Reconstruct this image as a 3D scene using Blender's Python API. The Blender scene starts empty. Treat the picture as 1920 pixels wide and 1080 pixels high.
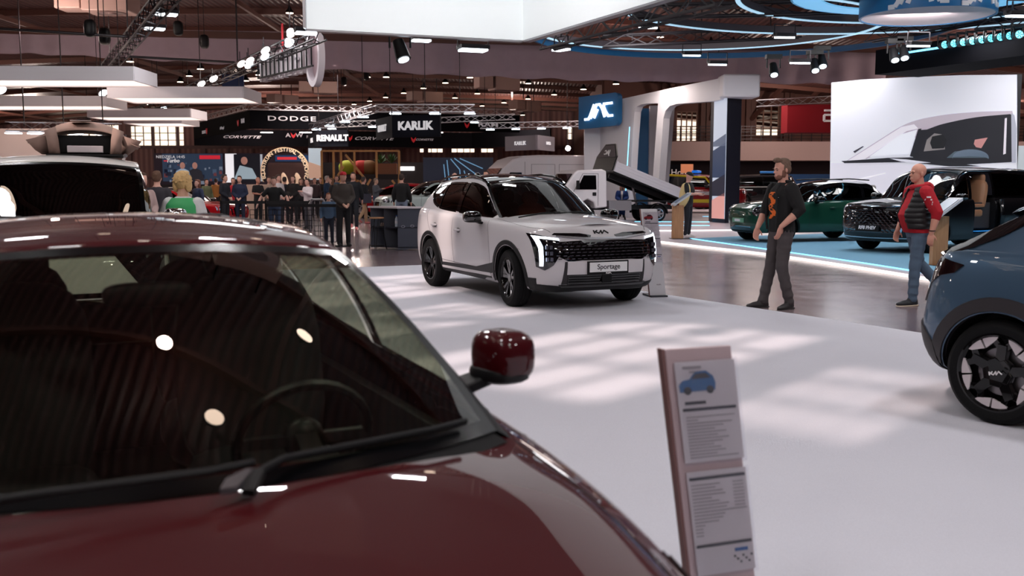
import bpy, bmesh, math, random
import numpy as np
from mathutils import Vector, Matrix, Euler
from mathutils.bvhtree import BVHTree
R = math.radians
PI = math.pi
sc = bpy.context.scene
COL = sc.collection
random.seed(7)

# ---------------------------------------------------------------- camera, world, sun, exposure
CAMH, FPX, HORIZ = 1.55, 1867.0, 341.0
PITCH = math.atan((540 - HORIZ) / FPX)
cam = bpy.data.cameras.new('camera'); camo = bpy.data.objects.new('camera', cam); COL.objects.link(camo)
cam.sensor_width = 36; cam.lens = 36 * FPX / 1920
camo.location = (0, 0, CAMH); camo.rotation_euler = (PI / 2 - PITCH, 0, 0)
cam.clip_start = 0.05; cam.clip_end = 400
cam.dof.use_dof = True; cam.dof.focus_distance = 13.0; cam.dof.aperture_fstop = 3.2; cam.dof.aperture_blades = 9
sc.camera = camo

world = bpy.data.worlds.new('daylight'); sc.world = world; world.use_nodes = True
wn = world.node_tree.nodes; wl = world.node_tree.links
bg = wn['Background']; bg.inputs['Color'].default_value = (1.0, 0.84, 0.72, 1); bg.inputs['Strength'].default_value = 2.0

sun = bpy.data.lights.new('sun', 'SUN'); suno = bpy.data.objects.new('sun', sun); COL.objects.link(suno)
sun.energy = 3.6; sun.angle = R(1.15); sun.color = (1.0, 0.80, 0.72)
SUNDIR = Vector((0.65, 0.76, -0.84)).normalized()
suno.rotation_euler = SUNDIR.to_track_quat('-Z', 'Y').to_euler(); suno.location = (10, 14, 20)

sc.view_settings.view_transform = 'Standard'; sc.view_settings.look = 'None'
sc.view_settings.gamma = 1.0; sc.view_settings.use_curve_mapping = False
sc.view_settings.exposure = 0.0
sc.cycles.max_bounces = 7; sc.cycles.diffuse_bounces = 3; sc.cycles.glossy_bounces = 4
sc.cycles.transparent_max_bounces = 12; sc.cycles.sample_clamp_indirect = 4.0
sc.cycles.caustics_reflective = False; sc.cycles.caustics_refractive = False

# the lamps over the floor: (x, y, z, sx, sy, watts)
HALL_LIGHTS = [(-2.2, 1.4, 7.4, .9, .55, 330), (3.0, 2.6, 7.4, .9, .55, 330), (5.6, 6.5, 7.4, .9, .55, 420), (-6.8, 8, 7.2, .9, .55, 380), (-3.3, 14.4, 7.4, .9, .5, 400), (5.4, 12.5, 7.4, .9, .55, 380), (8.5, 10, 7.4, .9, .55, 330),
    (-.4, 17.6, 7.4, .9, .5, 400), (4.2, 17.5, 7.4, .9, .55, 330), (-8, 14.5, 7.2, .9, .55, 380), (10, 16, 6.6, .9, .55, 300), (-3.5, -2.5, 6.6, 1.1, .7, 330), (4, -2.5, 6.6, 1.1, .7, 420), (9, -1, 6.6, 1.1, .7, 330),
    (8.0, 23.0, 5.0, 1.6, 1.2, 230), (11.5, 24, 5.0, 1.6, 1.2, 230), (5, 31, 5.2, 2, 2, 330), (10, 31, 5.2, 2, 2, 300), (14, 27, 5.2, 2.0, 2.0, 300), (5, 37.5, 5.2, 2, 2, 260),
    (-8, 30, 6.6, 3, 3, 620), (-10, 48, 6.8, 4, 4, 1250), (12, 52, 6.8, 4, 4, 900), (-14, 75, 7.2, 6, 6, 1500), (10, 85, 7.0, 6, 6, 1500), (30, 66, 6.8, 6, 6, 1300), (-34, 60, 7.2, 6, 6, 1300)]
LK = .37
def area(name, loc, sx, sy, w, color=(1, 1, 1), rot=(0, 0, 0), parent=None):
    l = bpy.data.lights.new(name, 'AREA'); l.shape = 'RECTANGLE'; l.size = sx; l.size_y = sy; l.energy = w * LK * (1.5 if loc[1] > 40 else 1); l.color = color
    o = bpy.data.objects.new(name, l); COL.objects.link(o); o.location = loc; o.rotation_euler = rot; o.parent = parent
    return o
for (x, y, z, sx, sy, w) in HALL_LIGHTS:
    area('hall_light', (x, y, z), sx, sy, w, (1.0, 0.975, 0.985) if y < 36 else (1.0, 0.85, 0.78))

def point(name, loc, w, color, r=.16):
    l = bpy.data.lights.new(name, 'POINT'); l.energy = w * 1.5; l.color = color; l.shadow_soft_size = r
    o = bpy.data.objects.new(name, l); COL.objects.link(o); o.location = loc; return o
for (x, y, z, w) in [(-20, 14, 6.2, 160), (0, 30, 7.2, 150), (14, 18, 7, 170), (-16, 34, 6.5, 300), (4, 48, 6.5, 330), (22, 44, 6, 420), (-34, 56, 6.5, 600), (-10, 62, 6.5, 600), (18, 66, 6, 500), (36, 64, 5.5, 500), (-22, 90, 6.5, 1100), (0, 92, 6.5, 900), (-44, 92, 6.5, 1100), (-6, -9, 7, 200), (8, -8, 7, 160), (-2.3, 7.3, 8, 45)]:
    point('hall_fill_light', (x, y, z), w, (1.0, .80, .70))  # added omni fill lifting roof and walls; last is the lamp in the windscreen

for (x, y, z, w, ax, az) in [(3.5, 27.5, 5.3, 60, 62, 8), (9, 22.5, 5.2, 60, 60, -12), (12.5, 18.5, 5.2, 60, 58, -16), (-14, 22, 6.6, 130, 55, 12), (-2, 24, 6.8, 110, 62, 0)]:
    area('front_fill_light', (x, y, z), 1.2, .8, w / .29, (1, .97, .97), (R(ax), 0, R(az)))  # unseen frontal fill, added to brighten the arch and stand fronts

# ---------------------------------------------------------------- placing helpers
def ray(px, py):
    c, s = math.cos(PITCH), math.sin(PITCH)
    a, b = (px - 960) / FPX, (540 - py) / FPX
    return Vector((a, c + b * s, -s + b * c))
def P(px, py, Y):
    d = ray(px, py); return Vector((0, 0, CAMH)) + d * (Y / d.y)
def Gd(px, py, z=0.0):
    d = ray(px, py); return Vector((0, 0, CAMH)) + d * ((z - CAMH) / d.z)
def OnP(px, py, p0, n):
    d = ray(px, py); o = Vector((0, 0, CAMH)); n = Vector(n)
    return o + d * ((Vector(p0) - o).dot(n) / d.dot(n))

# ---------------------------------------------------------------- materials
def lin(c):
    f = lambda v: (v / 255) / 12.92 if v / 255 <= .04045 else ((v / 255 + .055) / 1.055) ** 2.4
    return (f(c[0]), f(c[1]), f(c[2]), 1)
MC = {}
def mat(name, c=(128, 128, 128), rough=.5, metal=0, coat=0, em=0, emc=None, noise=0, nscale=8, bump=0, spec=.5, flake=0):
    if name in MC: return MC[name]
    m = bpy.data.materials.new(name); m.use_nodes = True
    n = m.node_tree.nodes; l = m.node_tree.links; b = n['Principled BSDF']
    b.inputs['Base Color'].default_value = lin(c); b.inputs['Roughness'].default_value = rough
    b.inputs['Metallic'].default_value = metal; b.inputs['Coat Weight'].default_value = coat
    b.inputs['Coat Roughness'].default_value = .02; b.inputs['Specular IOR Level'].default_value = spec
    if em: b.inputs['Emission Color'].default_value = lin(emc or c); b.inputs['Emission Strength'].default_value = em
    if noise or bump:
        t = n.new('ShaderNodeTexCoord'); nz = n.new('ShaderNodeTexNoise'); nz.inputs['Scale'].default_value = nscale; nz.inputs['Detail'].default_value = 5
        l.new(t.outputs['Object'], nz.inputs['Vector'])
        if noise:
            mx = n.new('ShaderNodeMix'); mx.data_type = 'RGBA'
            mx.inputs['A'].default_value = tuple(min(1, v * (1 + noise)) for v in lin(c)[:3]) + (1,)
            mx.inputs['B'].default_value = tuple(v * (1 - noise) for v in lin(c)[:3]) + (1,)
            l.new(nz.outputs['Fac'], mx.inputs['Factor']); l.new(mx.outputs['Result'], b.inputs['Base Color'])
        if bump:
            bp = n.new('ShaderNodeBump'); bp.inputs['Strength'].default_value = bump; bp.inputs['Distance'].default_value = .02
            l.new(nz.outputs['Fac'], bp.inputs['Height']); l.new(bp.outputs['Normal'], b.inputs['Normal'])
    MC[name] = m
    return m
def glassmat(name, tint=(60, 60, 60), refl=.06, rough=.0):
    if name in MC: return MC[name]
    m = bpy.data.materials.new(name); m.use_nodes = True
    n = m.node_tree.nodes; l = m.node_tree.links; n.clear()
    o = n.new('ShaderNodeOutputMaterial'); mx = n.new('ShaderNodeMixShader'); tr = n.new('ShaderNodeBsdfTransparent'); g = n.new('ShaderNodeBsdfGlossy')
    lw = n.new('ShaderNodeLayerWeight'); lw.inputs['Blend'].default_value = .5
    pw = n.new('ShaderNodeMath'); pw.operation = 'POWER'; pw.inputs[1].default_value = 4.5; l.new(lw.outputs['Facing'], pw.inputs[0])
    ma = n.new('ShaderNodeMath'); ma.operation = 'MULTIPLY_ADD'; ma.inputs[1].default_value = .95; ma.inputs[2].default_value = refl; ma.use_clamp = True
    tr.inputs['Color'].default_value = lin(tint); g.inputs['Roughness'].default_value = rough; g.inputs['Color'].default_value = (1, 1, 1, 1)
    l.new(pw.outputs[0], ma.inputs[0]); l.new(ma.outputs[0], mx.inputs[0]); l.new(tr.outputs[0], mx.inputs[1]); l.new(g.outputs[0], mx.inputs[2]); l.new(mx.outputs[0], o.inputs[0])
    MC[name] = m
    return m
def wavemat(name, c1, c2, scale, axis='X', rough=.6, bump=.6, prof='SIN', metal=0):
    if name in MC: return MC[name]
    m = mat(name, c1, rough, metal); n = m.node_tree.nodes; l = m.node_tree.links; b = n['Principled BSDF']
    t = n.new('ShaderNodeTexCoord'); w = n.new('ShaderNodeTexWave'); w.bands_direction = axis; w.wave_profile = prof
    w.inputs['Scale'].default_value = scale; w.inputs['Distortion'].default_value = 0
    l.new(t.outputs['Object'], w.inputs['Vector'])
    mx = n.new('ShaderNodeMix'); mx.data_type = 'RGBA'; mx.inputs['A'].default_value = lin(c1); mx.inputs['B'].default_value = lin(c2)
    l.new(w.outputs['Fac'], mx.inputs['Factor']); l.new(mx.outputs['Result'], b.inputs['Base Color'])
    bp = n.new('ShaderNodeBump'); bp.inputs['Strength'].default_value = bump; bp.inputs['Distance'].default_value = .05
    l.new(w.outputs['Fac'], bp.inputs['Height']); l.new(bp.outputs['Normal'], b.inputs['Normal'])
    return m

# ---------------------------------------------------------------- mesh builder
class MB:
    def __init__(s): s.v = []; s.f = []; s.m = []
    def add(s, vs, fs, mi=0):
        o = len(s.v); s.v += [tuple(v) for v in vs]; s.f += [tuple(o + i for i in f) for f in fs]; s.m += [mi] * len(fs); return s
    def box(s, c, d, rz=0, mi=0, M=None):
        hx, hy, hz = d[0] / 2, d[1] / 2, d[2] / 2
        vs = [Vector((x, y, z)) for x in (-hx, hx) for y in (-hy, hy) for z in (-hz, hz)]
        if rz: q = Matrix.Rotation(rz, 3, 'Z'); vs = [q @ v for v in vs]
        if M is not None: vs = [M @ v for v in vs]
        vs = [v + Vector(c) for v in vs]
        return s.add(vs, [(0, 1, 3, 2), (4, 6, 7, 5), (0, 4, 5, 1), (2, 3, 7, 6), (0, 2, 6, 4), (1, 5, 7, 3)], mi)
    def bar(s, a, b, w, h=None, n=4, mi=0, up=None):
        a, b = Vector(a), Vector(b); d = (b - a)
        if d.length < 1e-6: return s
        d.normalize(); u = Vector(up) if up else (Vector((0, 0, 1)) if abs(d.z) < .95 else Vector((1, 0, 0)))
        x = d.cross(u).normalized(); y = x.cross(d)
        h = h or w; vs = []
        for p in (a, b):
            for k in range(n):
                t = 2 * PI * (k + .5) / n; sc_ = math.sqrt(2) if n == 4 else 1
                vs.append(p + x * math.cos(t) * w / 2 * sc_ + y * math.sin(t) * h / 2 * sc_)
        fs = [(k, (k + 1) % n, n + (k + 1) % n, n + k) for k in range(n)] + [tuple(range(n - 1, -1, -1)), tuple(range(n, 2 * n))]
        return s.add(vs, fs, mi)
    def cone(s, a, b, r0, r1, n=14, mi=0, caps=True):
        a, b = Vector(a), Vector(b); d = (b - a).normalized(); u = Vector((0, 0, 1)) if abs(d.z) < .95 else Vector((1, 0, 0))
        x = d.cross(u).normalized(); y = x.cross(d); vs = []
        for p, r in ((a, r0), (b, r1)):
            for k in range(n): t = 2 * PI * k / n; vs.append(p + x * math.cos(t) * r + y * math.sin(t) * r)
        fs = [(k, (k + 1) % n, n + (k + 1) % n, n + k) for k in range(n)]
        if caps: fs += [tuple(range(n - 1, -1, -1)), tuple(range(n, 2 * n))]
        return s.add(vs, fs, mi)
    def tube(s, pts, r, n=8, mi=0, closed=False):
        pts = [Vector(p) for p in pts]; N = len(pts); vs = []; prev = None
        for i, p in enumerate(pts):
            d = ((pts[(i + 1) % N] if (closed or i < N - 1) else p) - (pts[i - 1] if (closed or i > 0) else p)).normalized()
            if prev is None: u = Vector((0, 0, 1)) if abs(d.z) < .9 else Vector((1, 0, 0)); x = d.cross(u).normalized()
            else: x = (prev - d * prev.dot(d)).normalized()
            prev = x; y = d.cross(x); rr = r[i] if isinstance(r, (list, tuple)) else r
            vs += [p + x * math.cos(2 * PI * k / n) * rr + y * math.sin(2 * PI * k / n) * rr for k in range(n)]
        fs = []
        for i in range(N if closed else N - 1):
            j = (i + 1) % N
            fs += [(i * n + k, i * n + (k + 1) % n, j * n + (k + 1) % n, j * n + k) for k in range(n)]
        if not closed: fs += [tuple(range(n - 1, -1, -1)), tuple((N - 1) * n + k for k in range(n))]
        return s.add(vs, fs, mi)
    def lathe(s, prof, c=(0, 0, 0), axis='z', n=32, mi=0, arc=(0, 2 * PI)):
        vs = []; full = abs(arc[1] - arc[0] - 2 * PI) < 1e-6; m = n if full else n + 1
        for k in range(m):
            t = arc[0] + (arc[1] - arc[0]) * k / n
            for (r, h) in prof:
                if axis == 'z': v = (r * math.cos(t), r * math.sin(t), h)
                elif axis == 'y': v = (r * math.cos(t), h, r * math.sin(t))
                else: v = (h, r * math.cos(t), r * math.sin(t))
                vs.append(Vector(v) + Vector(c))
        q = len(prof); fs = []
        for k in range(n):
            k2 = (k + 1) % m
            fs += [(k * q + i, k * q + i + 1, k2 * q + i + 1, k2 * q + i) for i in range(q - 1)]
        return s.add(vs, fs, mi)
    def ell(s, c, r, rot=None, e=1.0, nu=14, nv=9, mi=0):
        sg = lambda v, p: math.copysign(abs(v) ** p, v); vs = []; c = Vector(c)
        for i in range(nv + 1):
            a = -PI / 2 + PI * i / nv
            for k in range(nu):
                t = 2 * PI * k / nu
                v = Vector((r[0] * sg(math.cos(a), e) * sg(math.cos(t), e), r[1] * sg(math.cos(a), e) * sg(math.sin(t), e), r[2] * sg(math.sin(a), e)))
                if rot is not None: v = rot @ v
                vs.append(c + v)
        fs = [(i * nu + k, i * nu + (k + 1) % nu, (i + 1) * nu + (k + 1) % nu, (i + 1) * nu + k) for i in range(nv) for k in range(nu)]
        return s.add(vs, fs, mi)
    def capsule(s, a, ra, b, rb, n=12, mi=0):
        s.ell(a, (ra, ra, ra), nu=n, nv=6, mi=mi); s.ell(b, (rb, rb, rb), nu=n, nv=6, mi=mi); return s.cone(a, b, ra, rb, n, mi)
    def prism(s, poly, ex, mi=0):
        n = len(poly); poly = [Vector(p) for p in poly]; ex = Vector(ex)
        vs = poly + [p + ex for p in poly]
        return s.add(vs, [tuple(range(n)), tuple(range(2 * n - 1, n - 1, -1))] + [(i, n + i, n + (i + 1) % n, (i + 1) % n) for i in range(n)], mi)
    def grid(s, rows, mi=0, close_u=False):
        n = len(rows[0]); vs = [p for r in rows for p in r]; m = len(rows)
        fs = [(i * n + k, i * n + k + 1, (i + 1) % m * n + k + 1, (i + 1) % m * n + k) for i in range(m if close_u else m - 1) for k in range(n - 1)]
        return s.add(vs, fs, mi)
    def build(s, name, mats, parent=None, smooth=35, loc=None, fix=True, bevel=0, sub=0):
        me = bpy.data.meshes.new(name); me.from_pydata(s.v, [], s.f)
        mats = mats if isinstance(mats, (list, tuple)) else [mats]
        for m in mats: me.materials.append(m)
        if len(mats) > 1: me.polygons.foreach_set('material_index', s.m)
        if fix:
            bm = bmesh.new(); bm.from_mesh(me); bmesh.ops.remove_doubles(bm, verts=bm.verts, dist=1e-5); bmesh.ops.recalc_face_normals(bm, faces=bm.faces); bm.to_mesh(me); bm.free()
        if smooth:
            me.polygons.foreach_set('use_smooth', [True] * len(me.polygons)); me.set_sharp_from_angle(angle=R(smooth))
        o = bpy.data.objects.new(name, me); COL.objects.link(o); o.parent = parent
        if loc is not None: o.location = loc
        if bevel: b = o.modifiers.new('b', 'BEVEL'); b.width = bevel; b.segments = 2; b.limit_method = 'ANGLE'
        if sub: b = o.modifiers.new('s', 'SUBSURF'); b.levels = b.render_levels = sub
        return o
def tag(o, label=None, cat=None, group=None, kind=None):
    if label: o['label'] = label
    if cat: o['category'] = cat
    if group: o['group'] = group
    if kind: o['kind'] = kind
    return o
def thing(name, label, cat, loc=(0, 0, 0), rz=0, group=None):
    o = bpy.data.objects.new(name, None); COL.objects.link(o); o.empty_display_size = .2
    o.location = loc; o.rotation_euler = (0, 0, rz)
    return tag(o, label, cat, group)
def bake(o):
    dg = bpy.context.evaluated_depsgraph_get(); dg.update()
    me = bpy.data.meshes.new_from_object(o.evaluated_get(dg)); nm = o.name
    o.modifiers.clear(); old = o.data; o.data = me
    if old.users == 0 and hasattr(old, 'polygons'): bpy.data.meshes.remove(old)
    return o
def copy_tree(o, parent=None):
    c = o.copy(); COL.objects.link(c)
    if parent: c.parent = parent
    for ch in list(o.children): copy_tree(ch, c)
    return c
def text_mesh(s, size=1.0, depth=.01, bold=0.0, sx=1.0, shear=0, space=1.0, align='CENTER'):
    cu = bpy.data.curves.new('txt', 'FONT'); cu.body = s; cu.size = size; cu.extrude = depth / 2; cu.offset = bold; cu.shear = shear
    cu.align_x = align; cu.align_y = 'CENTER'; cu.space_character = space; cu.resolution_u = 3
    o = bpy.data.objects.new('txt', cu); COL.objects.link(o)
    dg = bpy.context.evaluated_depsgraph_get(); me = bpy.data.meshes.new_from_object(o.evaluated_get(dg))
    vs = [(v.co.x * sx, v.co.y, v.co.z) for v in me.vertices]; fs = [tuple(p.vertices) for p in me.polygons]
    bpy.data.objects.remove(o); bpy.data.curves.remove(cu); bpy.data.meshes.remove(me)
    return vs, fs
def frame3(o, right, up):
    right = Vector(right).normalized(); up = Vector(up); n = right.cross(up).normalized(); up = n.cross(right)
    M = Matrix((right, up, n)).transposed().to_4x4(); M.translation = Vector(o); return M
def text_on(name, s, o, right, up, size, m, parent=None, **k):
    vs, fs = text_mesh(s, size, **k); M = frame3(o, right, up); mb = MB(); mb.add([M @ Vector(v) for v in vs], fs)
    return mb.build(name, m, parent, smooth=0)
def interp(tab):
    xs = [t[0] for t in tab]; ys = [t[1] for t in tab]; n = len(xs)
    d = [(ys[i + 1] - ys[i]) / (xs[i + 1] - xs[i]) for i in range(n - 1)]
    m = [d[0]] + [0 if d[i - 1] * d[i] <= 0 else 2 * d[i - 1] * d[i] / (d[i - 1] + d[i]) for i in range(1, n - 1)] + [d[-1]] if n > 2 else [d[0], d[0]]
    def f(x):
        if x <= xs[0]: return ys[0]
        if x >= xs[-1]: return ys[-1]
        i = 0
        while x > xs[i + 1]: i += 1
        h = xs[i + 1] - xs[i]; t = (x - xs[i]) / h
        return (2 * t ** 3 - 3 * t * t + 1) * ys[i] + (t ** 3 - 2 * t * t + t) * h * m[i] + (-2 * t ** 3 + 3 * t * t) * ys[i + 1] + (t ** 3 - t * t) * h * m[i + 1]
    return f
def crom(pts, n):
    pts = [np.array(p, float) for p in pts]; out = []
    e = [2 * pts[0] - pts[1]] + pts + [2 * pts[-1] - pts[-2]]
    for i in range(1, len(e) - 2):
        p0, p1, p2, p3 = e[i - 1:i + 3]
        for k in range(n):
            t = k / n; out.append(.5 * ((2 * p1) + (-p0 + p2) * t + (2 * p0 - 5 * p1 + 4 * p2 - p3) * t * t + (-p0 + 3 * p1 - 3 * p2 + p3) * t ** 3))
    out.append(pts[-1]); return out

def truss(mb, a, b, s=.29, cell=.5, r=.024, n=5, mi=0, faces='all'):
    a, b = Vector(a), Vector(b); d = (b - a); L = d.length; d.normalize()
    u = Vector((0, 0, 1)) if abs(d.z) < .9 else Vector((0, 1, 0)); x = d.cross(u).normalized(); y = x.cross(d)
    cs = [x * s / 2 + y * s / 2, -x * s / 2 + y * s / 2, -x * s / 2 - y * s / 2, x * s / 2 - y * s / 2]
    for c in cs: mb.bar(a + c, b + c, r * 2, n=n, mi=mi)
    k = max(1, int(L / cell)); 
    for i in range(k):
        p, q = a + d * L * i / k, a + d * L * (i + 1) / k
        for j in range(4):
            c0, c1 = cs[j], cs[(j + 1) % 4]
            if i % 2: c0, c1 = c1, c0
            mb.bar(p + c0, q + c1, r * 1.1, n=3, mi=mi)
    return mb

# shared materials
M_BLK = mat('black_plastic', (12, 11, 14), .5, spec=.3)
M_GLOSSBLK = mat('gloss_black', (7, 7, 9), .06, coat=1)
M_RUB = mat('tyre_rubber', (12, 12, 14), .8, spec=.2, bump=.1, nscale=60)
M_CHR = mat('chrome', (215, 218, 225), .08, metal=1)
M_ALU = mat('aluminium', (176, 172, 176), .32, metal=1)
M_DARKMET = mat('dark_metal', (38, 34, 38), .4, metal=.6)
M_WHT = mat('white_panel', (226, 224, 230), .5)
M_GLOW = mat('lamp_diffuser', (255, 250, 245), .5, em=5, emc=(255, 248, 244))
M_GLOWC = mat('cool_lamp_diffuser', (225, 242, 255), .5, em=6, emc=(232, 245, 255))
M_WARMG = mat('small_lamp_glow', (255, 230, 205), .5, em=9, emc=(255, 225, 200))
M_TXT = mat('white_lettering', (232, 230, 232), .5)
M_TXTE = mat('backlit_lettering', (240, 240, 244), .5, em=.4)
# ================================================================ THE HALL
def floor_mat():
    m = mat('polished_concrete', (128, 112, 116), .2); n = m.node_tree.nodes; l = m.node_tree.links; b = n['Principled BSDF']
    t = n.new('ShaderNodeTexCoord'); nz = n.new('ShaderNodeTexNoise'); nz.inputs['Scale'].default_value = .55; nz.inputs['Detail'].default_value = 8; nz.inputs['Roughness'].default_value = .65
    mp = n.new('ShaderNodeMapping'); mp.inputs['Scale'].default_value = (1, .6, 1); l.new(t.outputs['Object'], mp.inputs['Vector']); l.new(mp.outputs[0], nz.inputs['Vector'])
    r = n.new('ShaderNodeValToRGB'); r.color_ramp.elements[0].position = .3; r.color_ramp.elements[0].color = lin((98, 84, 90)); r.color_ramp.elements[1].position = .75; r.color_ramp.elements[1].color = lin((152, 134, 138))
    l.new(nz.outputs['Fac'], r.inputs[0]); l.new(r.outputs[0], b.inputs['Base Color'])
    n2 = n.new('ShaderNodeTexNoise'); n2.inputs['Scale'].default_value = 2.5; n2.inputs['Detail'].default_value = 6; l.new(t.outputs['Object'], n2.inputs['Vector'])
    mr = n.new('ShaderNodeMapRange'); mr.inputs['To Min'].default_value = .1; mr.inputs['To Max'].default_value = .3; l.new(n2.outputs['Fac'], mr.inputs['Value']); l.new(mr.outputs[0], b.inputs['Roughness'])
    return m
def carpet_mat(name, c1, c2):
    m = mat(name, c1, .95, spec=.15); n = m.node_tree.nodes; l = m.node_tree.links; b = n['Principled BSDF']
    t = n.new('ShaderNodeTexCoord'); nz = n.new('ShaderNodeTexNoise'); nz.inputs['Scale'].default_value = 140; nz.inputs['Detail'].default_value = 3; l.new(t.outputs['Object'], nz.inputs['Vector'])
    n2 = n.new('ShaderNodeTexNoise'); n2.inputs['Scale'].default_value = .8; n2.inputs['Detail'].default_value = 4; l.new(t.outputs['Object'], n2.inputs['Vector'])
    ad = n.new('ShaderNodeMath'); ad.operation = 'MULTIPLY_ADD'; ad.inputs[1].default_value = .6; l.new(nz.outputs['Fac'], ad.inputs[0]); 
    m2 = n.new('ShaderNodeMath'); m2.operation = 'MULTIPLY'; m2.inputs[1].default_value = .4; l.new(n2.outputs['Fac'], m2.inputs[0]); l.new(m2.outputs[0], ad.inputs[2])
    mx = n.new('ShaderNodeMix'); mx.data_type = 'RGBA'; mx.inputs['A'].default_value = lin(c1); mx.inputs['B'].default_value = lin(c2); l.new(ad.outputs[0], mx.inputs['Factor']); l.new(mx.outputs['Result'], b.inputs['Base Color'])
    bp = n.new('ShaderNodeBump'); bp.inputs['Strength'].default_value = .35; bp.inputs['Distance'].default_value = .004; l.new(nz.outputs['Fac'], bp.inputs['Height']); l.new(bp.outputs['Normal'], b.inputs['Normal'])
    return m
def struct(o): o['kind'] = 'structure'; return o
X0, X1, Y0, Y1 = -60, 62, -30, 112
struct(MB().box(((X0 + X1) / 2, (Y0 + Y1) / 2, -.15), (X1 - X0, Y1 - Y0, .3)).build('floor', floor_mat(), smooth=0))
CARPET = [(-1.0, 18.8), (-14, 12.9), (-14, -8), (15.0, -8), (4.21, 10.08), (1.96, 13.85)]
cp = MB().prism([(x, y, .0) for x, y in CARPET], (0, 0, .012)).build('carpet', carpet_mat('grey_carpet', (188, 188, 198), (218, 218, 228)), smooth=0)
tag(cp, 'pale grey exhibition carpet under the white and dark red cars', 'carpet', kind='structure')

def CZ(x): return 9.7 - .0012 * (x + 15) ** 2
# roof slab with unseen rooflights, added and shaped to cast the carpet sun patches
M_ROOF = wavemat('brown_corrugated_sheet', (100, 64, 58), (66, 40, 38), 1.1, 'X', .45, .9)
PATCHES = [(-1.2, 11.0, 3.2, 1.5), (-2.2, 14.2, 4.6, 2.6), (.9, 8.9, 4.2, 2.3), (2.35, 6.9, 2.7, 1.1), (4.6, 6.0, 3.2, 1.5), (-5.5, 12, 4, 2.5)]
su = Vector((.65, .76, 0)); SUNH = Vector((SUNDIR.x, SUNDIR.y)); sky_rects = []
for (x, y, lu, lv) in PATCHES:
    cz = 9.6; k = cz / -SUNDIR.z; cx, cy = x - SUNDIR.x * k, y - SUNDIR.y * k
    sky_rects.append((cx, cy, lu, lv))
from mathutils.geometry import delaunay_2d_cdt
def roof_mesh():
    pts = []; ed = []; xs = np.linspace(X0, X1, 43); ys = np.linspace(Y0, Y1, 9)
    for x in xs:
        for j, y in enumerate(ys):
            pts.append(Vector((x, y)))
            if j: ed.append((len(pts) - 2, len(pts) - 1))
    for i in range(len(xs) - 1):
        for j in (0, len(ys) - 1): ed.append((i * len(ys) + j, (i + 1) * len(ys) + j))
    q = Matrix.Rotation(math.atan2(.76, .65), 2); rects = []
    for (cx, cy, lu, lv) in sky_rects:
        k = len(pts); c = [Vector((cx, cy)) + q @ Vector((sx * lu / 2, sy * lv / 2)) for sx, sy in ((-1, -1), (1, -1), (1, 1), (-1, 1))]
        pts += c; ed += [(k + i, k + (i + 1) % 4) for i in range(4)]
    v, e, f, *_ = delaunay_2d_cdt(pts, ed, [], 0, 1e-5)
    def hole(p):
        for (cx, cy, lu, lv) in sky_rects:
            d = q.transposed() @ (p - Vector((cx, cy)))
            if abs(d.x) < lu / 2 and abs(d.y) < lv / 2: return True
        return False
    fs = [tuple(t) for t in f if not hole(sum((v[i] for i in t), Vector((0, 0))) / len(t))]
    return [(p.x, p.y, CZ(p.x)) for p in v], fs
rv, rf = roof_mesh(); roof = MB().add(rv, rf).build('ceiling', M_ROOF, smooth=20)
s_ = roof.modifiers.new('s', 'SOLIDIFY'); s_.thickness = .2; s_.offset = 1
struct(roof)
for i, (cx, cy, lu, lv) in enumerate(sky_rects):
    fr = MB(); rz = math.atan2(.76, .65); q = Matrix.Rotation(rz, 3, 'Z'); z = CZ(cx) + .18
    n = 4
    for k in range(n + 1):
        o_ = q @ Vector((0, -lv / 2 + lv * k / n, 0)); fr.box((cx + o_.x, cy + o_.y, z), (lu, .13, .1), rz=rz)
    for k in range(4):
        o_ = q @ Vector((-lu / 2 + lu * k / 3, 0, 0)); fr.box((cx + o_.x, cy + o_.y, z), (.1, lv, .1), rz=rz)
    struct(fr.build('window_%d' % (20 + i), M_DARKMET, smooth=0))  # bars of the added roof openings, breaking up the sun patches

M_WALL = wavemat('pinkish_ribbed_cladding', (150, 112, 108), (118, 84, 82), .55, 'X', .7, .5)
M_WALL2 = mat('brown_plaster', (112, 78, 70), .8, noise=.12, nscale=.6)
def wall_holes(mb, a0, a1, z0, z1, holes, at, axis='x', th=.3):
    us = sorted({a0, a1, *[h[0] for h in holes], *[h[1] for h in holes]}); zs = sorted({z0, z1, *[h[2] for h in holes], *[h[3] for h in holes]})
    for i in range(len(us) - 1):
        for j in range(len(zs) - 1):
            u, z = (us[i] + us[i + 1]) / 2, (zs[j] + zs[j + 1]) / 2
            if any(h[0] < u < h[1] and h[2] < z < h[3] for h in holes): continue
            du, dz = us[i + 1] - us[i], zs[j + 1] - zs[j]
            mb.box((u, at, z) if axis == 'x' else (at, u, z), (du, th, dz) if axis == 'x' else (th, du, dz))
    return mb
wn_ = [0]
M_PANE = glassmat('window_pane', (250, 246, 240), .05)
def window(u0, u1, z0, z1, at, nx, nz, fm=M_DARKMET, t=.07):
    wn_[0] += 1; f = MB()
    for k in range(nx + 1): f.box((u0 + (u1 - u0) * k / nx, at, (z0 + z1) / 2), (t * (1.6 if k in (0, nx) else 1), .16, z1 - z0))
    for k in range(nz + 1): f.box(((u0 + u1) / 2, at, z0 + (z1 - z0) * k / nz), (u1 - u0, .14, t))
    o = struct(f.build('window_%d' % wn_[0], fm, smooth=0))
    MB().box(((u0 + u1) / 2, at, (z0 + z1) / 2), (u1 - u0, .02, z1 - z0)).build('pane', M_PANE, o, smooth=0)
YF = 110
px2 = lambda px, Y: (px - 960) / FPX * Y
pz = lambda py, Y: CAMH + (HORIZ - py) / FPX * Y
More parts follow.
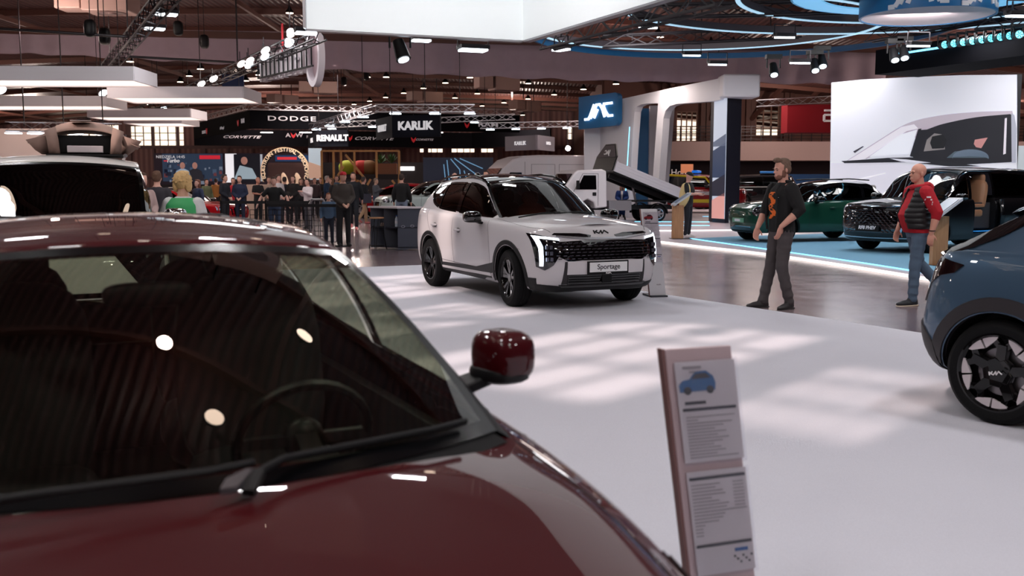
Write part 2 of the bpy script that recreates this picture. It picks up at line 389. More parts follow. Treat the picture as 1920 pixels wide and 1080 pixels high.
holesL = [(px2(a, YF), px2(b_, YF), pz(d, YF), pz(c, YF), nx, nz) for (a, b_, c, d, nx, nz) in
          [(105, 232, 236, 276, 9, 3), (246, 352, 238, 277, 7, 3), (788, 832, 256, 287, 4, 3), (846, 894, 254, 287, 4, 3), (902, 926, 256, 287, 2, 3), (1062, 1096, 240, 263, 4, 2), (1004, 1024, 244, 263, 2, 2)]]
struct(wall_holes(MB(), X0, 12, 0, 10, [h[:4] for h in holesL], YF).build('wall_back', M_WALL, smooth=0))
for h in holesL: window(*h[:4], YF, h[4], h[5])
tr = MB()
for k in range(26):
    x = X0 + 2 + k * 2.7
    tr.box((x, YF - .3, 4.9), (.22 if k % 3 else .5, .3, 9.4))
tr.box((-24, YF - .32, pz(277, YF)), (72, .2, .35)); tr.box((-24, YF - .32, pz(334, YF)), (72, .2, .3))
struct(tr.build('trim_1', mat('dull_rose_steel', (104, 76, 76), .6), smooth=0))
YR = 76
holesR = [(px2(a, YR), px2(b_, YR), pz(d, YR), pz(c, YR), nx, nz) for (a, b_, c, d, nx, nz) in
          [(1264, 1303, 212, 266, 4, 4), (1411, 1454, 200, 256, 3, 4), (1480, 1548, 245, 252, 4, 1), (1330, 1348, 215, 262, 2, 3), (1150, 1180, 215, 262, 3, 3), (1650, 1700, 205, 256, 3, 4), (1910, 1960, 205, 256, 3, 4)]]
struct(wall_holes(MB(), px2(1130, YR), X1, 0, 9.4, [h[:4] for h in holesR], YR).build('wall_right_back', M_WALL2, smooth=0))
for h in holesR: window(*h[:4], YR, h[4], h[5], mat('tan_window_frame', (150, 110, 92), .6), .08)
struct(MB().box((px2(1130, YR), 93, 4.7), (.3, 34, 9.4)).build('wall_step', M_WALL2, smooth=0))
struct(MB().box((X0, 41, 4.7), (.3, 142, 9.4)).build('wall_left', M_WALL2, smooth=0))
struct(MB().box((X1, 41, 2.4), (.3, 142, 4.8)).build('wall_right', M_WALL2, smooth=0))
struct(MB().box((0, Y0, 4.7), (124, .3, 9.4)).build('wall_front', M_WALL2, smooth=0))
# pilasters on the right back wall
tr = MB()
for px in (1240, 1255, 1312, 1322, 1340, 1395, 1404, 1465, 1475, 1560):
    tr.box((px2(px, YR), YR - .35, 5), (.35, .35, 8.6))
for px in (1240, 1325, 1400, 1470): tr.bar((px2(px, YR), YR - .5, 6.2), (px2(px, YR) + 1.5, YR - 4, 8.4), .25)
struct(tr.build('trim_2', mat('brown_steel', (96, 62, 54), .6), smooth=0))
# balcony
struct(MB().box((px2(1700, 72), 74, 3.75), (px2(2100, 72) - px2(1240, 72) + 6, 4, 1.35)).build('balcony', mat('balcony_front', (176, 150, 146), .6, noise=.04), smooth=0))
rl = MB()
xa, xb = px2(1235, 72), px2(2080, 72)
for k in range(46):
    x = xa + (xb - xa) * k / 45; rl.bar((x, 72.1, 4.4), (x, 72.1, 5.5), .06, n=4)
for z in (4.6, 4.85, 5.1, 5.3, 5.5): rl.bar((xa, 72.1, z), (xb, 72.1, z), .05)
struct(rl.build('balcony_railing', M_DARKMET, smooth=0))
struct(MB().box((25, 74.6, 1.5), (30, .3, 3.1)).build('shade_under_balcony', mat('balcony_shade', (40, 28, 34), .7), smooth=0))  # dark sheet standing in for the shaded space below the balcony

# roof beams
tr = MB()
for k in range(24):
    y = -26 + k * 5.7
    pts = [(x, y, CZ(x) - .12) for x in np.linspace(X0, X1, 24)]
    for i in range(23): tr.bar(pts[i], pts[i + 1], .16, .3, up=(0, 0, 1))
for x in (-48, -36, -24, -12, 0, 12, 24, 36, 48): tr.bar((x, Y0, CZ(x) - .35), (x, Y1, CZ(x) - .35), .14, .2)
struct(tr.build('trim_3', mat('copper_brown_purlin', (112, 72, 62), .5), smooth=0))

# long grey drape across the hall
def drape(name, label, x0, x1, y, ztop, zbot, n=260):
    rows = []
    for k in range(n + 1):
        x = x0 + (x1 - x0) * k / n; t = k / n; zt, zb_ = ztop(x), zbot(x)
        f = .10 * math.sin(k * .9) + .07 * math.sin(k * .37 + 1)
        rows.append([(x, y + f * (.2 + .8 * j / 4), zt + (zb_ - zt) * j / 4 + (.04 * math.sin(k * .5) if j == 4 else 0)) for j in range(5)])
    m = MB().grid(rows); o = m.build(name, mat('grey_drape', (186, 166, 178), .85, noise=.08, nscale=3), smooth=60)
    s = o.modifiers.new('s', 'SOLIDIFY'); s.thickness = .02
    return tag(o, label, 'drape')
zt = interp([(-32, 8.5), (-23, 8.45), (-10, 8.3), (5, 7.6), (16, 7.4)]); zb_ = interp([(-32, 7.5), (-23, 7.35), (-9, 6.65), (5, 6.1), (16, 5.95)])
drape('roof_drape', 'long grey fabric drape hanging across the hall under the roof', -32, 17, 46, zt, zb_)
struct(MB().bar((-32, 46, 8.55), (17, 46, 7.5), .3, .3).build('trim_4', mat('brown_steel', (96, 62, 54)), smooth=0))

# ---- round ceiling lamps seen in the photo
lamps = [(689, 145), (724, 145), (881, 146), (835, 156), (794, 166), (757, 175), (723, 183), (693, 190), (664, 196), (991, 157), (940, 168), (895, 176), (853, 184), (816, 191), (904, 199), (945, 193),
         (1039, 178), (990, 186), (1094, 168), (1155, 158), (327, 22), (543, 25), (244, 116), (376, 130), (355, 143), (338, 154), (461, 152), (485, 141), (273, 196), (980, 216), (904, 222), (1333, 82), (1234, 64), (1238, 70), (1375, 82)]
def lamp_proto():
    t = thing('ceiling_lamp', 'small round warm ceiling lamp on the brown roof', 'lamp', group='small round lamps on the roof')
    MB().lathe([(.02, .35), (.05, .3), (.09, .2), (.17, .12), (.19, .03), (.16, .01)], n=16).build('housing', M_DARKMET, t)
    MB().cone((0, 0, .0), (0, 0, .04), .165, .165, 16).build('diffuser', M_WARMG, t)
    return t
lp = lamp_proto()
for i, (px, py) in enumerate(lamps):
    d = ray(px, py); s = 1.0
    # march to the roof
    t_ = 1.0
    while t_ < 110 and CAMH + d.z * t_ < CZ(d.x * t_) - .55: t_ += .1
    if d.y * t_ > 106: t_ = 106 / d.y
    p = Vector((0, 0, CAMH)) + d * t_
    o = lp if i == 0 else copy_tree(lp)
    o.location = p; o.scale = (1.0,) * 3 if p.y < 60 else (1.35,) * 3
for (x, y) in [(-2.5, 3.2), (-1.0, 6.5), (2.2, 7), (.4, 11), (-3, 13), (-5, 2), (-7, 8), (3, 3), (-3.4, 20), (0, 24), (-8, 19), (-2, 29), (6, 17)]:  # further lamps out of view, added for reflections in the red car
    o = copy_tree(lp); o.location = (x, y, CZ(x) - .6)

# ---- heater / fan unit under the roof, seen mirrored in the red bonnet
def fan_unit(loc, rz, label):
    t = thing('air_unit', label, 'ventilation unit', loc, rz)
    MB().box((0, 0, 0), (1.6, 1.3, .8)).build('casing', mat('warm_grey_casing', (170, 140, 132), .5), t, bevel=.03)
    MB().box((-1.35, 0, .05), (.9, 1.0, .7)).build('intake_box', mat('warm_grey_casing'), t, bevel=.03)
    MB().lathe([(.5, -.42), (.46, -.44), (.42, -.41), (.2, -.41), (.18, -.45), (0, -.45)], n=28).build('fan_ring', mat('air_vent_grey', (120, 96, 92), .4), t)
    for a in (-.6, .6): MB().bar((a, 0, .4), (a, 0, 1.9), .05).build('hanger', M_DARKMET, t)
    return t
fan_unit((-1.8, 12.3, 7.7), .35, 'box shaped air unit with round fan high over the carpet, mirrored in the red bonnet')
for i, (px, py, Y) in enumerate([(208, 3, 36), (610, 165, 70), (945, 158, 62), (806, 183, 78), (991, 200, 80), (537, 188, 85)]):
    p = P(px, py, Y); fan_unit(tuple(p), .2 * i, ['square ceiling air vent unit at the top edge of the photo', 'brown air unit left of the roof lamps, under the grey drape', 'pale air unit hanging highest below the drape',
        'brown air unit above the framed aluminium truss ring', 'air unit low over the dark banner ring', 'small air unit over the dark corner banner'][i])

# ================================================================ THE FASCIA AND OVERHEAD RIG
FA, FB, FC = Vector((-3.98, 19.7, 0)), Vector((.23, 21.3, 0)), Vector((6.5, 7.65, 0))
def slab(mb, a, b, z0, z1, th, mi=0):
    d = (b - a).normalized(); n = Vector((-d.y, d.x, 0))
    return mb.prism([(a.x, a.y, z0), (b.x, b.y, z0), (b.x + n.x * th, b.y + n.y * th, z0), (a.x + n.x * th, a.y + n.y * th, z0)], (0, 0, z1 - z0), mi)
M_FAB = mat('white_lit_fabric', (236, 240, 241), .7, em=.38, emc=(240, 247, 250))
fas = thing('hanging_fascia', 'huge white fabric fascia hanging over the carpet, its corner pointing away', 'fascia', (0, 0, 0))
slab(MB(), FA, FB, 4.5, 6.9, .15).build('fabric_panel', M_FAB, fas, smooth=0)
slab(MB(), FB, FC, 4.5, 6.9, .15).build('fabric_panel', M_FAB, fas, smooth=0)
fr = MB()
slab(fr, FA, FB, 4.46, 4.5, .17); slab(fr, FB, FC, 4.46, 4.5, .17); fr.box((FA.x - .02, FA.y, 5.7), (.05, .2, 2.4))
fr.build('edge_frame', M_ALU, fas, smooth=0)
for (x, y) in ((-3, 20.3), (-1, 21.0), (1.2, 19.3), (3.4, 14.5), (5.4, 10.2)):
    MB().bar((x, y + .1, 6.9), (x, y + .1, CZ(x)), .03).build('cable', M_DARKMET, fas, smooth=0)

def flood(loc, rz=0, tilt=0, label='', s=.85, group=None, glow=None, hang=.5):
    t = thing('flood_lamp', label, 'lamp', loc, rz, group)
    q = Matrix.Rotation(tilt, 3, 'X')
    MB().box((0, 0, .06), (.52 * s, .34 * s, .09), M=q).build('housing', M_DARKMET, t, bevel=.01)
    MB().box((0, 0, 0), (.46 * s, .28 * s, .05), M=q).build('diffuser', glow or M_GLOWC, t, smooth=0)
    b_ = MB(); b_.bar((-.28 * s, 0, .05), (-.28 * s, 0, .22 * s + .1), .02); b_.bar((.28 * s, 0, .05), (.28 * s, 0, .22 * s + .1), .02); b_.bar((-.28 * s, 0, .22 * s + .1), (.28 * s, 0, .22 * s + .1), .02); b_.bar((0, 0, .22 * s + .1), (0, 0, .22 * s + hang), .02)
    b_.build('bracket', M_DARKMET, t, smooth=0); return t
FLG = 'flood lamps hung around the grey carpet'
flood(P(790, 76, 22.5), .35, 0, 'flat white flood lamp glued to the fascia bottom, beside the black spotlight')
flood(P(887, 94, 22.2), .35, 0, 'wide hanging flood lamp in a bracket below the fascia, left of its corner', 1.25)
flood(P(1052, 93, 23.5), -.9, 0, 'flood lamp just right of the fascia corner')
flood(P(574, 62, 20), .35, 0, 'flood lamp above the round rear-facing sign')
# black moving-head spotlight
def spot(loc, aim, label, group=None, s=1.0, glow=None):
    t = thing('stage_spotlight', label, 'spotlight', loc, 0, group); a = Vector(aim).normalized()
    MB().cone(-a * .12 * s, a * .2 * s, .09 * s, .12 * s, 14).build('head', M_BLK, t)
    MB().cone(a * .2 * s, a * .215 * s, .085 * s, .085 * s, 14).build('lens', glow or M_GLOWC, t)
    y = MB(); y.bar((-.16 * s, 0, 0), (-.16 * s, 0, .24 * s), .03 * s); y.bar((.16 * s, 0, 0), (.16 * s, 0, .24 * s), .03 * s); y.box((0, 0, .28 * s), (.38 * s, .2 * s, .1 * s)); y.build('yoke', M_BLK, t, smooth=0)
    return t
spot(P(750, 90, 22), (.3, -.3, -.9), 'black spotlight on the fascia bottom aimed down', s=1.4)

# dark trusses running away over the left of the hall
def truss_thing(label, a, b, m=M_DARKMET, s=.35, cell=.6, r=.03, hang=True, name='lighting_truss', group=None):
    mb = truss(MB(), a, b, s, cell, r); a, b = Vector(a), Vector(b)
    t = thing(name, label, 'truss', (0, 0, 0), 0, group); mb.build('lattice', m, t, smooth=0)
    if hang:
        for k in (.15, .5, .85): p = a.lerp(b, k); MB().bar(p, (p.x, p.y, CZ(p.x) - .2), .03).build('hanging_cable', M_DARKMET, t, smooth=0)
    return t
M_DKT = mat('black_truss', (34, 28, 34), .5, metal=.3)
T1a, T1b = P(322, -18, 22), P(196, 135, 40)
truss_thing('black truss rising to the top edge above the white light boxes', T1a, T1b, M_DKT)
T2a, T2b = P(600, 62, 28), P(352, 172, 46)
truss_thing('black truss with round white lamps leading to the round sign seen from behind', T2a, T2b, M_DKT, .36)
truss_thing('black truss low behind the lowest white light box', P(330, 190, 50), P(140, 232, 60), M_DKT, .3)
for (a, b_, lab) in [((-10, 53, 30), (242, 69, 30), 'thin dark cross bar tied to the black truss'), ((240, 106, 36), (440, 117, 38), 'lower thin cross bar between the two black trusses')]:
    tag(MB().bar(P(*a), P(*b_), .09, n=8).build('cross_bar', M_DARKMET), lab, 'bar')
def round_lamp(loc, aim, label, glow=M_GLOW, r=.2):
    t = thing('round_lamp', label, 'lamp', loc); a = Vector(aim).normalized()
    MB().cone(-a * .1, a * .02, r * .6, r, 20).build('housing', M_ALU, t); MB().cone(a * .02, a * .035, r * .9, r * .9, 20).build('diffuser', glow, t)
    MB().bar(-a * .08, -a * .08 + Vector((0, 0, .35)), .025).build('bracket', M_DARKMET, t, smooth=0)
rl_ = [(311, 27, 26, 'top'), (289, 52, 28, 'second')]
flood(P(312, 27, 26), .5, 0, 'flood lamp on the steep black truss near the top edge', 1.1); flood(P(290, 54, 28), .5, 0, 'second flood lamp down the steep black truss', 1.1)
for i, (px, py, Y, lab, c) in enumerate([(546, 62, 29.5, 'round lamp at the sign end of the long black truss', 0), (542, 80, 30, 'square lamp hanging under the topmost round lamp by the sign', 1), (497, 94, 32, 'round lamp above the middle of the slanted sign', 0), (496, 105, 32.3, 'cool lamp right under the lamp above the slanted sign', 1),
        (468, 113, 34, 'right lamp of the pair beside the lower end of the slanted sign', 0), (452, 119, 35, 'left lamp of the pair beside the lower end of the slanted sign', 0), (466, 121, 34.3, 'cool lamp tucked under the pair of round lamps', 1), (400, 147, 41, 'right lamp of the lowest pair on the long truss', 0), (377, 157, 43, 'lowest round lamp on the long black truss', 0),
        (193, 174, 42, 'cool round lamp between the two upper light boxes', 1), (306, 203, 52, 'small lamp over the lowest light boxes', 1), (1, 168, 34, 'lamp cut by the edge beside the top light box', 1)]):
    round_lamp(P(px, py, Y), (.6, -.35, -.7), lab, M_GLOWC if c else M_GLOW, .17 if i < 7 else .2)

truss_thing('silver truss high over the carpet between the air unit and the fascia', (-8.5, 14.2, 7.3), (4.5, 19.6, 7.3), M_ALU, .35, .6, .028)
# white light boxes
M_LBOX = mat('white_light_box_side', (238, 234, 240), .55)
M_LUND = mat('light_box_underside', (255, 236, 222), .6, em=1.5, emc=(255, 232, 218))
def light_box(x0, x1, y0, y1, z, h, label, yaw=0):
    t = thing('light_box', label, 'light box', ((x0 + x1) / 2, (y0 + y1) / 2, z), yaw, 'white light boxes hanging over the left of the hall'); w, d = x1 - x0, y1 - y0
    mb = MB()
    for (c, s_) in (((0, -d / 2, h / 2), (w, .06, h)), ((0, d / 2, h / 2), (w, .06, h)), ((-w / 2, 0, h / 2), (.06, d, h)), ((w / 2, 0, h / 2), (.06, d, h))): mb.box(c, s_)
    mb.build('side_frame', M_LBOX, t, smooth=0)
    MB().box((0, 0, .06), (w - .1, d - .1, .04)).build('diffuser', M_LUND, t, smooth=0)
    for k in (-.4, .4):
        p = Vector((w * k, 0, h)); MB().bar(p, p + Vector((0, 0, CZ((x0 + x1) / 2) - z - h - .1)), .02).build('cable', M_DARKMET, t, smooth=0)
light_box(-19.5, -11.5, 30.6, 32.7, 4.6, .43, 'largest and highest white light box, cut by the left edge', .03)
light_box(-14.8, -9.85, 37, 39.6, 4.6, .42, 'white light box reaching farthest right of the five', .0)
light_box(-24, -16.5, 41, 43.2, 4.6, .42, 'second light box at the left edge, below the largest')
light_box(-20.2, -15.3, 48, 50.5, 4.6, .42, 'short light box second from the bottom')
light_box(-20.4, -17.4, 53, 56, 4.6, .3, 'lowest and smallest light box of the five')

# speaker-like black drops hanging
for (px, py, Y) in [(169, 53, 30), (196, 68, 31), (334, 53, 36), (383, 78, 38), (286, 152, 50), (580, 146, 60), (645, 152, 60), (687, 142, 58)]:
    p = P(px, py, Y); t = thing('chain_hoist', 'small black chain hoist hanging on a cable from the roof', 'hoist', tuple(p), 0, 'black chain hoists on roof cables')
    MB().ell((0, 0, 0), (.16, .16, .26), e=.6).build('motor', M_BLK, t); MB().bar((0, 0, .2), (0, 0, CZ(p.x) - p.z - .1), .02).build('chain', M_DARKMET, t, smooth=0)

# ---- 3D letter sign seen from behind, with a round emblem
def back_sign():
    a, b_ = P(487, 140, 34), P(600, 97, 30)
    t = thing('hanging_brand_sign', 'slanted row of white three-dimensional letters with a round emblem, seen from behind', 'sign', (0, 0, 0))
    d = (b_ - a); d.z = 0; L = d.length; d.normalize(); n = Vector((d.y, -d.x, 0))
    zc = (a.z + b_.z) / 2 + .05
    lt = MB(); M_ = mat('white_letter_shell', (214, 206, 212), .45)
    A = Vector((a.x, a.y, zc))
    random.seed(3); x = .0; 
    shapes = [(0, 0), (.16, .1), (.34, 0), (.5, .06), (.68, 0), (.9, .05), (1.12, 0), (1.3, .06), (1.5, 0), (1.72, .04)]
    Lw = L * .74; k = Lw / 1.85
    for (s_, tl) in shapes:
        p = A + d * s_ * k; h = .42
        lt.prism([p + Vector((0, 0, -h)), p + d * .1 * k + Vector((0, 0, -h)), p + d * (.1 + tl) * k + Vector((0, 0, h)), p + d * tl * k + Vector((0, 0, h))], -n * .22)
    for (s_, z_) in ((0, .36), (.34, -.42), (.5, 0), (.9, .36), (1.12, -.42), (1.3, .36), (1.5, 0)):
        p = A + d * s_ * k + Vector((0, 0, z_)); lt.prism([p, p + d * .2 * k, p + d * .2 * k + Vector((0, 0, .08)), p + Vector((0, 0, .08))], -n * .22)
    lt.build('letter_row', M_, t, smooth=0)
    c = A + d * (L * .88); rg = MB(); seg = 40; rr = [(.92, 0), (.92, .2), (.74, .2), (.74, 0), (.92, 0)]
    rows = []
    for i in range(seg + 1):
        th = 2 * PI * i / seg; e = d * math.cos(th) * .55 + Vector((0, 0, 1)) * math.sin(th) * .98
        rows.append([c + e * q[0] - n * q[1] for q in rr])
    rg.grid(rows); rg.build('round_emblem_ring', M_, t)
    pl = MB(); vs = [c - n * .18 + (d * math.cos(2 * PI * i / 40) * .55 + Vector((0, 0, math.sin(2 * PI * i / 40) * .98))) * .78 for i in range(40)]
    pl.prism([c + (v - c) * 1 + Vector((0, 0, 0)) for v in vs], -n * .03); pl.build('emblem_back', mat('pinkish_back_panel', (168, 142, 148), .5), t, smooth=0)
    fr = MB()
    for z_ in (-.3, .3): fr.bar(A + n * .06 + Vector((0, 0, z_)), c + d * .2 + n * .06 + Vector((0, 0, z_)), .05)
    for i in range(13): p = A + d * (L * .9) * i / 12 + n * .06; fr.bar(p + Vector((0, 0, -.3)), p + Vector((0, 0, .3)), .04)
    fr.build('mounting_frame', M_BLK, t, smooth=0)
    st = MB(); p = A + d * L * .42; st.tube([p + Vector((0, 0, .3)), p + Vector((0, 0, .8)), p + Vector((0, 0, 1.25))], .035); st.build('red_strap', mat('red_webbing', (200, 34, 48), .6), t)
back_sign()
for (px, py, w_, h_, Y, lab) in [(437, 153, 40, 26, 60, 'small dark blue projection screen hanging by a thin bar behind the round lamps')]:
    p = P(px, py, Y); w = w_ * Y / FPX; h = h_ * Y / FPX
    t = thing('hanging_screen', lab, 'screen', tuple(p)); MB().box((0, 0, 0), (w, .1, h)).build('screen_panel', mat('navy_screen', (24, 32, 54), .4, em=.15, emc=(30, 50, 90)), t, smooth=0)
    MB().bar((w * .4, 0, h / 2), (w * .4, 0, h / 2 + 2), .04).build('hanger', M_DARKMET, t, smooth=0)
# ================================================================ CARS
M_FRIT = mat('black_glass_border', (5, 5, 7), .2, spec=.2)
M_INT = mat('dark_cabin_trim', (44, 42, 45), .7)
M_INTL = mat('grey_cabin_trim', (120, 116, 108), .75)
M_SEATB = mat('black_seat', (34, 32, 36), .6)
M_GLS = glassmat('tinted_car_glass', (26, 25, 28), .05)
M_GLW = glassmat('clear_windscreen', (172, 176, 172), .06)
M_LAMPG = mat('lamp_glass_dark', (14, 15, 20), .05, coat=1)
M_DRL = mat('daytime_light', (240, 246, 255), .3, em=2.6, emc=(235, 243, 255))
M_REDL = mat('red_lamp', (200, 24, 30), .2, coat=1)
M_SEAM = mat('panel_gap', (10, 10, 12), .8)
M_DISC = mat('brake_disc', (120, 116, 118), .3, metal=1)
def paint(name, c, metal=.0, rough=.32): return mat(name, c, max(rough, .4), metal, coat=.85, spec=.08)

def make_wheel(R_, W_, rim, style, m_face, parent, loc, side, m_tip=None, name='wheel', steer=0):
    # axle along y; side = +1 if the outer face points to +y
    w2 = W_ / 2; s = side
    tp = [(rim, -w2 * .9), (rim + .02, -w2), (R_ - .04, -w2 * 1.0), (R_ - .008, -w2 * .78), (R_, -w2 * .55), (R_, w2 * .55), (R_ - .008, w2 * .78), (R_ - .035, w2), (rim + .03, w2 * .98), (rim + .012, w2 * .95), (rim, w2 * .88)]
    mb = MB(); mb.lathe([(r, h * s) for r, h in tp], axis='y', n=48)
    for k in (-.35, 0, .35):   # tread grooves as thin raised ribs
        mb.lathe([(R_ - .002, w2 * (k - .13)), (R_ + .005, w2 * (k - .12)), (R_ + .005, w2 * (k + .12)), (R_ - .002, w2 * (k + .13))], axis='y', n=48)
    t = mb.build(name, M_RUB, parent, loc=loc)
    if steer: t.rotation_euler = (0, 0, steer)
    rb = MB(); rb.lathe([(rim + .006, w2 * .9 * s), (rim - .008, w2 * .92 * s), (rim - .025, w2 * .72 * s), (rim - .03, -w2 * .8 * s)], axis='y', n=48)
    rb.build('rim_barrel', m_face, t)
    MB().lathe([(0, w2 * .1 * s), (rim * .62, w2 * .1 * s), (rim * .62, w2 * .0 * s)], axis='y', n=36).build('brake_disc', M_DISC, t)
    MB().lathe([(0, -w2 * .3 * s), (rim - .02, -w2 * .3 * s)], axis='y', n=24).build('inner_shade', M_BLK, t)
    sp = MB(); tip = MB(); yo, yi = w2 * .78 * s, w2 * .5 * s
    def arm(mb_, a, r0, r1, wd0, wd1, skew=0, y0=yo, y1=yi):
        ca, sa = math.cos(a), math.sin(a); cb, sb = math.cos(a + skew), math.sin(a + skew)
        p0 = Vector((ca * r0, 0, sa * r0)); p1 = Vector((cb * r1, 0, sb * r1)); t0 = Vector((-sa, 0, ca)); t1 = Vector((-sb, 0, cb))
        f0 = [p0 - t0 * wd0, p0 + t0 * wd0, p1 + t1 * wd1, p1 - t1 * wd1]
        q = [v + Vector((0, y0 * (.82 if i < 2 else 1), 0)) for i, v in enumerate(f0)]; g = [v + Vector((0, y1 - .03 * s, 0)) for v in f0]
        mb_.add(q + g, [(0, 1, 2, 3), (4, 7, 6, 5), (0, 4, 5, 1), (1, 5, 6, 2), (2, 6, 7, 3), (3, 7, 4, 0)])
    if style == 'five':      # five broad arms that fork, with pale machined corner pieces
        for k in range(5):
            a = 2 * PI * k / 5 + .45
            arm(sp, a, .05, rim * .74, .034, .03)
            arm(sp, a + .02, rim * .6, rim - .012, .03, .022, .32); arm(sp, a - .02, rim * .6, rim - .012, .03, .022, -.32)
            arm(sp, a + PI / 5, .05, rim * .36, .05, .03)
            m0 = a + PI / 5
            for q0, q1 in ((-.50, -.03), (.03, .50)):
                vs = []; b0, b1 = m0 + q0, m0 + q1; lo_, hi_ = (.97, .66) if q0 < -.2 else (.66, .97)
                for (aa, rr) in ((b0, rim - .01), ((b0 + b1) / 2, rim - .01), (b1, rim - .01), (b1 - (.0 if q0 < -.2 else .06), rim * (.68 if q0 < -.2 else .84)), (b0 + (.06 if q0 < -.2 else .0), rim * (.84 if q0 < -.2 else .68))):
                    vs.append(Vector((math.cos(aa) * rr, yo * .99, math.sin(aa) * rr)))
                tip.prism(vs, (0, -.018 * s, 0))
        sp.lathe([(0, yo * .84), (.085, yo * .84), (.1, yo * .7), (.1, yi * .6)], axis='y', n=10)
    elif style == 'twin':    # five twin spokes, black
        for k in range(5):
            a = 2 * PI * k / 5 + .3
            for dd in (-1, 1): arm(sp, a + dd * .14, .06, rim - .01, .02, .02, dd * .12)
            arm(sp, a, rim * .55, rim - .01, .012, .05)
        sp.lathe([(0, yo * .86), (.055, yo * .86), (.075, yo * .7), (.09, yi * .6)], axis='y', n=20)
    else:
        for k in range(6 if style == 'six' else 10):
            arm(sp, 2 * PI * k / (6 if style == 'six' else 10), .05, rim - .01, .028 if style == 'six' else .014, .022 if style == 'six' else .014)
        sp.lathe([(0, yo * .86), (.06, yo * .86), (.08, yo * .7), (.09, yi * .6)], axis='y', n=20)
    sp.build('spokes', m_face, t, smooth=0, bevel=.003)
    if tip.v: tip.build('machined_inserts', m_tip or M_ALU, t, smooth=0)
    return t

class Car:
    """Body lofted round the plan outline; local x runs from nose (0) to tail (L), +y is the driver-off side."""
    def __init__(s, sp, root):
        s.sp = sp; s.root = root; s.L = sp['L']
        o = crom(sp['outline'], sp.get('on', 5)); s.out = o
        # half width by x on the flank
        xs = [p[0] for p in o]; ys = [p[1] for p in o]; im = int(np.argmax(ys))
        s.hw = lambda x: float(np.interp(x, np.maximum.accumulate(xs), ys))
        s.zs = interp(sp['zs']); s.zb = interp(sp['zb']); s.zc = interp(sp['zc'])
    def body(s, mat_):
        sp = s.sp; L = s.L; o = s.out; N = len(o); f = sp['f']; si, fi, ri = sp['side_in'], sp['front_in'], sp['rear_in']; Wm = max(p[1] for p in o); nv = 7
        secs = []
        for i, p in enumerate(o):
            a, b = o[max(0, i - 1)], o[min(N - 1, i + 1)]; t = np.array([b[0] - a[0], b[1] - a[1]]); t /= np.linalg.norm(t) + 1e-9
            nx = abs(t[1]) if True else 0
            if i == 0 or i == N - 1: nx = 1.0
            nrm = np.array([-t[1], t[0]]); front = p[0] < L / 2
            k = (1 - p[1] / Wm)
            cx = p[0] + (.55 if front else -.55) * k ** .8
            x = p[0]; zb_, zs_ = s.zb(x), s.zs(x); row = []
            row.append((cx, 0.0, zb_)); row.append((p[0] + (cx - p[0]) * .35, p[1] * .65, zb_ - .0))
            inn = ri if not front else fi
            dirn = nrm if (nrm @ (np.array([cx, 0]) - p)) > 0 else -nrm
            if i == 0: dirn = np.array([1., 0.])
            if i == N - 1: dirn = np.array([-1., 0.])
            for j, fj in enumerate(f):
                d = si[j] * (1 - nx) + inn[j] * nx
                q = p + dirn * d; row.append((q[0], max(0, q[1]) if i not in (0, N - 1) else 0, zb_ + fj * (zs_ - zb_)))
            S = np.array(row[-1][:2]); C = np.array([cx, 0.0])
            for j in range(1, nv + 1):
                v = j / nv; q = S + (C - S) * v; z0 = s.zs(q[0]); z1 = s.zc(q[0])
                g = 1 - (1 - v) ** 2.2
                row.append((q[0], q[1], z0 + (z1 - z0) * g))
            secs.append(row)
        mb = MB(); full = secs + [[(a, -b, c) for a, b, c in r] for r in secs[-2:0:-1]]
        mb.grid(full, close_u=True)
        b = mb.build('body', [mat_, M_BLK], s.root, fix=True)
        sb = b.modifiers.new('s', 'SUBSURF'); sb.levels = sb.render_levels = 1
        # wheel arches
        cut = MB()
        for ax, ra in sp['arches']:
            for sg in (1, -1):
                y0, y1 = sg * (Wm - .34), sg * (Wm + .3)
                cut.cone((ax, y0, sp['axz']), (ax, y1, sp['axz']), ra, ra, 40)
        for bx in sp.get('cutbox', []): cut.box(*bx)
        c = cut.build('cutter', M_BLK, s.root)
        md = b.modifiers.new('b', 'BOOLEAN'); md.operation = 'DIFFERENCE'; md.object = c; md.solver = 'EXACT'; bpy.context.view_layer.update()
        bake(b); bpy.data.objects.remove(c)
        me = b.data
        if len(me.polygons) < 200: raise RuntimeError('body boolean failed')
        for p in me.polygons:
            cx, cy, cz = p.center
            for ax, ra in sp['arches']:
                if math.hypot(cx - ax, cz - sp['axz']) < ra + .002 and (abs(math.hypot(cx - ax, cz - sp['axz']) - ra) < .02 and abs(cy) < Wm - .0 and abs(p.normal.y) < .5 or abs(abs(cy) - (Wm - .34)) < .01 and abs(p.normal.y) > .9): p.material_index = 1
            if sp.get('cutbox') and abs(cy) < Wm - .09 and cz < 1.0 and abs(cx - sp['cutbox'][0][0][0]) < sp['cutbox'][0][1][0] / 2 + .01: p.material_index = 1
            if cz < sp.get('black_below', .0) or (p.normal.z < -.9 and cz < .5): p.material_index = 1
        # open the cabin
        g0, g1 = sp['cabin']
        bm = bmesh.new(); bm.from_mesh(me)
        r0_ = sp['rows'][0]; glz = lambda v: v.x > r0_[0] + (r0_[2] - r0_[0]) * (v.y / r0_[3]) ** 2 + .03
        dl = [fc for fc in bm.faces if glz(fc.calc_center_median()) and g0 < fc.calc_center_median().x < g1 and abs(fc.calc_center_median().y) < s.hw(fc.calc_center_median().x) - sp.get('belt_in', .1) - .05 and fc.normal.z > .5 and fc.calc_center_median().z > .6]
        bmesh.ops.delete(bm, geom=dl, context='FACES')
        s.bvh = BVHTree.FromBMesh(bm); bm.to_mesh(me); bm.free()
        me.polygons.foreach_set('use_smooth', [True] * len(me.polygons)); me.set_sharp_from_angle(angle=R(32))
        s.bodyo = b; return b
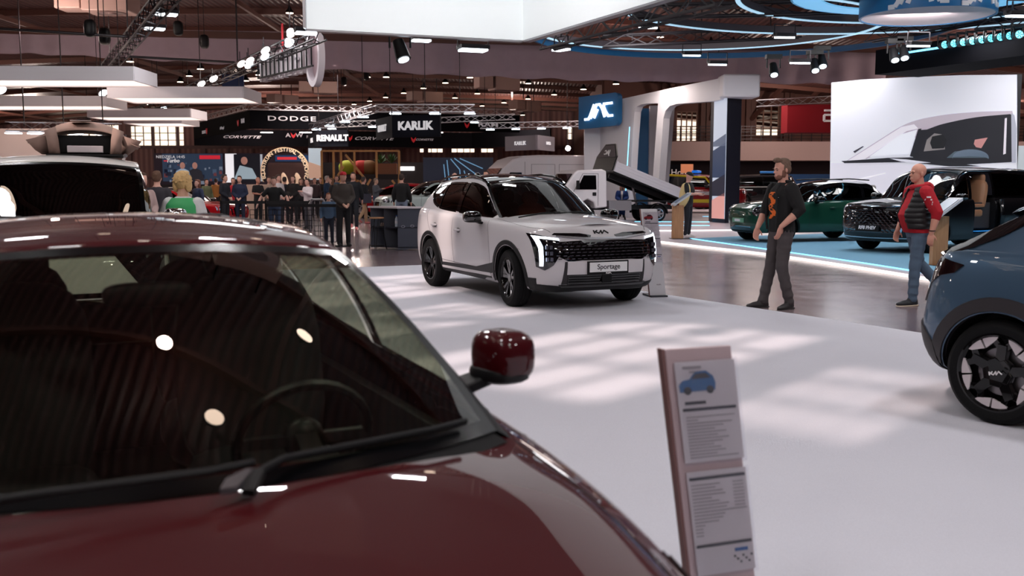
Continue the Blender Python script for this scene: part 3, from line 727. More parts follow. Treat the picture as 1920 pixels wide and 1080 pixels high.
    # ---- greenhouse
    def greenhouse(s, m_body, m_roof, glass_front, glass_side, frit=.05, pil_mat=None):
        sp = s.sp; rows = sp['rows']; n = 6
        segs = {}
        prev = None; pts = []
        for r in rows: pts.append(r)
        arr = crom([p[:5] for p in pts], n); tags = []
        for i in range(len(pts) - 1): tags += [pts[i][5]] * n
        s.edge = [(a[2], a[3], a[4]) for a in arr]
        nv = 10
        def rowpts(a, vs): return [(a[0] + (a[2] - a[0]) * v * v, a[3] * v, a[1] + (a[4] - a[1]) * abs(v) ** 2.2) for v in vs]
        va = [-1, -.955, -.9, -.75, -.6, -.45, -.3, -.15, 0, .15, .3, .45, .6, .75, .9, .955, 1]
        for tg, nm in (('w', 'windscreen'), ('r', 'roof'), ('b', 'rear_window')):
            idx = [i for i, t in enumerate(tags) if t == tg]
            if not idx: continue
            i0, i1 = idx[0], idx[-1] + 1
            if tg == 'r':
                o = MB().grid([rowpts(arr[i], va) for i in range(i0, i1 + 1)]).build(nm, m_roof, s.root, fix=True)
                sf = o.modifiers.new('s', 'SOLIDIFY'); sf.thickness = .03; sf.offset = -1 
            else:
                a0, a1 = arr[i0], arr[i1]
                A = [arr[i] for i in range(i0, i1 + 1)]
                MB().grid([rowpts(a, va[1:-1]) for a in A[1:-1]]).build(nm, glass_front if tg == 'w' else glass_side, s.root)
                fb = MB()
                fb.grid([rowpts(a, va[:2]) for a in A]); fb.grid([rowpts(a, va[-2:]) for a in A]); fb.grid([rowpts(a, va[1:-1]) for a in A[:2]]); fb.grid([rowpts(a, va[1:-1]) for a in A[-2:]])
                fb.build('black_glass_border', M_FRIT, s.root)
        # side
        ex = [e[0] for e in s.edge]; ey = [e[1] for e in s.edge]; ez = [e[2] for e in s.edge]; exm = np.maximum.accumulate(ex)
        E = lambda x: (float(np.interp(x, exm, ey)), float(np.interp(x, exm, ez)))
        bi = sp.get('belt_in', .1)
        belt = lambda x: (s.hw(x) - bi, s.zs(x) - .015)
        def S(x, z):
            yb, zb_ = belt(x); ye, ze = E(x)
            if ze - zb_ < .02: return min(yb, ye)
            t = (z - zb_) / (ze - zb_); tt = min(1.05, max(-.1, t))
            return yb + (ye - yb) * tt + .03 * math.sin(PI * min(1, max(0, tt))) * min(1, (ze - zb_) / .3)
        s.S = S
        lo_, hi_ = interp(sp['dlo_lo']), interp(sp['dlo_hi'])
        lo = lambda x: max(belt(x)[1] - .02, min(lo_(x), E(x)[1])); hi = lambda x: max(lo(x), min(hi_(x), E(x)[1]))
        cols = sp['cols']   # (x bottom, x top, type of the cell after it)
        def line(c, z, zl, zh): t = (z - zl) / (zh - zl + 1e-6); return c[0] + (c[1] - c[0]) * t
        xmin, xmax = ex[0], ex[-1]
        pil = MB(); blk = MB(); 
        def cell(mb, c0, c1, f0, f1, off=0, nx=8, nz=5, side=1):
            rws = []
            for i in range(nx + 1):
                u = i / nx; xb, xt = c0[0] + (c1[0] - c0[0]) * u, c0[1] + (c1[1] - c0[1]) * u; rr = []
                for j in range(nz + 1):
                    w = j / nz; x = xb + (xt - xb) * w; z = f0(x) + (f1(x) - f0(x)) * w
                    rr.append((x, side * (S(x, z) + off), z))
                rws.append(rr)
            mb.grid(rws)
        full = [(xmin, xmin, 'p')] + list(cols)
        full.append((xmax, xmax, 'e'))
        for side in (1, -1):
            for k in range(len(full) - 1):
                c0, c1 = full[k], full[k + 1]; tp = c0[2]
                tgt = pil if tp in ('p',) else blk
                if tp == 'g':
                    g = MB(); cell(g, c0, c1, lambda x: lo(x) + .012, lambda x: max(lo(x) + .013, hi(x) - .012), off=-.008, nx=10, nz=6, side=side)
                    g.build('side_window', glass_side, s.root)
                    tr = MB()
                    # thin black frame round each pane
                    for (ff0, ff1) in ((lambda x: lo(x) - .012, lambda x: lo(x) + .014), (lambda x: hi(x) - .014, lambda x: hi(x) + .012)):
                        cell(tr, c0, c1, ff0, ff1, off=.003, nx=10, nz=1, side=side)
                    tr.build('window_frame', sp.get('framemat', M_GLOSSBLK), s.root)
                elif tp == 'b': cell(blk, c0, c1, lo, hi, off=.002, nx=2, side=side)
                elif tp == 'o' and side == -1: pass
                elif tp == 'o': g = MB(); cell(g, c0, c1, lo, hi, off=-.008, nx=10, nz=6, side=side); g.build('side_window', glass_side, s.root)
                else: cell(pil, c0, c1, lo, hi, nx=5 if k else 8, side=side)
            if not sp.get('no_strips'):
                for k in range(len(full) - 1):
                    c0, c1 = full[k], full[k + 1]
                    if c0[2] != 'o' or side == 1: cell(pil, (c0[0], c0[0]), (c1[0], c1[0]), lambda x: belt(x)[1] - .02, lo, nx=8, nz=2, side=side)
                    cell(pil, (c0[1], c0[1]), (c1[1], c1[1]), hi, lambda x: max(hi(x), E(x)[1] - .0), nx=8, nz=2, side=side)
        pil.build('pillars', pil_mat or m_body, s.root)
        if blk.v: blk.build('door_pillars', M_GLOSSBLK, s.root)
        # combined lookup for patches on the cabin
    def interior(s, seat=M_SEATB, dash=M_INT, x_dash=None, x_seat=None, wheel_side=-1, zfl=.35, rear=True, head=None):
        sp = s.sp; xd = x_dash or sp['cabin'][0] + .25; zd = s.zs(xd) - .06; w = s.hw(xd) - .16
        c = MB(); c.box(((sp['cabin'][0] + sp['cabin'][1]) / 2, 0, zfl), (sp['cabin'][1] - sp['cabin'][0] - .1, 2 * w, .05))
        for sg in (1, -1): c.box(((sp['cabin'][0] + sp['cabin'][1]) / 2 + .1, sg * (w + .0), (zfl + zd) / 2), (sp['cabin'][1] - sp['cabin'][0] - .1, .04, zd - zfl))
        c.box((sp['cabin'][1] - .1, 0, (zfl + zd) / 2), (.05, 2 * w, zd - zfl))
        c.build('cabin_tub', M_INT, s.root, smooth=0)
        rows = []
        for k in range(13):
            y = -w + 2 * w * k / 12; b = .10 * (1 - (k / 6 - 1) ** 2)
            rows.append([(xd - .55 - b, y, zd - .04), (xd - .25, y, zd + .0), (xd + .12, y, zd + .02), (xd + .2, y, zd - .03), (xd + .16, y, zd - .3)])
        MB().grid(rows).build('dashboard', dash, s.root)
        yw = wheel_side * .36
        q = Matrix.Rotation(R(-25), 3, 'Y'); st = MB(); cpt = Vector((xd + .38, yw, zd + .0))
        st.tube([cpt + q @ Vector((0, math.cos(t) * .18, math.sin(t) * .18)) for t in np.linspace(0, 2 * PI, 28, endpoint=False)], .015, closed=True)
        for a in (0, PI, -PI / 2): st.bar(cpt, cpt + q @ Vector((0, math.cos(a) * .18, math.sin(a) * .18)), .03)
        st.ell(cpt, (.03, .06, .06)); st.bar(cpt, cpt + Vector((-.3, 0, -.12)), .06)
        st.build('steering_wheel', mat('wheel_leather', (30, 30, 33), .4), s.root)
        xs_ = x_seat or xd + .85
        for (xx, ys) in ((xs_, (-.36, .36)),) + ((( xs_ + .85, (-.38, .38)),) if rear else ()):
            for y in ys:
                m = MB(); m.ell((xx - .05, y, zfl + .24), (.27, .24, .11), e=.5); q2 = Matrix.Rotation(R(14), 3, 'Y')
                m.ell((xx + .24, y, zfl + .56), (.09, .24, .33), rot=q2, e=.55); m.ell((xx + .33, y, min(zfl + .96, (head or 9))), (.05, .13, .10), e=.6)
                m.bar((xx + .32, y - .05, zfl + .8), (xx + .33, y - .05, zfl + .95), .015, n=6); m.bar((xx + .32, y + .05, zfl + .8), (xx + .33, y + .05, zfl + .95), .015, n=6)
                m.build('seat', seat, s.root)
    # ---- things laid on the body
    def _proj(s, p, axis, sign, off):
        if axis == 'side': o = Vector((p[0], sign * 3, p[1])); d = Vector((0, -sign, 0))
        elif axis == 'front': o = Vector((-3, p[0], p[1])); d = Vector((1, 0, 0))
        elif axis == 'rear': o = Vector((s.L + 3, p[0], p[1])); d = Vector((-1, 0, 0))
        else: o = Vector((p[0], p[1], 4)); d = Vector((0, 0, -1))
        h, nn, i, dist = s.bvh.ray_cast(o, d)
        if h is None or dist > 4.2:
            h, nn, i, dist = s.bvh.find_nearest(o + d * (3 if axis != 'top' else 3))
        if nn.dot(d) > 0: nn = -nn
        return h + nn * off, nn
    def patch(s, name, axis, poly, m, off=.004, sign=1, th=.012, cuts=3, parent=None, smooth=50, label=None):
        bm = bmesh.new(); vs = [bm.verts.new((p[0], p[1], 0)) for p in poly]; bm.faces.new(vs)
        bmesh.ops.triangulate(bm, faces=bm.faces)
        for _ in range(cuts): bmesh.ops.subdivide_edges(bm, edges=bm.edges, cuts=1, use_grid_fill=True)
        bmesh.ops.triangulate(bm, faces=bm.faces)
        bnd = [(e.verts[0].index, e.verts[1].index) for e in bm.edges]
        bm.verts.index_update(); base = []; top = []
        for v in bm.verts:
            h, nn = s._proj((v.co.x, v.co.y), axis, sign, off); top.append(h); base.append(h - nn * (th + off))
        fs = [tuple(v.index for v in f.verts) for f in bm.faces]; n = len(top)
        be = [(e.verts[0].index, e.verts[1].index) for e in bm.edges if len(e.link_faces) == 1]; bm.free()
        mb = MB(); mb.add(top + base, fs + [(a, b, n + b, n + a) for a, b in be])
        o = mb.build(name, m, parent or s.root, smooth=smooth)
        if label: o['label'] = label
        return o
    def seam(s, axis, pts, w=.006, sign=1, off=.0015, mb=None, n=8):
        P_ = crom(pts, n); own = mb or MB(); rows = []
        for i, p in enumerate(P_):
            t = P_[min(i + 1, len(P_) - 1)] - P_[max(0, i - 1)]; t = t / (np.linalg.norm(t) + 1e-9); q = np.array([-t[1], t[0]]) * w / 2
            rows.append([s._proj(p + q, axis, sign, off)[0], s._proj(p - q, axis, sign, off)[0]])
        own.grid(rows); return own
    def ring(s, ax, r0, r1, sign, a0=-.15, a1=PI + .15, m=None, off=.012, name='arch_trim', n=30):
        rows = []; z = s.sp['axz']
        for k in range(n + 1):
            a = a0 + (a1 - a0) * k / n; rr = []
            h1, n1 = s._proj((ax + r1 * math.cos(a), z + r1 * math.sin(a)), 'side', sign, .0)
            hm, nm = s._proj((ax + (r0 + .012) * math.cos(a), z + (r0 + .012) * math.sin(a)), 'side', sign, off)
            inn = Vector((ax + (r0 - .004) * math.cos(a), hm.y - sign * .05, z + (r0 - .004) * math.sin(a)))
            h2, n2 = s._proj((ax + (r1 - .01) * math.cos(a), z + (r1 - .01) * math.sin(a)), 'side', sign, off)
            rows.append([h1 - n1 * .004, h2, (h2 + hm) / 2, hm, inn])
        return MB().grid(rows).build(name, m or M_BLK, s.root)
    def mirrors(s, m, x, z, w=.2, h=.13, d=.11, black_low=True, off=.14, sides=(1, -1), e=.62, arm=True):
        for sg in sides:
            y = sg * (s.hw(x) - .02 + off)
            q = Matrix.Rotation(sg * R(-12), 3, 'Z')
            sh = MB(); sh.ell((x, y, z), (d, w / 2, h / 2), rot=q, e=e, nu=24, nv=14)
            o = sh.build('side_mirror', m, s.root)
            MB().ell((x + d * .55, y, z - .005), (d * .55, w / 2 * .9, h / 2 * .86), rot=q, e=.5, nu=18, nv=10).build('mirror_glass', M_GLOSSBLK, o)
            if black_low: MB().ell((x + .004, y - sg * .01, z - h * .34), (d * 1.0, w / 2 * .98, h * .2), rot=q, e=.7, nu=18, nv=8).build('mirror_base', M_BLK, o)
            MB().prism([(x + .0, sg * (s.hw(x) - .1), z - h * .62), (x + .13, sg * (s.hw(x) - .1), z - h * .62), (x + .07, y - sg * w * .28, z - h * .3), (x - .03, y - sg * w * .28, z - h * .3)], (0, 0, -.035)).build('mirror_arm', M_BLK, o, bevel=.008)
    def handles(s, xs, z, m, sides=(1, -1), w=.2, flush=False):
        for sg in sides:
            for x in xs:
                h, nn = s._proj((x, z(x) if callable(z) else z), 'side', sg, .0)
                mb = MB(); mb.ell(h + Vector((0, sg * .022, 0)), (w / 2, .02, .018), e=.6, nu=14, nv=8)
                o = mb.build('door_handle', m, s.root)
                MB().ell(h + Vector((0, sg * .001, -.004)), (w * .36, .006, .032), nu=14, nv=6).build('handle_recess', M_SEAM if m is not M_BLK else M_GLOSSBLK, o)
    def wiper(s, pts, lab=None):
        mb = MB(); mb.tube(pts, .012, n=6); a, b = Vector(pts[0]), Vector(pts[-1])
        return mb.build('wiper', M_BLK, s.root)

def strokes(name, lines, o, right, up, w, m, parent, depth=.006, h=None):
    M = frame3(o, right, up); mb = MB()
    for ln in lines:
        for a, b in zip(ln[:-1], ln[1:]):
            A, B = M @ Vector((a[0], a[1], 0)), M @ Vector((b[0], b[1], 0)); d = (B - A).normalized(); mb.bar(A - d * w * .3, B + d * w * .3, w, depth, up=(M.to_3x3() @ Vector((0, 0, 1))))
    return mb.build(name, m, parent, smooth=0)
def kia_logo(k):  # joined letters
    return [[(-1.0 * k, -.24 * k), (-1.0 * k, .24 * k)], [(-.92 * k, -.02 * k), (-.5 * k, .24 * k)], [(-.8 * k, .02 * k), (-.38 * k, -.24 * k), (.06 * k, .24 * k), (.06 * k, -.24 * k)], [(.06 * k, -.24 * k), (.12 * k, -.24 * k), (.52 * k, .24 * k), (.95 * k, -.24 * k)]]

def car_root(name, label, head, wheel_xy, wheel_local, z=0.0, group=None):
    """head: unit heading in the hall; wheel_xy: where a wheel touches the floor; wheel_local: that wheel in car space."""
    hx, hy = head; rz = math.atan2(-hy, -hx); c, s_ = math.cos(rz), math.sin(rz)
    lx, ly = wheel_local; ox, oy = wheel_xy[0] - (c * lx - s_ * ly), wheel_xy[1] - (s_ * lx + c * ly)
    return thing(name, label, 'car', (ox, oy, z), rz, group)

# ---------------- white crossover in the middle
def sportage():
    L = 4.54
    root = car_root('compact_suv', 'white compact suv with black roof, angular light signature and model name plate on the carpet', (.433, -.901), (.04, 12.33), (.88, .80), .012)
    sp = dict(L=L, outline=[(0, 0), (.012, .3), (.06, .6), (.17, .79), (.40, .885), (.9, .925), (1.6, .915), (2.6, .915), (3.5, .925), (4.05, .90), (4.35, .80), (4.49, .6), (4.53, .3), (4.54, 0)],
        zs=[(0, .90), (.25, .965), (.6, 1.00), (1.2, 1.045), (2.2, 1.08), (3.2, 1.12), (4.0, 1.16), (4.54, 1.14)], zb=[(0, .24), (.4, .22), (2.3, .24), (4.1, .26), (4.54, .34)],
        zc=[(0, .90), (.12, .985), (.5, 1.065), (1.0, 1.115), (1.5, 1.14), (4.0, 1.16), (4.54, 1.14)],
        f=[0, .1, .25, .42, .6, .76, .88, .96, 1.0], side_in=[.09, .04, .025, .012, .0, .0, .012, .032, .075], front_in=[.14, .06, .025, .0, .0, .02, .045, .075, .13], rear_in=[.1, .04, .0, .0, .03, .05, .08, .1, .14],
        arches=[(.88, .405), (3.56, .405)], axz=.355, cabin=(1.35, 4.2), belt_in=.085,
        rows=[(1.12, 1.10, 1.46, .735, 1.05, 'w'), (1.36, 1.24, 1.68, .705, 1.19, 'w'), (1.68, 1.41, 1.93, .66, 1.355, 'w'), (2.0, 1.555, 2.18, .60, 1.50, 'r'), (2.35, 1.625, 2.42, .585, 1.56, 'r'), (2.9, 1.655, 2.9, .585, 1.585, 'r'), (3.6, 1.63, 3.55, .575, 1.555, 'r'), (4.1, 1.565, 4.0, .56, 1.50, 'b'), (4.3, 1.36, 4.2, .6, 1.32, 'b'), (4.46, 1.15, 4.36, .66, 1.12, 'b')],
        dlo_lo=[(1.5, 1.085), (2.0, 1.10), (2.9, 1.135), (3.3, 1.16), (3.6, 1.22), (3.98, 1.42)], dlo_hi=[(1.5, 1.09), (1.62, 1.14), (1.9, 1.32), (2.2, 1.465), (2.6, 1.52), (3.2, 1.525), (3.7, 1.49), (3.98, 1.43)],
        cols=[(1.56, 1.56, 'g'), (2.62, 2.66, 'b'), (2.73, 2.77, 'g'), (3.36, 3.44, 'b'), (3.40, 3.48, 'g'), (3.97, 3.97, 'p')])
    c = Car(sp, root); W_ = paint('white_car_paint', (206, 202, 206), 0, .3)
    c.body(W_); c.greenhouse(W_, M_GLOSSBLK, M_GLW, M_GLS); c.interior(seat=mat('orange_brown_seat', (150, 60, 40), .6))
    for sg in (1, -1):
        c.ring(.88, .405, .475, sg); c.ring(3.56, .405, .475, sg)
        c.patch('sill_trim', 'side', [(1.27, .27), (3.16, .27), (3.14, .40), (2.6, .41), (1.9, .42), (1.30, .52)], M_BLK, sign=sg, off=.008, cuts=2)
        c.patch('sill_accent', 'side', [(1.42, .335), (3.1, .325), (3.1, .355), (1.42, .375)], W_, sign=sg, off=.014, cuts=2)
        c.patch('bumper_corner', 'side', [(.30, .25), (.52, .25), (.56, .34), (.40, .40), (.27, .40)], M_BLK, sign=sg, off=.008, cuts=2)
        # flank crease lines and door gaps
        mb = MB(); c.seam('side', [(1.45, .42), (1.42, .62), (1.44, .85), (1.52, 1.04)], sign=sg, mb=mb)
        c.seam('side', [(2.66, .42), (2.68, .7), (2.68, 1.09)], sign=sg, mb=mb); c.seam('side', [(3.15, .45), (3.28, .66), (3.5, .84), (3.62, 1.0), (3.66, 1.13)], sign=sg, mb=mb)
        c.seam('side', [(.55, .73), (.85, .75), (1.2, .76), (1.43, .77)][:2], sign=sg, mb=mb, w=.004)
        c.seam('side', [(1.45, .42), (2.3, .42), (3.15, .44)], sign=sg, mb=mb)
        mb.build('door_gap', M_SEAM, root, smooth=0)
        rl_ = MB(); 
        pts = [(x, sg * (np.interp(x, [2.2, 2.9, 3.6, 3.95], [.59, .585, .575, .57])), np.interp(x, [2.15, 2.3, 2.5, 2.9, 3.6, 3.9, 3.98], [1.51, 1.575, 1.615, 1.64, 1.615, 1.565, 1.53])) for x in np.linspace(2.15, 3.98, 16)]
        rl_.tube(pts, .017, n=8); rl_.build('roof_rail', M_GLOSSBLK, root)
    # bonnet shut line
    for sg in (1, -1): c.seam('top', [(.22, sg * .66), (.5, sg * .79), (.9, sg * .82), (1.42, sg * .79)]).build('bonnet_gap', M_SEAM, root, smooth=0)
    # face
    c.patch('upper_grille', 'front', [(-.62, .66), (-.5, .60), (-.34, .615), (.34, .615), (.5, .60), (.62, .66), (.68, .80), (.66, .83), (.3, .845), (-.3, .845), (-.66, .83), (-.68, .80)], M_GLOSSBLK, off=.006, cuts=3)
    gr = MB()
    for j in range(6):
        z = .635 + j * .036
        for i in range(-8, 9):
            y = i * .076 + (.02 if j % 2 else 0)
            if abs(y) > .64: continue
            h, nn = c._proj((y, z), 'front', 1, .018)
            gr.box(h, (.014, .048, .010))
    gr.build('grille_slats', mat('dark_chrome', (128, 126, 134), .22, metal=1), root, smooth=0)
    for sg in (1, -1):
        c.patch('chrome_brow', 'front', [(0, .872), (sg * .26, .872), (sg * .62, .90), (sg * .62, .885), (sg * .26, .852), (0, .852)], mat('satin_silver', (196, 196, 202), .25, metal=.8), off=.014, cuts=3)
        c.patch('bonnet_vent', 'front', [(sg * .16, .90), (sg * .3, .925), (sg * .62, .932), (sg * .66, .912), (sg * .3, .882), (sg * .18, .882)], M_GLOSSBLK, off=.006, cuts=3)
    for sg in (1, -1):
        # headlamp wraps the corner: laid on from the front three-quarter via both directions
        hl = [(sg * .60, .86), (sg * .885, .93), (sg * .89, .90), (sg * .85, .74), (sg * .83, .54), (sg * .76, .50), (sg * .68, .56), (sg * .62, .66)]
        hd = c.patch('headlamp', 'front', [(y if abs(y) < .86 else sg * .862, z) for y, z in hl], M_LAMPG, off=.008, cuts=4)
        c.patch('daytime_light', 'front', [(sg * .845, .905), (sg * .60, .865), (sg * .60, .845), (sg * .80, .872), (sg * .775, .78), (sg * .775, .55), (sg * .805, .55), (sg * .812, .76)], M_DRL, off=.016, cuts=3, parent=hd)
        lens = MB()
        for z in (.77, .70, .63):
            for yy in (.70, .74): h, nn = c._proj((sg * yy, z), 'front', 1, .012); lens.box(h, (.02, .034, .045))
        lens.build('lamp_lens', mat('lamp_chrome', (140, 145, 160), .15, metal=.9), hd, smooth=0)
    # lower bumper
    c.patch('bumper_frame', 'front', [(-.55, .60), (.55, .60), (.57, .33), (-.57, .33)], mat('matt_dark_trim', (36, 33, 36), .6), off=.006, cuts=3)
    c.patch('bumper_panel', 'front', [(-.52, .605), (.52, .605), (.52, .45), (-.52, .45)], W_, off=.016, cuts=3)
    c.patch('lower_grille', 'front', [(-.50, .44), (.50, .44), (.50, .33), (-.50, .33)], M_GLOSSBLK, off=.012, cuts=2)
    ls = MB()
    for z in (.36, .39, .42):
        rows = [[c._proj((y, z - .004), 'front', 1, .018)[0], c._proj((y, z + .004), 'front', 1, .018)[0]] for y in np.linspace(-.49, .49, 14)]; ls.grid(rows)
    h, nn = c._proj((0, .39), 'front', 1, .02); ls.box(h, (.02, .13, .09))
    ls.build('lower_slats', M_BLK, root, smooth=0)
    c.patch('skid_plate', 'front', [(-.82, .33), (-.5, .30), (.5, .30), (.82, .33), (.78, .235), (-.78, .235)], M_BLK, off=.01, cuts=3)
    c.patch('skid_accent', 'front', [(-.6, .325), (.6, .325), (.56, .30), (-.56, .30)], M_GLOSSBLK, off=.02, cuts=3)
    # plate
    h, nn = c._proj((0, .525), 'front', 1, .03)
    pf = MB().box(h + Vector((.01, 0, 0)), (.025, .56, .155)).build('number_plate', M_BLK, root, smooth=0)
    MB().box(h + Vector((-.005, 0, .006)), (.004, .52, .115)).build('plate_card', mat('plate_white', (232, 232, 234), .5, em=.0), pf, smooth=0)
    text_on('plate_text', 'Sportage', h + Vector((-.009, 0, .008)), (0, -1, 0), (0, 0, 1), .085, mat('plate_ink', (40, 40, 44), .6), pf, depth=.002, bold=.001, sx=1.05)
    strokes('plate_badge', kia_logo(.035), h + Vector((-.009, 0, -.066)), (0, -1, 0), (0, 0, 1), .006, M_TXT, pf, depth=.003)
    hb, nb = c._proj((0, .935), 'front', 1, .006)
    strokes('bonnet_badge', kia_logo(.095), hb, (0, -1, 0), nb.cross(Vector((0, -1, 0))), .014, M_BLK, root, depth=.008)
    c.mirrors(M_GLOSSBLK, 1.68, 1.09, w=.23, h=.145, d=.1)
    c.handles([2.45, 3.3], lambda x: .88 + (x - 2.4) * .05, W_)
    wm = paint('black_wheel', (7, 7, 9), .3)
    for ax in (.88, 3.56):
        for sg in (1, -1):
            make_wheel(.355, .235, .245, 'twin', wm, root, (ax, sg * .80, .355), sg, steer=R(-6) if ax < 2 else 0)
    wp = MB(); wp.tube([(1.16, .1, 1.13), (1.25, -.3, 1.15), (1.42, -.62, 1.12)], .01, n=6); wp.tube([(1.15, .62, 1.09), (1.2, .25, 1.14), (1.2, .0, 1.145)], .01, n=6); wp.build('wipers', M_BLK, root)
    c.patch('rear_lamp', 'side', [(4.25, 1.02), (4.33, 1.04), (4.40, .95), (4.36, .80), (4.3, .82), (4.33, .92)], M_REDL, sign=1, off=.006, cuts=2)
    MB().ell((3.86, 0, 1.645), (.09, .02, .035)).build('roof_aerial', M_GLOSSBLK, root)
    return root
SPORT = sportage()

# ---------------- dark red hatchback in front of the camera
def redcar():
    L = 4.36
    ps = R(26); root = car_root('hatchback', 'dark red hatchback filling the foreground, camera looking over its windscreen and bonnet', (math.sin(ps), -math.cos(ps)), (-.038, 2.40), (1.47, -.725), .012)
    sp = dict(L=L, on=7, outline=[(0, 0), (.02, .3), (.09, .52), (.24, .68), (.5, .79), (.95, .87), (1.5, .905), (2.4, .92), (3.3, .92), (3.9, .87), (4.2, .74), (4.33, .5), (4.355, .25), (4.36, 0)],
        zs=[(0, .70), (.3, .75), (.7, .81), (1.2, .875), (1.6, .905), (2.4, .935), (3.3, .97), (4.0, 1.0), (4.36, .98)], zb=[(0, .2), (.4, .18), (2.3, .2), (4.0, .24), (4.36, .3)],
        zc=[(0, .70), (.15, .775), (.5, .86), (.9, .925), (1.25, .965), (1.7, .97), (4.0, 1.02), (4.36, .98)],
        f=[0, .1, .25, .42, .6, .76, .88, .96, 1.0], side_in=[.09, .04, .025, .012, .0, .0, .010, .034, .085], front_in=[.14, .06, .025, .0, .0, .03, .06, .09, .15], rear_in=[.1, .04, .0, .0, .03, .05, .08, .1, .14],
        arches=[(.88, .37), (3.53, .37)], axz=.32, cabin=(1.3, 4.0), belt_in=.11,
        rows=[(1.16, .96, 1.47, .725, .93, 'w'), (1.44, 1.09, 1.75, .70, 1.065, 'w'), (1.80, 1.235, 2.06, .655, 1.20, 'w'), (2.20, 1.365, 2.38, .60, 1.32, 'r'), (2.50, 1.415, 2.60, .575, 1.365, 'r'), (2.95, 1.435, 2.98, .56, 1.385, 'r'), (3.45, 1.405, 3.4, .55, 1.345, 'r'), (3.95, 1.345, 3.85, .54, 1.29, 'b'), (4.13, 1.17, 4.03, .58, 1.14, 'b'), (4.26, 1.0, 4.17, .63, .98, 'b')],
        dlo_lo=[(1.55, .93), (2.0, .945), (3.0, .985), (3.4, 1.03), (3.72, 1.15)], dlo_hi=[(1.55, .935), (1.75, 1.02), (2.05, 1.16), (2.35, 1.265), (2.7, 1.325), (3.2, 1.315), (3.5, 1.27), (3.72, 1.16)],
        cols=[(1.62, 1.62, 'g'), (2.55, 2.62, 'b'), (2.66, 2.73, 'g'), (3.4, 3.4, 'b'), (3.43, 3.43, 'g'), (3.71, 3.71, 'p')])
    c = Car(sp, root); W_ = paint('dark_red_car_paint', (62, 5, 12), .0, .5)
    gl = glassmat('lightly_tinted_screen', (196, 200, 186), .07)
    c.body(W_); c.greenhouse(W_, W_, gl, glassmat('side_glass_clear', (205, 214, 196), .05), pil_mat=mat('satin_black_pillar', (8, 7, 9), .5, spec=.12)); c.interior(dash=mat('charcoal_dash', (26, 25, 28), .6), seat=mat('charcoal_seat', (36, 34, 38), .7))
    for sg in (1, -1):
        c.patch('headlamp', 'side', [(.22, .70), (.9, .80), (.86, .775), (.6, .70), (.32, .62), (.2, .62)], M_LAMPG, sign=sg, off=.005, cuts=3)
        c.patch('daytime_light', 'side', [(.30, .705), (.88, .795), (.88, .785), (.32, .685)], M_CHR, sign=sg, off=.01, cuts=3)
        mb = MB(); c.seam('side', [(1.5, .35), (1.47, .6), (1.5, .8), (1.56, .90)], sign=sg, mb=mb); c.seam('side', [(2.6, .35), (2.62, .7), (2.62, .93)], sign=sg, mb=mb); mb.build('door_gap', M_SEAM, root, smooth=0)
    for sg in (1, -1): c.seam('top', [(.24, sg * .6), (.5, sg * .70), (.9, sg * .76), (1.45, sg * .765)], w=.005).build('bonnet_gap', M_SEAM, root, smooth=0)
    # cowl in front of the glass
    rows = []
    for k in range(17):
        v = -1 + 2 * k / 16; x = 1.16 + .31 * v * v; y = .725 * v; z = .95 - .03 * abs(v) ** 2.2
        rows.append([(x - .05, y * 1.01, z - .008), (x - .01, y * .99, z + .004), (x + .03, y * .96, z + .018)])
    MB().grid(rows).build('scuttle_panel', mat('matt_black', (9, 8, 10), .75, spec=.2), root)
    for (pts) in ([(1.10, -.05, .972), (1.15, -.08, .995), (1.20, -.14, 1.0), (1.34, -.5, .985), (1.42, -.62, .975)], [(1.18, .62, .965), (1.19, .56, .985), (1.17, .3, .998), (1.17, -.0, 1.002), (1.20, -.08, 1.0)]):
        w = MB(); w.tube(pts, .008, n=8); a = Vector(pts[0]); w.bar(a, Vector(pts[1]), .025, .015); w.build('wiper', M_BLK, root)
    MB().prism([(1.10, .0, .975), (1.10, -.03, .975), (1.15, -.07, .99), (1.16, -.06, .99), (1.125, -.015, .985)], (0, 0, .012)).build('wiper_cap', mat('satin_grey_plastic', (70, 66, 70), .25), root)
    c.mirrors(W_, 1.97, 1.02, w=.155, h=.155, d=.095, off=.085)
    c.handles([2.42, 3.2], .80, W_)
    hb, nb = c._proj((0, .62), 'front', 1, .01)
    strokes('bonnet_badge', kia_logo(.1), hb, (0, -1, 0), nb.cross(Vector((0, -1, 0))), .014, M_CHR, root, depth=.01)
    c.patch('front_grille', 'front', [(-.6, .56), (.6, .56), (.55, .48), (-.55, .48)], M_GLOSSBLK, off=.006)
    # sun visors and inside mirror
    MB().ell((2.18, 0, 1.23), (.03, .12, .035), e=.6).build('inside_mirror', M_BLK, root)
    MB().ell((4.0, 0, 1.35), (.07, .02, .03)).build('roof_aerial', M_GLOSSBLK, root)
    wm = paint('black_wheel', (7, 7, 9))
    for ax in (.88, 3.53):
        for sg in (1, -1): make_wheel(.32, .215, .22, 'twin', wm, root, (ax, sg * .79, .32), sg)
    return root
REDC = redcar()

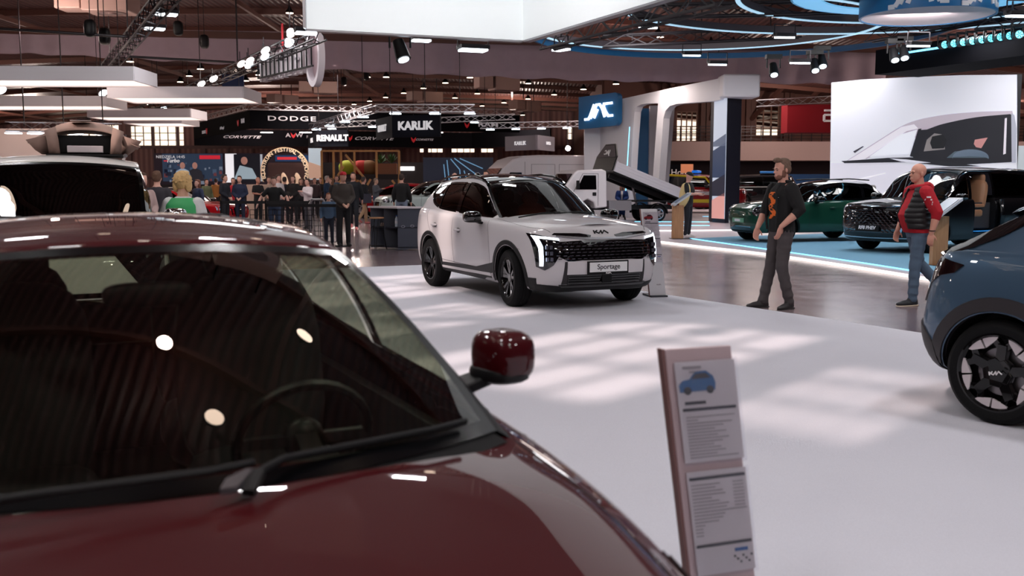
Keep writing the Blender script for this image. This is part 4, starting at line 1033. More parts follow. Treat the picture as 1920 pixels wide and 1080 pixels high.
# ---------------- blue crossover, rear quarter at the right
def bluecar():
    L = 4.2
    root = car_root('electric_crossover', 'slate blue crossover showing its rear quarter and five-arm wheel with pale inserts', (.616, -.788), (3.07, 6.22), (3.50, .90), .012)
    sp = dict(L=L, on=7, outline=[(0, 0), (.02, .35), (.1, .65), (.3, .84), (.7, .91), (1.5, .91), (2.6, .91), (3.3, .925), (3.7, .92), (3.98, .86), (4.12, .70), (4.18, .4), (4.2, 0)],
        zs=[(0, .9), (.3, .96), (1.2, 1.03), (2.4, 1.07), (3.1, 1.09), (3.7, 1.10), (4.1, 1.08), (4.3, 1.05)], zb=[(0, .24), (3.0, .24), (4.0, .28), (4.3, .38)],
        zc=[(0, .9), (.2, 1.0), (1.2, 1.1), (4.0, 1.13), (4.3, 1.05)],
        f=[0, .1, .25, .42, .6, .76, .88, .96, 1.0], side_in=[.09, .03, .01, .0, .0, .018, .045, .07, .105], front_in=[.14, .06, .025, .0, .0, .02, .045, .075, .13], rear_in=[.12, .05, .0, .0, .03, .06, .09, .12, .18],
        arches=[(.82, .385), (3.50, .385)], axz=.333, cabin=(1.2, 4.0), belt_in=.12,
        rows=[(1.0, 1.08, 1.4, .725, 1.04, 'w'), (1.3, 1.25, 1.6, .69, 1.2, 'w'), (1.6, 1.4, 1.85, .64, 1.35, 'w'), (1.95, 1.52, 2.1, .59, 1.47, 'r'), (2.3, 1.57, 2.4, .58, 1.51, 'r'), (2.9, 1.58, 2.9, .575, 1.52, 'r'), (3.2, 1.51, 3.18, .565, 1.45, 'r'), (3.50, 1.42, 3.46, .56, 1.36, 'b'), (3.82, 1.25, 3.74, .62, 1.21, 'b'), (4.08, 1.08, 3.98, .69, 1.06, 'b')],
        dlo_lo=[(1.5, 1.07), (2.0, 1.09), (2.8, 1.14), (3.2, 1.22)], dlo_hi=[(1.5, 1.075), (1.8, 1.26), (2.15, 1.42), (2.6, 1.455), (3.0, 1.42), (3.2, 1.23)],
        cols=[(1.56, 1.56, 'g'), (2.3, 2.36, 'b'), (2.4, 2.46, 'g'), (3.19, 3.19, 'p')])
    c = Car(sp, root); W_ = paint('slate_blue_car_paint', (70, 92, 114), .45, .32); c.body(W_); c.greenhouse(W_, W_, M_GLS, M_GLS)
    Mk = mat('charcoal_cladding', (36, 32, 36), .55)
    for sg in (1, -1):
        c.ring(.82, .385, .47, sg, m=Mk); c.ring(3.50, .385, .485, sg, m=Mk, a0=-.38, a1=PI + .4)
        c.patch('sill_trim', 'side', [(1.24, .26), (3.08, .26), (3.06, .46), (1.26, .46)], Mk, sign=sg, off=.012, cuts=2)
        c.patch('bumper_trim', 'side', [(3.90, .26), (4.1, .32), (4.155, .42), (4.14, .60), (4.04, .56), (3.95, .47)], Mk, sign=sg, off=.012, cuts=3)
        tl = c.patch('rear_lamp', 'side', [(3.76, 1.0), (4.05, 1.055), (4.10, 1.01), (4.135, .74), (4.08, .73), (4.02, .86), (3.93, .92), (3.82, .945)], mat('smoked_tail_lamp', (20, 8, 12), .06, coat=1), sign=sg, off=.010, cuts=3)
        c.patch('red_lens', 'side', [(4.03, 1.045), (4.075, 1.04), (4.09, 1.01), (4.045, 1.01)], mat('lit_red_lens', (235, 50, 45), .3, em=.8), sign=sg, off=.016, cuts=1, parent=tl)
        mb = MB(); c.seam('side', [(2.98, .62), (3.05, .78), (3.16, .93), (3.22, 1.03), (3.20, 1.085)], sign=sg, mb=mb, w=.009); c.seam('side', [(2.35, .46), (2.35, 1.0), (2.36, 1.07)], sign=sg, mb=mb, w=.009); mb.build('door_gap', M_SEAM, root, smooth=0)
    c.patch('hatch_lamp_bar', 'rear', [(-.75, 1.0), (.75, 1.0), (.72, .96), (-.72, .96)], M_LAMPG, off=.01)
    for sg in (1, -1):
        e0, e1 = (3.42, 1.40), (4.02, 1.07); rows = []
        for k in range(9):
            u = k / 8; x, z = e0[0] + (e1[0] - e0[0]) * u, e0[1] + (e1[1] - e0[1]) * u - .012; w_ = .03 + .10 * (1 - abs(2 * u - 1) ** 2)
            rows.append([(x - w_ * q, sg * (c.S(x - w_ * q, z - .03 * q) + .008), z - .03 * q) for q in (0, .5, 1)])
        MB().grid(rows).build('hatch_glass_edge', M_GLOSSBLK, root)
    # rear spoiler over the hatch glass
    rows = []
    for k in range(13):
        v = -1 + k / 6; y = .56 * v; z = 1.43 - .06 * v * v
        rows.append([(3.33, y, z - .0), (3.52, y * 1.02, z - .005), (3.66 - .05 * v * v, y * 1.02, z - .035), (3.63 - .05 * v * v, y, z - .06), (3.4, y, z - .05)])
    MB().grid(rows).build('roof_spoiler', W_, root)
    for x in (2.62, 3.08):
        if x < 3.0: c.handles([x + .25], .97, W_, w=.23)
    wm = paint('black_wheel', (7, 7, 9))
    for ax in (.82, 3.50):
        for sg in (1, -1):
            w = make_wheel(.333, .22, .250, 'five', wm, root, (ax, sg * .81, .333), sg, m_tip=mat('machined_pale', (206, 196, 200), .35, metal=.2))
            if ax > 2 and sg == 1: strokes('hub_badge', kia_logo(.04), (0, .1, 0), (-1, 0, .2), (.2, 0, 1), .007, M_TXT, w, depth=.004)
    c.mirrors(M_GLOSSBLK, 1.6, 1.08)
    return root
BLUE = bluecar()
# ================================================================ THE OTHER CARS
def gen(L, W, H, fo, ro, hood=.95, belt=1.05, cowl=1.2, head=2.1, rend=3.7, tail=None, roof_drop=.05, box=0.0, r=.36, tumble=.14, ra=None):
    w = W / 2; c = .10 * (1 - box); tail = tail or L - .1; hdr = H - .09
    outl = [(0, 0), (.015, w * .4), (.06 + c * .4, w * .72), (.18 + c, w * .9), (.42 + c, w * .975), (1.0, w), (L * .5, w * .995), (L - 1.0, w), (L - .4 - c * .5, w * .975), (L - .16 - c * .5, w * .87), (L - .04, w * .6), (L - .01, w * .3), (L, 0)]
    ye = w - tumble - .12 - .1 * (1 - box); yb = w - .15
    sp = dict(L=L, outline=outl, zs=[(0, hood - .06), (.4, hood), (cowl, belt - .04), (L * .6, belt + .02), (L, belt)], zb=[(0, .24), (L * .5, .24), (L, .32)],
        zc=[(0, hood - .06), (.2, hood + .02), (cowl, belt + .02), (L, belt)],
        f=[0, .1, .25, .42, .6, .76, .88, .96, 1.0], side_in=[.08, .03, .015, .005, 0, 0, .01, .03, .07], front_in=[.12, .05, .02, 0, 0, .015, .03, .06, .11 - .04 * box], rear_in=[.1, .04, 0, 0, .02, .03, .05, .07, .1],
        arches=[(fo, r + .05), (L - ro, r + .05)], axz=r, cabin=(cowl + .2, L - .35), belt_in=.09)
    t = head - cowl
    sp['rows'] = [(cowl, belt, cowl + .25, yb, belt - .03, 'w'), (cowl + t * .33, belt + (hdr - belt) * .36, cowl + .2 + t * .36, yb - .02, belt + (hdr - belt) * .34, 'w'), (cowl + t * .68, belt + (hdr - belt) * .72, cowl + .12 + t * .7, (yb + ye) / 2, belt + (hdr - belt) * .67, 'w'),
        (head, hdr, head + .12, ye, hdr - .05, 'r'), (head + .4, H - .02, head + .45, ye - .01, H - .085, 'r'), ((head + rend) / 2, H, (head + rend) / 2, ye - .01, H - .07, 'r'), (rend - .3, H - roof_drop * .6, rend - .35, ye - .01, H - .07 - roof_drop * .6, 'r'), (rend, H - roof_drop, rend - .06, ye - .02, H - .07 - roof_drop, 'b'),
        ((rend + tail) / 2, (H + belt) / 2 - .03, (rend + tail) / 2 - .08, (ye + yb) / 2, (H + belt) / 2 - .05, 'b'), (tail, belt, tail - .08, yb - .02, belt - .01, 'b')]
    top = lambda x: 0
    sp['dlo_lo'] = [(cowl + .3, belt + .01), (rend - .5, belt + .06), (rend + .1, belt + .13)]
    sp['dlo_hi'] = [(cowl + .3, belt + .02), (cowl + .3 + t * .55, belt + (hdr - belt) * .55), (head + .28, hdr - .09), ((head + rend) / 2, H - .135), (rend - .2, H - roof_drop - .15), (rend + .1, belt + .18)]
    m = (cowl + .35 + rend) / 2 - .1
    sp['cols'] = [(cowl + .36, cowl + .36, 'g'), (m - .02, m + .02, 'b'), (m + .05, m + .09, 'g'), (rend - .45, rend - .4, 'b'), (rend - .38, rend - .33, 'g'), (rend + .08, rend + .06, 'p')]
    return sp
def finish(c, root, W_, r=.36, track=.78, style='six', wmat=None, w=.225, mm=None, hz=.9, hx=(2.2, 3.1), arch=True):
    sp = c.sp
    for ax, ra in sp['arches']:
        for sg in (1, -1):
            make_wheel(r, w, r * .68, style, wmat or M_ALU, root, (ax, sg * track, r), sg)
            if arch: c.ring(ax, ra, ra + .05, sg, m=M_BLK)
    c.mirrors(mm or M_GLOSSBLK, sp['rows'][0][2] + .22, sp['rows'][0][4] + .08, w=.2, h=.14)
    c.handles(hx, hz, W_)
    for sg in (1, -1):
        mb = MB(); a = sp['cols'][0][0] - .05; m = sp['cols'][1][0] + .03; zz = sp['rows'][0][4]
        c.seam('side', [(a, .4), (a - .02, .7), (a + .02, zz - .02)], sign=sg, mb=mb, w=.008); c.seam('side', [(m, .4), (m, zz)], sign=sg, mb=mb, w=.008); mb.build('door_gap', M_SEAM, root, smooth=0)

# ---- tall white suv with the roof tent, at the left behind the red car
def ev9():
    L = 4.9; root = car_root('large_suv', 'boxy white suv behind the dark red car, carrying an open roof tent', (.37, -.93), (-3.78, 8.05), (0, 0), .012)
    sp = gen(L, 1.96, 1.82, .9, .85, hood=1.05, belt=1.16, cowl=1.15, head=1.75, rend=4.5, roof_drop=.03, box=.8, tumble=.06)
    c = Car(sp, root); W_ = paint('white_suv_paint', (226, 222, 220), 0, .3)
    c.body(W_); c.greenhouse(W_, W_, glassmat('tinted_screen', (70, 70, 66), .06), M_GLS, pil_mat=M_GLOSSBLK); c.interior(rear=True)
    finish(c, root, W_, track=.82, mm=M_CHR)
    for sg in (1, -1): MB().tube([(2.0, sg * .66, 1.80), (3.2, sg * .66, 1.83), (4.3, sg * .66, 1.80)], .02).build('roof_rail', M_ALU, root)
    MB().ell((1.72, 0, 1.60), (.03, .13, .04), e=.6).build('inside_mirror', M_BLK, root)
    c.patch('headlamp', 'front', [(.5, .95), (.92, .98), (.92, .6), (.8, .55)], M_LAMPG); c.patch('headlamp', 'front', [(-.5, .95), (-.92, .98), (-.92, .6), (-.8, .55)], M_LAMPG)
    # tent
    t = thing('roof_tent', 'taupe fabric roof tent opened on top of the boxy white suv', 'tent', (-4.62, 10.9, 1.86), R(22)); t.scale = (.6, .75, .72)
    M_T = mat('taupe_tent_fabric', (148, 122, 112), .85, noise=.1, nscale=6)
    rows = []
    prof = [(-.92, .30, 0), (-.66, .40, 0), (-.5, .52, 0), (-.3, .585, 0), (0, .60, 0), (.3, .575, 0), (.5, .50, 0), (.66, .38, 0), (.92, .24, 0)]
    for j in range(9):
        y = -.55 + j * .14; k = 1 - .25 * ((j - 4) / 4) ** 2
        rows.append([(x * (1 if abs(x) < .8 else .98), y - (.18 if abs(x) > .8 else 0), z * k) for x, z, _ in prof])
    cp_ = MB().grid(rows); cp_.v = [(a, b, c_ - .12) for a, b, c_ in cp_.v]; o = cp_.build('canopy', M_T, t, sub=1); o.modifiers.new('w', 'SOLIDIFY').thickness = .012
    for sg in (-1, 1):
        sd = MB(); sd.grid([[(sg * .64, -.56, .30), (sg * .60, -.62, .15), (sg * .58, -.60, -.03)], [(sg * .46, -.58, .36), (sg * .42, -.64, .18), (sg * .40, -.62, -.03)]]); o = sd.build('front_leg_flap', M_T, t); o.modifiers.new('w', 'SOLIDIFY').thickness = .012
        sd = MB(); sd.grid([[(sg * .92, -.73, .16), (sg * .80, -.5, .03), (sg * .70, -.4, -.03)], [(sg * .60, -.55, .24), (sg * .58, -.5, .1), (sg * .56, -.4, -.03)]]); o = sd.build('side_awning', M_T, t); o.modifiers.new('w', 'SOLIDIFY').thickness = .01
    MB().box((0, .1, .12), (1.0, 1.0, .25)).build('shade_block', M_BLK, t, smooth=0)  # black block standing in for the shade inside the tent
    MB().box((0, -.55, .04), (.58, .12, .10)).build('mattress_end', mat('pale_mattress', (206, 196, 200), .8), t, bevel=.01)
    wn2 = MB().box((-.06, -.36, .455), (.34, .3, .01)); wn2.build('roof_vent', mat('tent_mesh_grey', (176, 164, 160), .7), t, smooth=0)
    MB().box((0, 0, -.045), (1.25, 1.3, .03)).build('base_tray', M_BLK, t, smooth=0)
    return root
ev9()

# ---- dark green compact on the blue platform
def green():
    L = 4.05; root = car_root('compact_car', 'dark green compact car with round headlamps and black roof', (-.955, -.30), (6.15, 25.9), (.78, .80), .06)
    sp = gen(L, 1.82, 1.54, .78, .72, hood=.93, belt=1.02, cowl=1.15, head=1.85, rend=3.5, box=.0, r=.33)
    c = Car(sp, root); W_ = paint('dark_green_car_paint', (20, 62, 48), .1, .35); c.body(W_); c.greenhouse(W_, M_GLOSSBLK, M_GLW, M_GLS, pil_mat=M_GLOSSBLK); c.interior(wheel_side=-1, seat=mat('pale_seat', (130, 124, 120)))
    finish(c, root, W_, r=.33, style='ten', hx=(2.1,), hz=.85)
    for sg in (1, -1):
        ln = [(sg * .66 + .13 * math.cos(a) , .79 + .125 * math.sin(a)) for a in np.linspace(0, 2 * PI, 20, endpoint=False)]
        hd = c.patch('headlamp', 'front', ln, mat('headlamp_chrome', (190, 196, 204), .12, metal=1), off=.006, cuts=2)
        c.patch('lamp_core', 'front', [(sg * .66 + .085 * math.cos(a), .79 + .08 * math.sin(a)) for a in np.linspace(0, 2 * PI, 16, endpoint=False)], M_LAMPG, off=.018, cuts=2, parent=hd)
        MB().tube([(2.0, sg * .56, 1.54), (2.8, sg * .56, 1.565), (3.4, sg * .55, 1.53)], .015).build('roof_rail', M_BLK, root)
    c.patch('lower_grille', 'front', [(-.5, .42), (.5, .42), (.46, .30), (-.46, .30)], M_GLOSSBLK)
    c.patch('number_plate', 'front', [(-.26, .60), (.26, .60), (.26, .49), (-.26, .49)], mat('pale_green_plate', (108, 160, 132), .5), off=.02)
    h, nn = c._proj((0, .545), 'front', 1, .04)
    c.patch('plate_marks', 'front', [(-.12, .575), (.12, .575), (.12, .515), (-.12, .515)], M_TXT, off=.035, cuts=1)
    c.patch('front_lip', 'front', [(-.8, .28), (.8, .28), (.76, .22), (-.76, .22)], M_BLK, off=.008)
    return root
green()

# ---- black van-like people carrier with sliding door open
def mpv():
    L = 5.1; root = car_root('people_carrier', 'glossy black people carrier with scale pattern grille and its sliding door open', (-.87, -.5), (7.5, 21.0), (0, 0), .06)
    sp = gen(L, 1.94, 1.82, .98, .95, hood=1.04, belt=1.13, cowl=1.05, head=1.85, rend=4.55, box=.6, r=.35, tumble=.08)
    sp['cols'] = [(1.42, 1.42, 'g'), (2.05, 2.07, 'b'), (2.15, 2.17, 'o'), (2.85, 2.85, 'b'), (2.93, 2.93, 'g'), (4.3, 4.3, 'p')]; sp['cutbox'] = [((2.5, -.95, .85), (.7, .9, .9))]
    c = Car(sp, root); W_ = paint('deep_black_car_paint', (10, 10, 14), .2, .3); c.body(W_); c.greenhouse(W_, W_, M_GLW, M_GLS)
    c.interior(seat=mat('tan_leather_seat', (158, 112, 82), .5), dash=mat('tan_dash', (70, 52, 42)), zfl=.5, rear=False)
    finish(c, root, W_, r=.35, style='ten', track=.80, hx=(2.2,), hz=.98)
    for sg in (1, -1):
        MB().tube([(1.4, sg * .80, 1.20), (1.9, sg * .76, 1.62), (2.2, sg * .73, 1.72), (4.3, sg * .70, 1.74)], .012).build('window_chrome', M_CHR, root)
        c.patch('headlamp', 'front', [(sg * .70, .98), (sg * .93, .97), (sg * .94, .84), (sg * .74, .80)], mat('lamp_chrome', (140, 145, 160), .15, metal=.9), off=.008)
        c.patch('corner_chrome', 'front', [(sg * .80, .76), (sg * .84, .76), (sg * .74, .42), (sg * .68, .44)], M_CHR, off=.012)
        c.patch('chrome_line', 'front', [(0, .985), (sg * .9, .985), (sg * .9, .965), (0, .965)], M_CHR, off=.01)
        c.patch('lower_chrome', 'front', [(0, .335), (sg * .9, .345), (sg * .9, .325), (0, .315)], M_CHR, off=.012)
    c.patch('grille', 'front', [(-.72, .94), (.72, .94), (.78, .85), (.66, .43), (-.66, .43), (-.78, .85)], M_GLOSSBLK, off=.006)
    g = MB()
    for j in range(10):
        z = .46 + j * .048
        for i in range(-6, 7):
            y = i * .112 + (.056 if j % 2 else 0)
            if abs(y) > .60 + (z - .45) * .18 or (abs(y) < .33 and z < .60): continue
            h, nn = c._proj((y, z), 'front', 1, .014); q = Matrix.Rotation((-.35 if y > 0 else .35), 3, 'X'); g.box(h, (.02, .085, .014), M=q)
    g.build('grille_scales', M_CHR, root, smooth=0)
    h, nn = c._proj((0, .53), 'front', 1, .03)
    pf = MB().box(h, (.03, .60, .14)).build('number_plate', M_BLK, root, smooth=0)
    text_on('plate_text', 'RF8 PHEV', h + Vector((-.018, 0, .005)), (0, -1, 0), (0, 0, 1), .10, M_TXT, pf, depth=.003, bold=.004, shear=.2, sx=1.05)
    # door opening on the visible flank (local -y... both flanks share the body): seat beyond
    for sg in (-1,):
        st = MB(); q = Matrix.Rotation(R(10), 3, 'Y'); ys = sg * .60
        st.ell((2.42, ys, .82), (.27, .25, .11), e=.5); st.ell((2.66, ys, 1.18), (.10, .25, .36), rot=q, e=.55); st.ell((2.74, ys, 1.56), (.06, .15, .11), e=.6); st.ell((2.42, ys - sg * -.24, .98), (.2, .04, .04), e=.6)
        st.box((2.45, ys, .62), (.4, .4, .25)); st.build('captain_seat', mat('tan_leather_seat', (158, 112, 82), .5), root)
        MB().box((2.5, sg * .93, .44), (.66, .12, .02)).build('lit_door_step', mat('blue_step_light', (40, 120, 190), .3, em=.5), root, smooth=0)
        # slid-back door panel proud of the body
        rows = []
        for k in range(9):
            x = 2.95 + 1.0 * k / 8; rows.append([(x, sg * (c.hw(x) + .06), .42), (x, sg * (c.hw(x) + .09), .8), (x, sg * (c.hw(x) + .05), 1.12)])
        o = MB().grid(rows).build('sliding_door', W_, root); o.modifiers.new('s', 'SOLIDIFY').thickness = .05
    return root
mpv()

# ---- generic cars farther back
def bg_car(name, label, c_, head, pos, kind='suv', roof=None, z=.0, L=4.4, W=1.84, H=1.62, mcol=None, extra=None, wl=(0, 0)):
    root = car_root(name, label, head, pos, wl, z)
    kw = dict(suv=dict(fo=.88, ro=.84, hood=.98, belt=1.06, cowl=1.2, head=2.0, rend=L - .65), hatch=dict(fo=.85, ro=.8, hood=.86, belt=.97, cowl=1.2, head=2.0, rend=L - .6, r=.33), sport=dict(fo=.95, ro=.85, hood=.78, belt=.86, cowl=1.45, head=2.2, rend=L - 1.0, r=.33), off=dict(fo=.8, ro=.8, hood=1.12, belt=1.2, cowl=1.3, head=1.65, rend=L - .3, box=.9, r=.40, tumble=.02))[kind]
    r = kw.get('r', .36); sp = gen(L, W, H, **kw); sp['on'] = 3
    c = Car(sp, root); W_ = paint(name + '_paint_%d_%d_%d' % c_, c_, .1, .35); c.body(W_); c.greenhouse(W_, roof or W_, M_GLS, M_GLS, pil_mat=None)
    finish(c, root, W_, r=r, track=W / 2 - .13, style='six', hx=(2.3,), hz=sp['rows'][0][1] - .18)
    for sg in (1, -1):
        c.patch('headlamp', 'front', [(sg * W * .26, sp['zs'][1][1] - .08), (sg * W * .46, sp['zs'][1][1] - .06), (sg * W * .46, sp['zs'][1][1] - .22), (sg * W * .30, sp['zs'][1][1] - .2)], mat('lamp_chrome', (140, 145, 160), .15, metal=.9), cuts=2)
    c.patch('grille', 'front', [(-W * .25, sp['zs'][1][1] - .12), (W * .25, sp['zs'][1][1] - .12), (W * .22, .42), (-W * .22, .42)], M_GLOSSBLK, cuts=2)
    if extra: extra(c, root, W_)
    return root
def plate_green(c, root, W_):
    c.patch('number_plate', 'front', [(-.3, .62), (.3, .62), (.3, .46), (-.3, .46)], mat('lime_plate', (176, 208, 110), .5), off=.02, cuts=1)
bg_car('family_suv', 'pale sea green suv with dark roof, parked beyond the white suv and the counter', (190, 205, 204), (-.90, -.43), P(733, 412, 38).xy[:], 'suv', M_GLOSSBLK, L=4.5, extra=plate_green, wl=(.3, -.8))
bg_car('red_hatchback', 'bright red hatchback behind the pale sea green suv', (176, 16, 30), (-.98, .2), P(648, 396, 43.4).xy[:], 'hatch', L=4.3, H=1.5, wl=(.2, -.8))
bg_car('red_sports_car', 'low glossy red sports car behind the person in the green vest', (168, 14, 26), (.93, -.36), P(414, 404, 34).xy[:], 'sport', M_GLOSSBLK, L=4.6, H=1.36, wl=(.2, .8))
bg_car('dark_estate', 'dark glossy estate car peeking out beside the boxy white suv', (24, 24, 30), (.7, -.71), (-9.6, 24.4), 'hatch', L=4.5, H=1.46)
def roofbar(c, root, W_):
    MB().box((2.6, 0, 1.95), (1.3, 1.2, .12)).build('roof_cargo', mat('bright_blue_cover', (40, 116, 190), .5), root, bevel=.02)
    MB().tube([(.02, .8, .5), (-.1, .8, .9), (-.1, -.8, .9), (.02, -.8, .5)], .04).build('bull_bar', M_BLK, root)
def spare(c, root, W_):
    roofbar(c, root, W_)
bg_car('off_road_truck', 'black off-road pickup with blue roof cargo, behind the bearded man', (12, 12, 15), (.96, -.28), P(1395, 398, 53).xy[:], 'off', L=4.9, H=1.85, extra=spare, wl=(4.0, .9), z=.1)
bg_car('grey_pickup', 'black off-road car with bar frame beyond the open tipper bed', (14, 14, 18), (.9, -.43), P(1235, 396, 54).xy[:], 'off', L=4.8, H=1.85, wl=(3, .9), z=.1)
def fire(c, root, W_):
    Y_ = mat('signal_yellow', (232, 208, 40), .4); 
    for sg in (1, -1):
        c.patch('yellow_stripe', 'side', [(1.1, .48), (3.9, .48), (3.9, .64), (1.1, .64)], Y_, sign=sg, off=.01)
        c.patch('silver_stripe', 'side', [(1.2, .84), (3.9, .84), (3.9, 1.0), (1.2, 1.0)], mat('reflective_silver', (190, 184, 190), .4), sign=sg, off=.01)
        MB().tube([(1.6, sg * .80, 1.30), (1.9, sg * .79, 1.66), (3.6, sg * .76, 1.76)], .05).build('yellow_roof_edge', Y_, root)
    lb = MB(); lb.box((2.4, 0, 1.93), (.3, 1.3, .12)); lb.build('light_bar', mat('blue_beacon', (20, 110, 220), .2, em=.6), root, bevel=.03)
bg_car('fire_pickup', 'red and yellow fire service pickup behind the man in the beige top', (140, 16, 26), (.95, -.3), P(1292, 398, 47).xy[:], 'off', L=5.1, H=1.82, extra=fire, wl=(2.6, .9), z=.1)
bg_car('dark_suv', 'black suv with red roof light bar, parked behind the green car', (13, 13, 17), (-.9, -.4), P(1560, 396, 40).xy[:], 'suv', L=4.8, H=1.8, z=.1, extra=lambda c, r_, W_: MB().box((2.5, 0, 1.84), (.3, 1.2, .1)).build('red_light_bar', mat('red_beacon', (210, 20, 40), .3, em=.8), r_, bevel=.02))
bg_car('edge_suv', 'dark car at the right edge behind the black people carrier', (12, 12, 15), (-.6, -.8), (13.5, 25.6), 'suv', L=4.8, H=1.75, z=.08)
bg_car('yellow_lit_suv', 'dark suv under the wooden deck', (22, 20, 22), (-.85, -.5), P(800, 392, 60).xy[:], 'suv', L=4.6, H=1.7)

# ---- white light truck with raised tipper bed
def truck():
    hd = Vector((-.94, -.34)).normalized(); Yt = 35.5
    root = car_root('tipper_truck', 'small white cab truck with its grey tipper bed raised', tuple(hd), P(1100, 404, Yt).xy[:], (1.0, -.85), .1)
    W_ = paint('white_truck_paint', (224, 220, 224), 0, .35)
    L = 1.95; w = .82
    prof = [(0, .45), (.0, 1.0), (.06, 1.12), (.55, 1.78), (.68, 1.86), (1.6, 1.90), (1.78, 1.84), (1.82, .55), (1.35, .5), (1.3, .72), (1.05, .84), (.8, .72), (.74, .45)]
    b = MB(); b.prism([(x, -w, z) for x, z in prof], (0, 2 * w, 0)); b.build('cab', W_, root, smooth=25, bevel=.05)
    for sg in (1, -1):
        M_ = MB().prism([(.62, sg * (w + .006), 1.18), (1.38, sg * (w + .006), 1.18), (1.36, sg * (w + .006), 1.68), (.88, sg * (w + .006), 1.68)], (0, sg * .012, 0)); M_.build('side_window', M_GLS if 0 else M_GLOSSBLK, root, smooth=0)
        s_ = MB(); P_ = [(.5, .55), (.5, 1.1), (.85, 1.74), (1.45, 1.74), (1.45, .6)]
        for a, b_ in zip(P_[:-1], P_[1:]): s_.bar((a[0], sg * (w + .004), a[1]), (b_[0], sg * (w + .004), b_[1]), .012)
        s_.build('door_gap', M_SEAM, root, smooth=0)
        MB().box((1.30, sg * (w + .02), 1.02), (.14, .03, .12)).build('door_handle', M_BLK, root, bevel=.01)
        MB().box((.58, sg * (w + .2), 1.35), (.08, .16, .3)).build('side_mirror', M_BLK, root, bevel=.02)
        MB().bar((.6, sg * w, 1.2), (.58, sg * (w + .2), 1.25), .03).build('mirror_arm', M_BLK, root)
    MB().prism([(.085, -.74, 1.16), (.085, .74, 1.16), (.50, .70, 1.72), (.50, -.70, 1.72)], (-.03, 0, .02)).build('windscreen', M_GLOSSBLK, root, smooth=0)
    MB().box((-.01, 0, .85), (.03, 1.2, .22)).build('grille', M_BLK, root, smooth=0)
    f = MB()
    for sg in (1, -1): f.bar((.3, sg * .38, .52), (4.9, sg * .38, .52), .1, .16)
    for x in (1.9, 2.8, 3.6, 4.6): f.bar((x, -.38, .52), (x, .38, .52), .08)
    f.build('chassis', M_BLK, root, smooth=0)
    MB().box((2.35, -.62, .6), (.9, .35, .36)).build('tool_box', mat('galvanised', (150, 146, 150), .4, metal=.7), root, bevel=.01)
    MB().box((4.0, 0, .75), (2.0, 1.6, .05)).build('mudguard_deck', M_BLK, root, smooth=0)
    for ax in (1.05, 3.9):
        for sg in (1, -1): make_wheel(.29, .2, .19, 'six', M_ALU, root, (ax, sg * .74, .29), sg)
    for sg in (1, -1): MB().lathe([(.36, -.1), (.38, -.1), (.38, .1), (.36, .1)], (3.9, sg * .72, .29), 'y', 20, arc=(0, PI)).build('mudguard', M_BLK, root)
    # bed tips backwards about its rear end
    piv = Vector((4.95, 0, .78)); q = Matrix.Rotation(R(20), 3, 'Y')   # front end rises
    bed = MB(); Lb, wb, hb = 3.1, .85, .36
    def T(x, y, z): return piv + q @ Vector((x - Lb, y, z))
    def pl(mb, x0, x1, y0, y1, z0, z1): mb.add([T(x, y, z) for x in (x0, x1) for y in (y0, y1) for z in (z0, z1)], [(0, 1, 3, 2), (4, 6, 7, 5), (0, 4, 5, 1), (2, 3, 7, 6), (0, 2, 6, 4), (1, 5, 7, 3)])
    G_ = mat('grey_bed_panel', (200, 196, 202), .45)
    for sg in (1, -1):
        s_ = MB(); pl(s_, 0, Lb, sg * wb - .02, sg * wb + .02, 0, hb)
        for z in (.06, .17, .28): pl(s_, 0, Lb, sg * (wb + .025) - .006, sg * (wb + .025) + .006, z, z + .05)
        for x in (0, Lb - .05): pl(s_, x, x + .05, sg * (wb + .03) - .01, sg * (wb + .03) + .01, 0, hb + .02)
        s_.build('side_board', G_, root, smooth=0)
    s_ = MB(); pl(s_, 0, Lb, -wb, wb, -.06, 0); s_.build('bed_floor', M_BLK, root, smooth=0)
    s_ = MB(); pl(s_, .1, Lb - .1, -.4, -.3, -.22, -.06); pl(s_, .1, Lb - .1, .3, .4, -.22, -.06); pl(s_, Lb - .03, Lb, -wb, wb, 0, hb); s_.build('bed_beams', M_BLK, root, smooth=0)
    # headboard with mesh and mirrored letters
    hbp = [(-wb, 0), (wb, 0), (wb, .55), (.42, 1.02), (-.42, 1.02), (-wb, .55)]
    s_ = MB(); s_.prism([T(-.02, y, z) for y, z in hbp], q @ Vector((-.05, 0, 0))); ho = s_.build('headboard', M_BLK, root, smooth=0)
    s_ = MB(); s_.prism([T(-.075, y, z) for y, z in [(-wb * .9, .5), (wb * .9, .5), (wb * .9, .56), (.38, .96), (-.38, .96), (-wb * .9, .56)]], q @ Vector((-.01, 0, 0))); s_.build('mesh_panel', wavemat('grey_mesh', (96, 88, 92), (60, 54, 58), 22, 'Z', .6, .3), ho, smooth=0)
    text_on('bed_letters', 'JAC', T(-.10, 0, .68), q @ Vector((0, 1, 0)), q @ Vector((0, 0, 1)), .24, M_TXT, ho, depth=.01, bold=.008, sx=1.2)
    MB().bar((3.4, .0, .6), T(Lb * .42, 0, -.1), .09, n=10).build('hydraulic_ram', M_ALU, root)
    MB().box((4.95, -.3, .95), (.06, .1, .1)).build('yellow_marker', mat('signal_yellow', (232, 208, 40), .4), root)
    return root
truck()

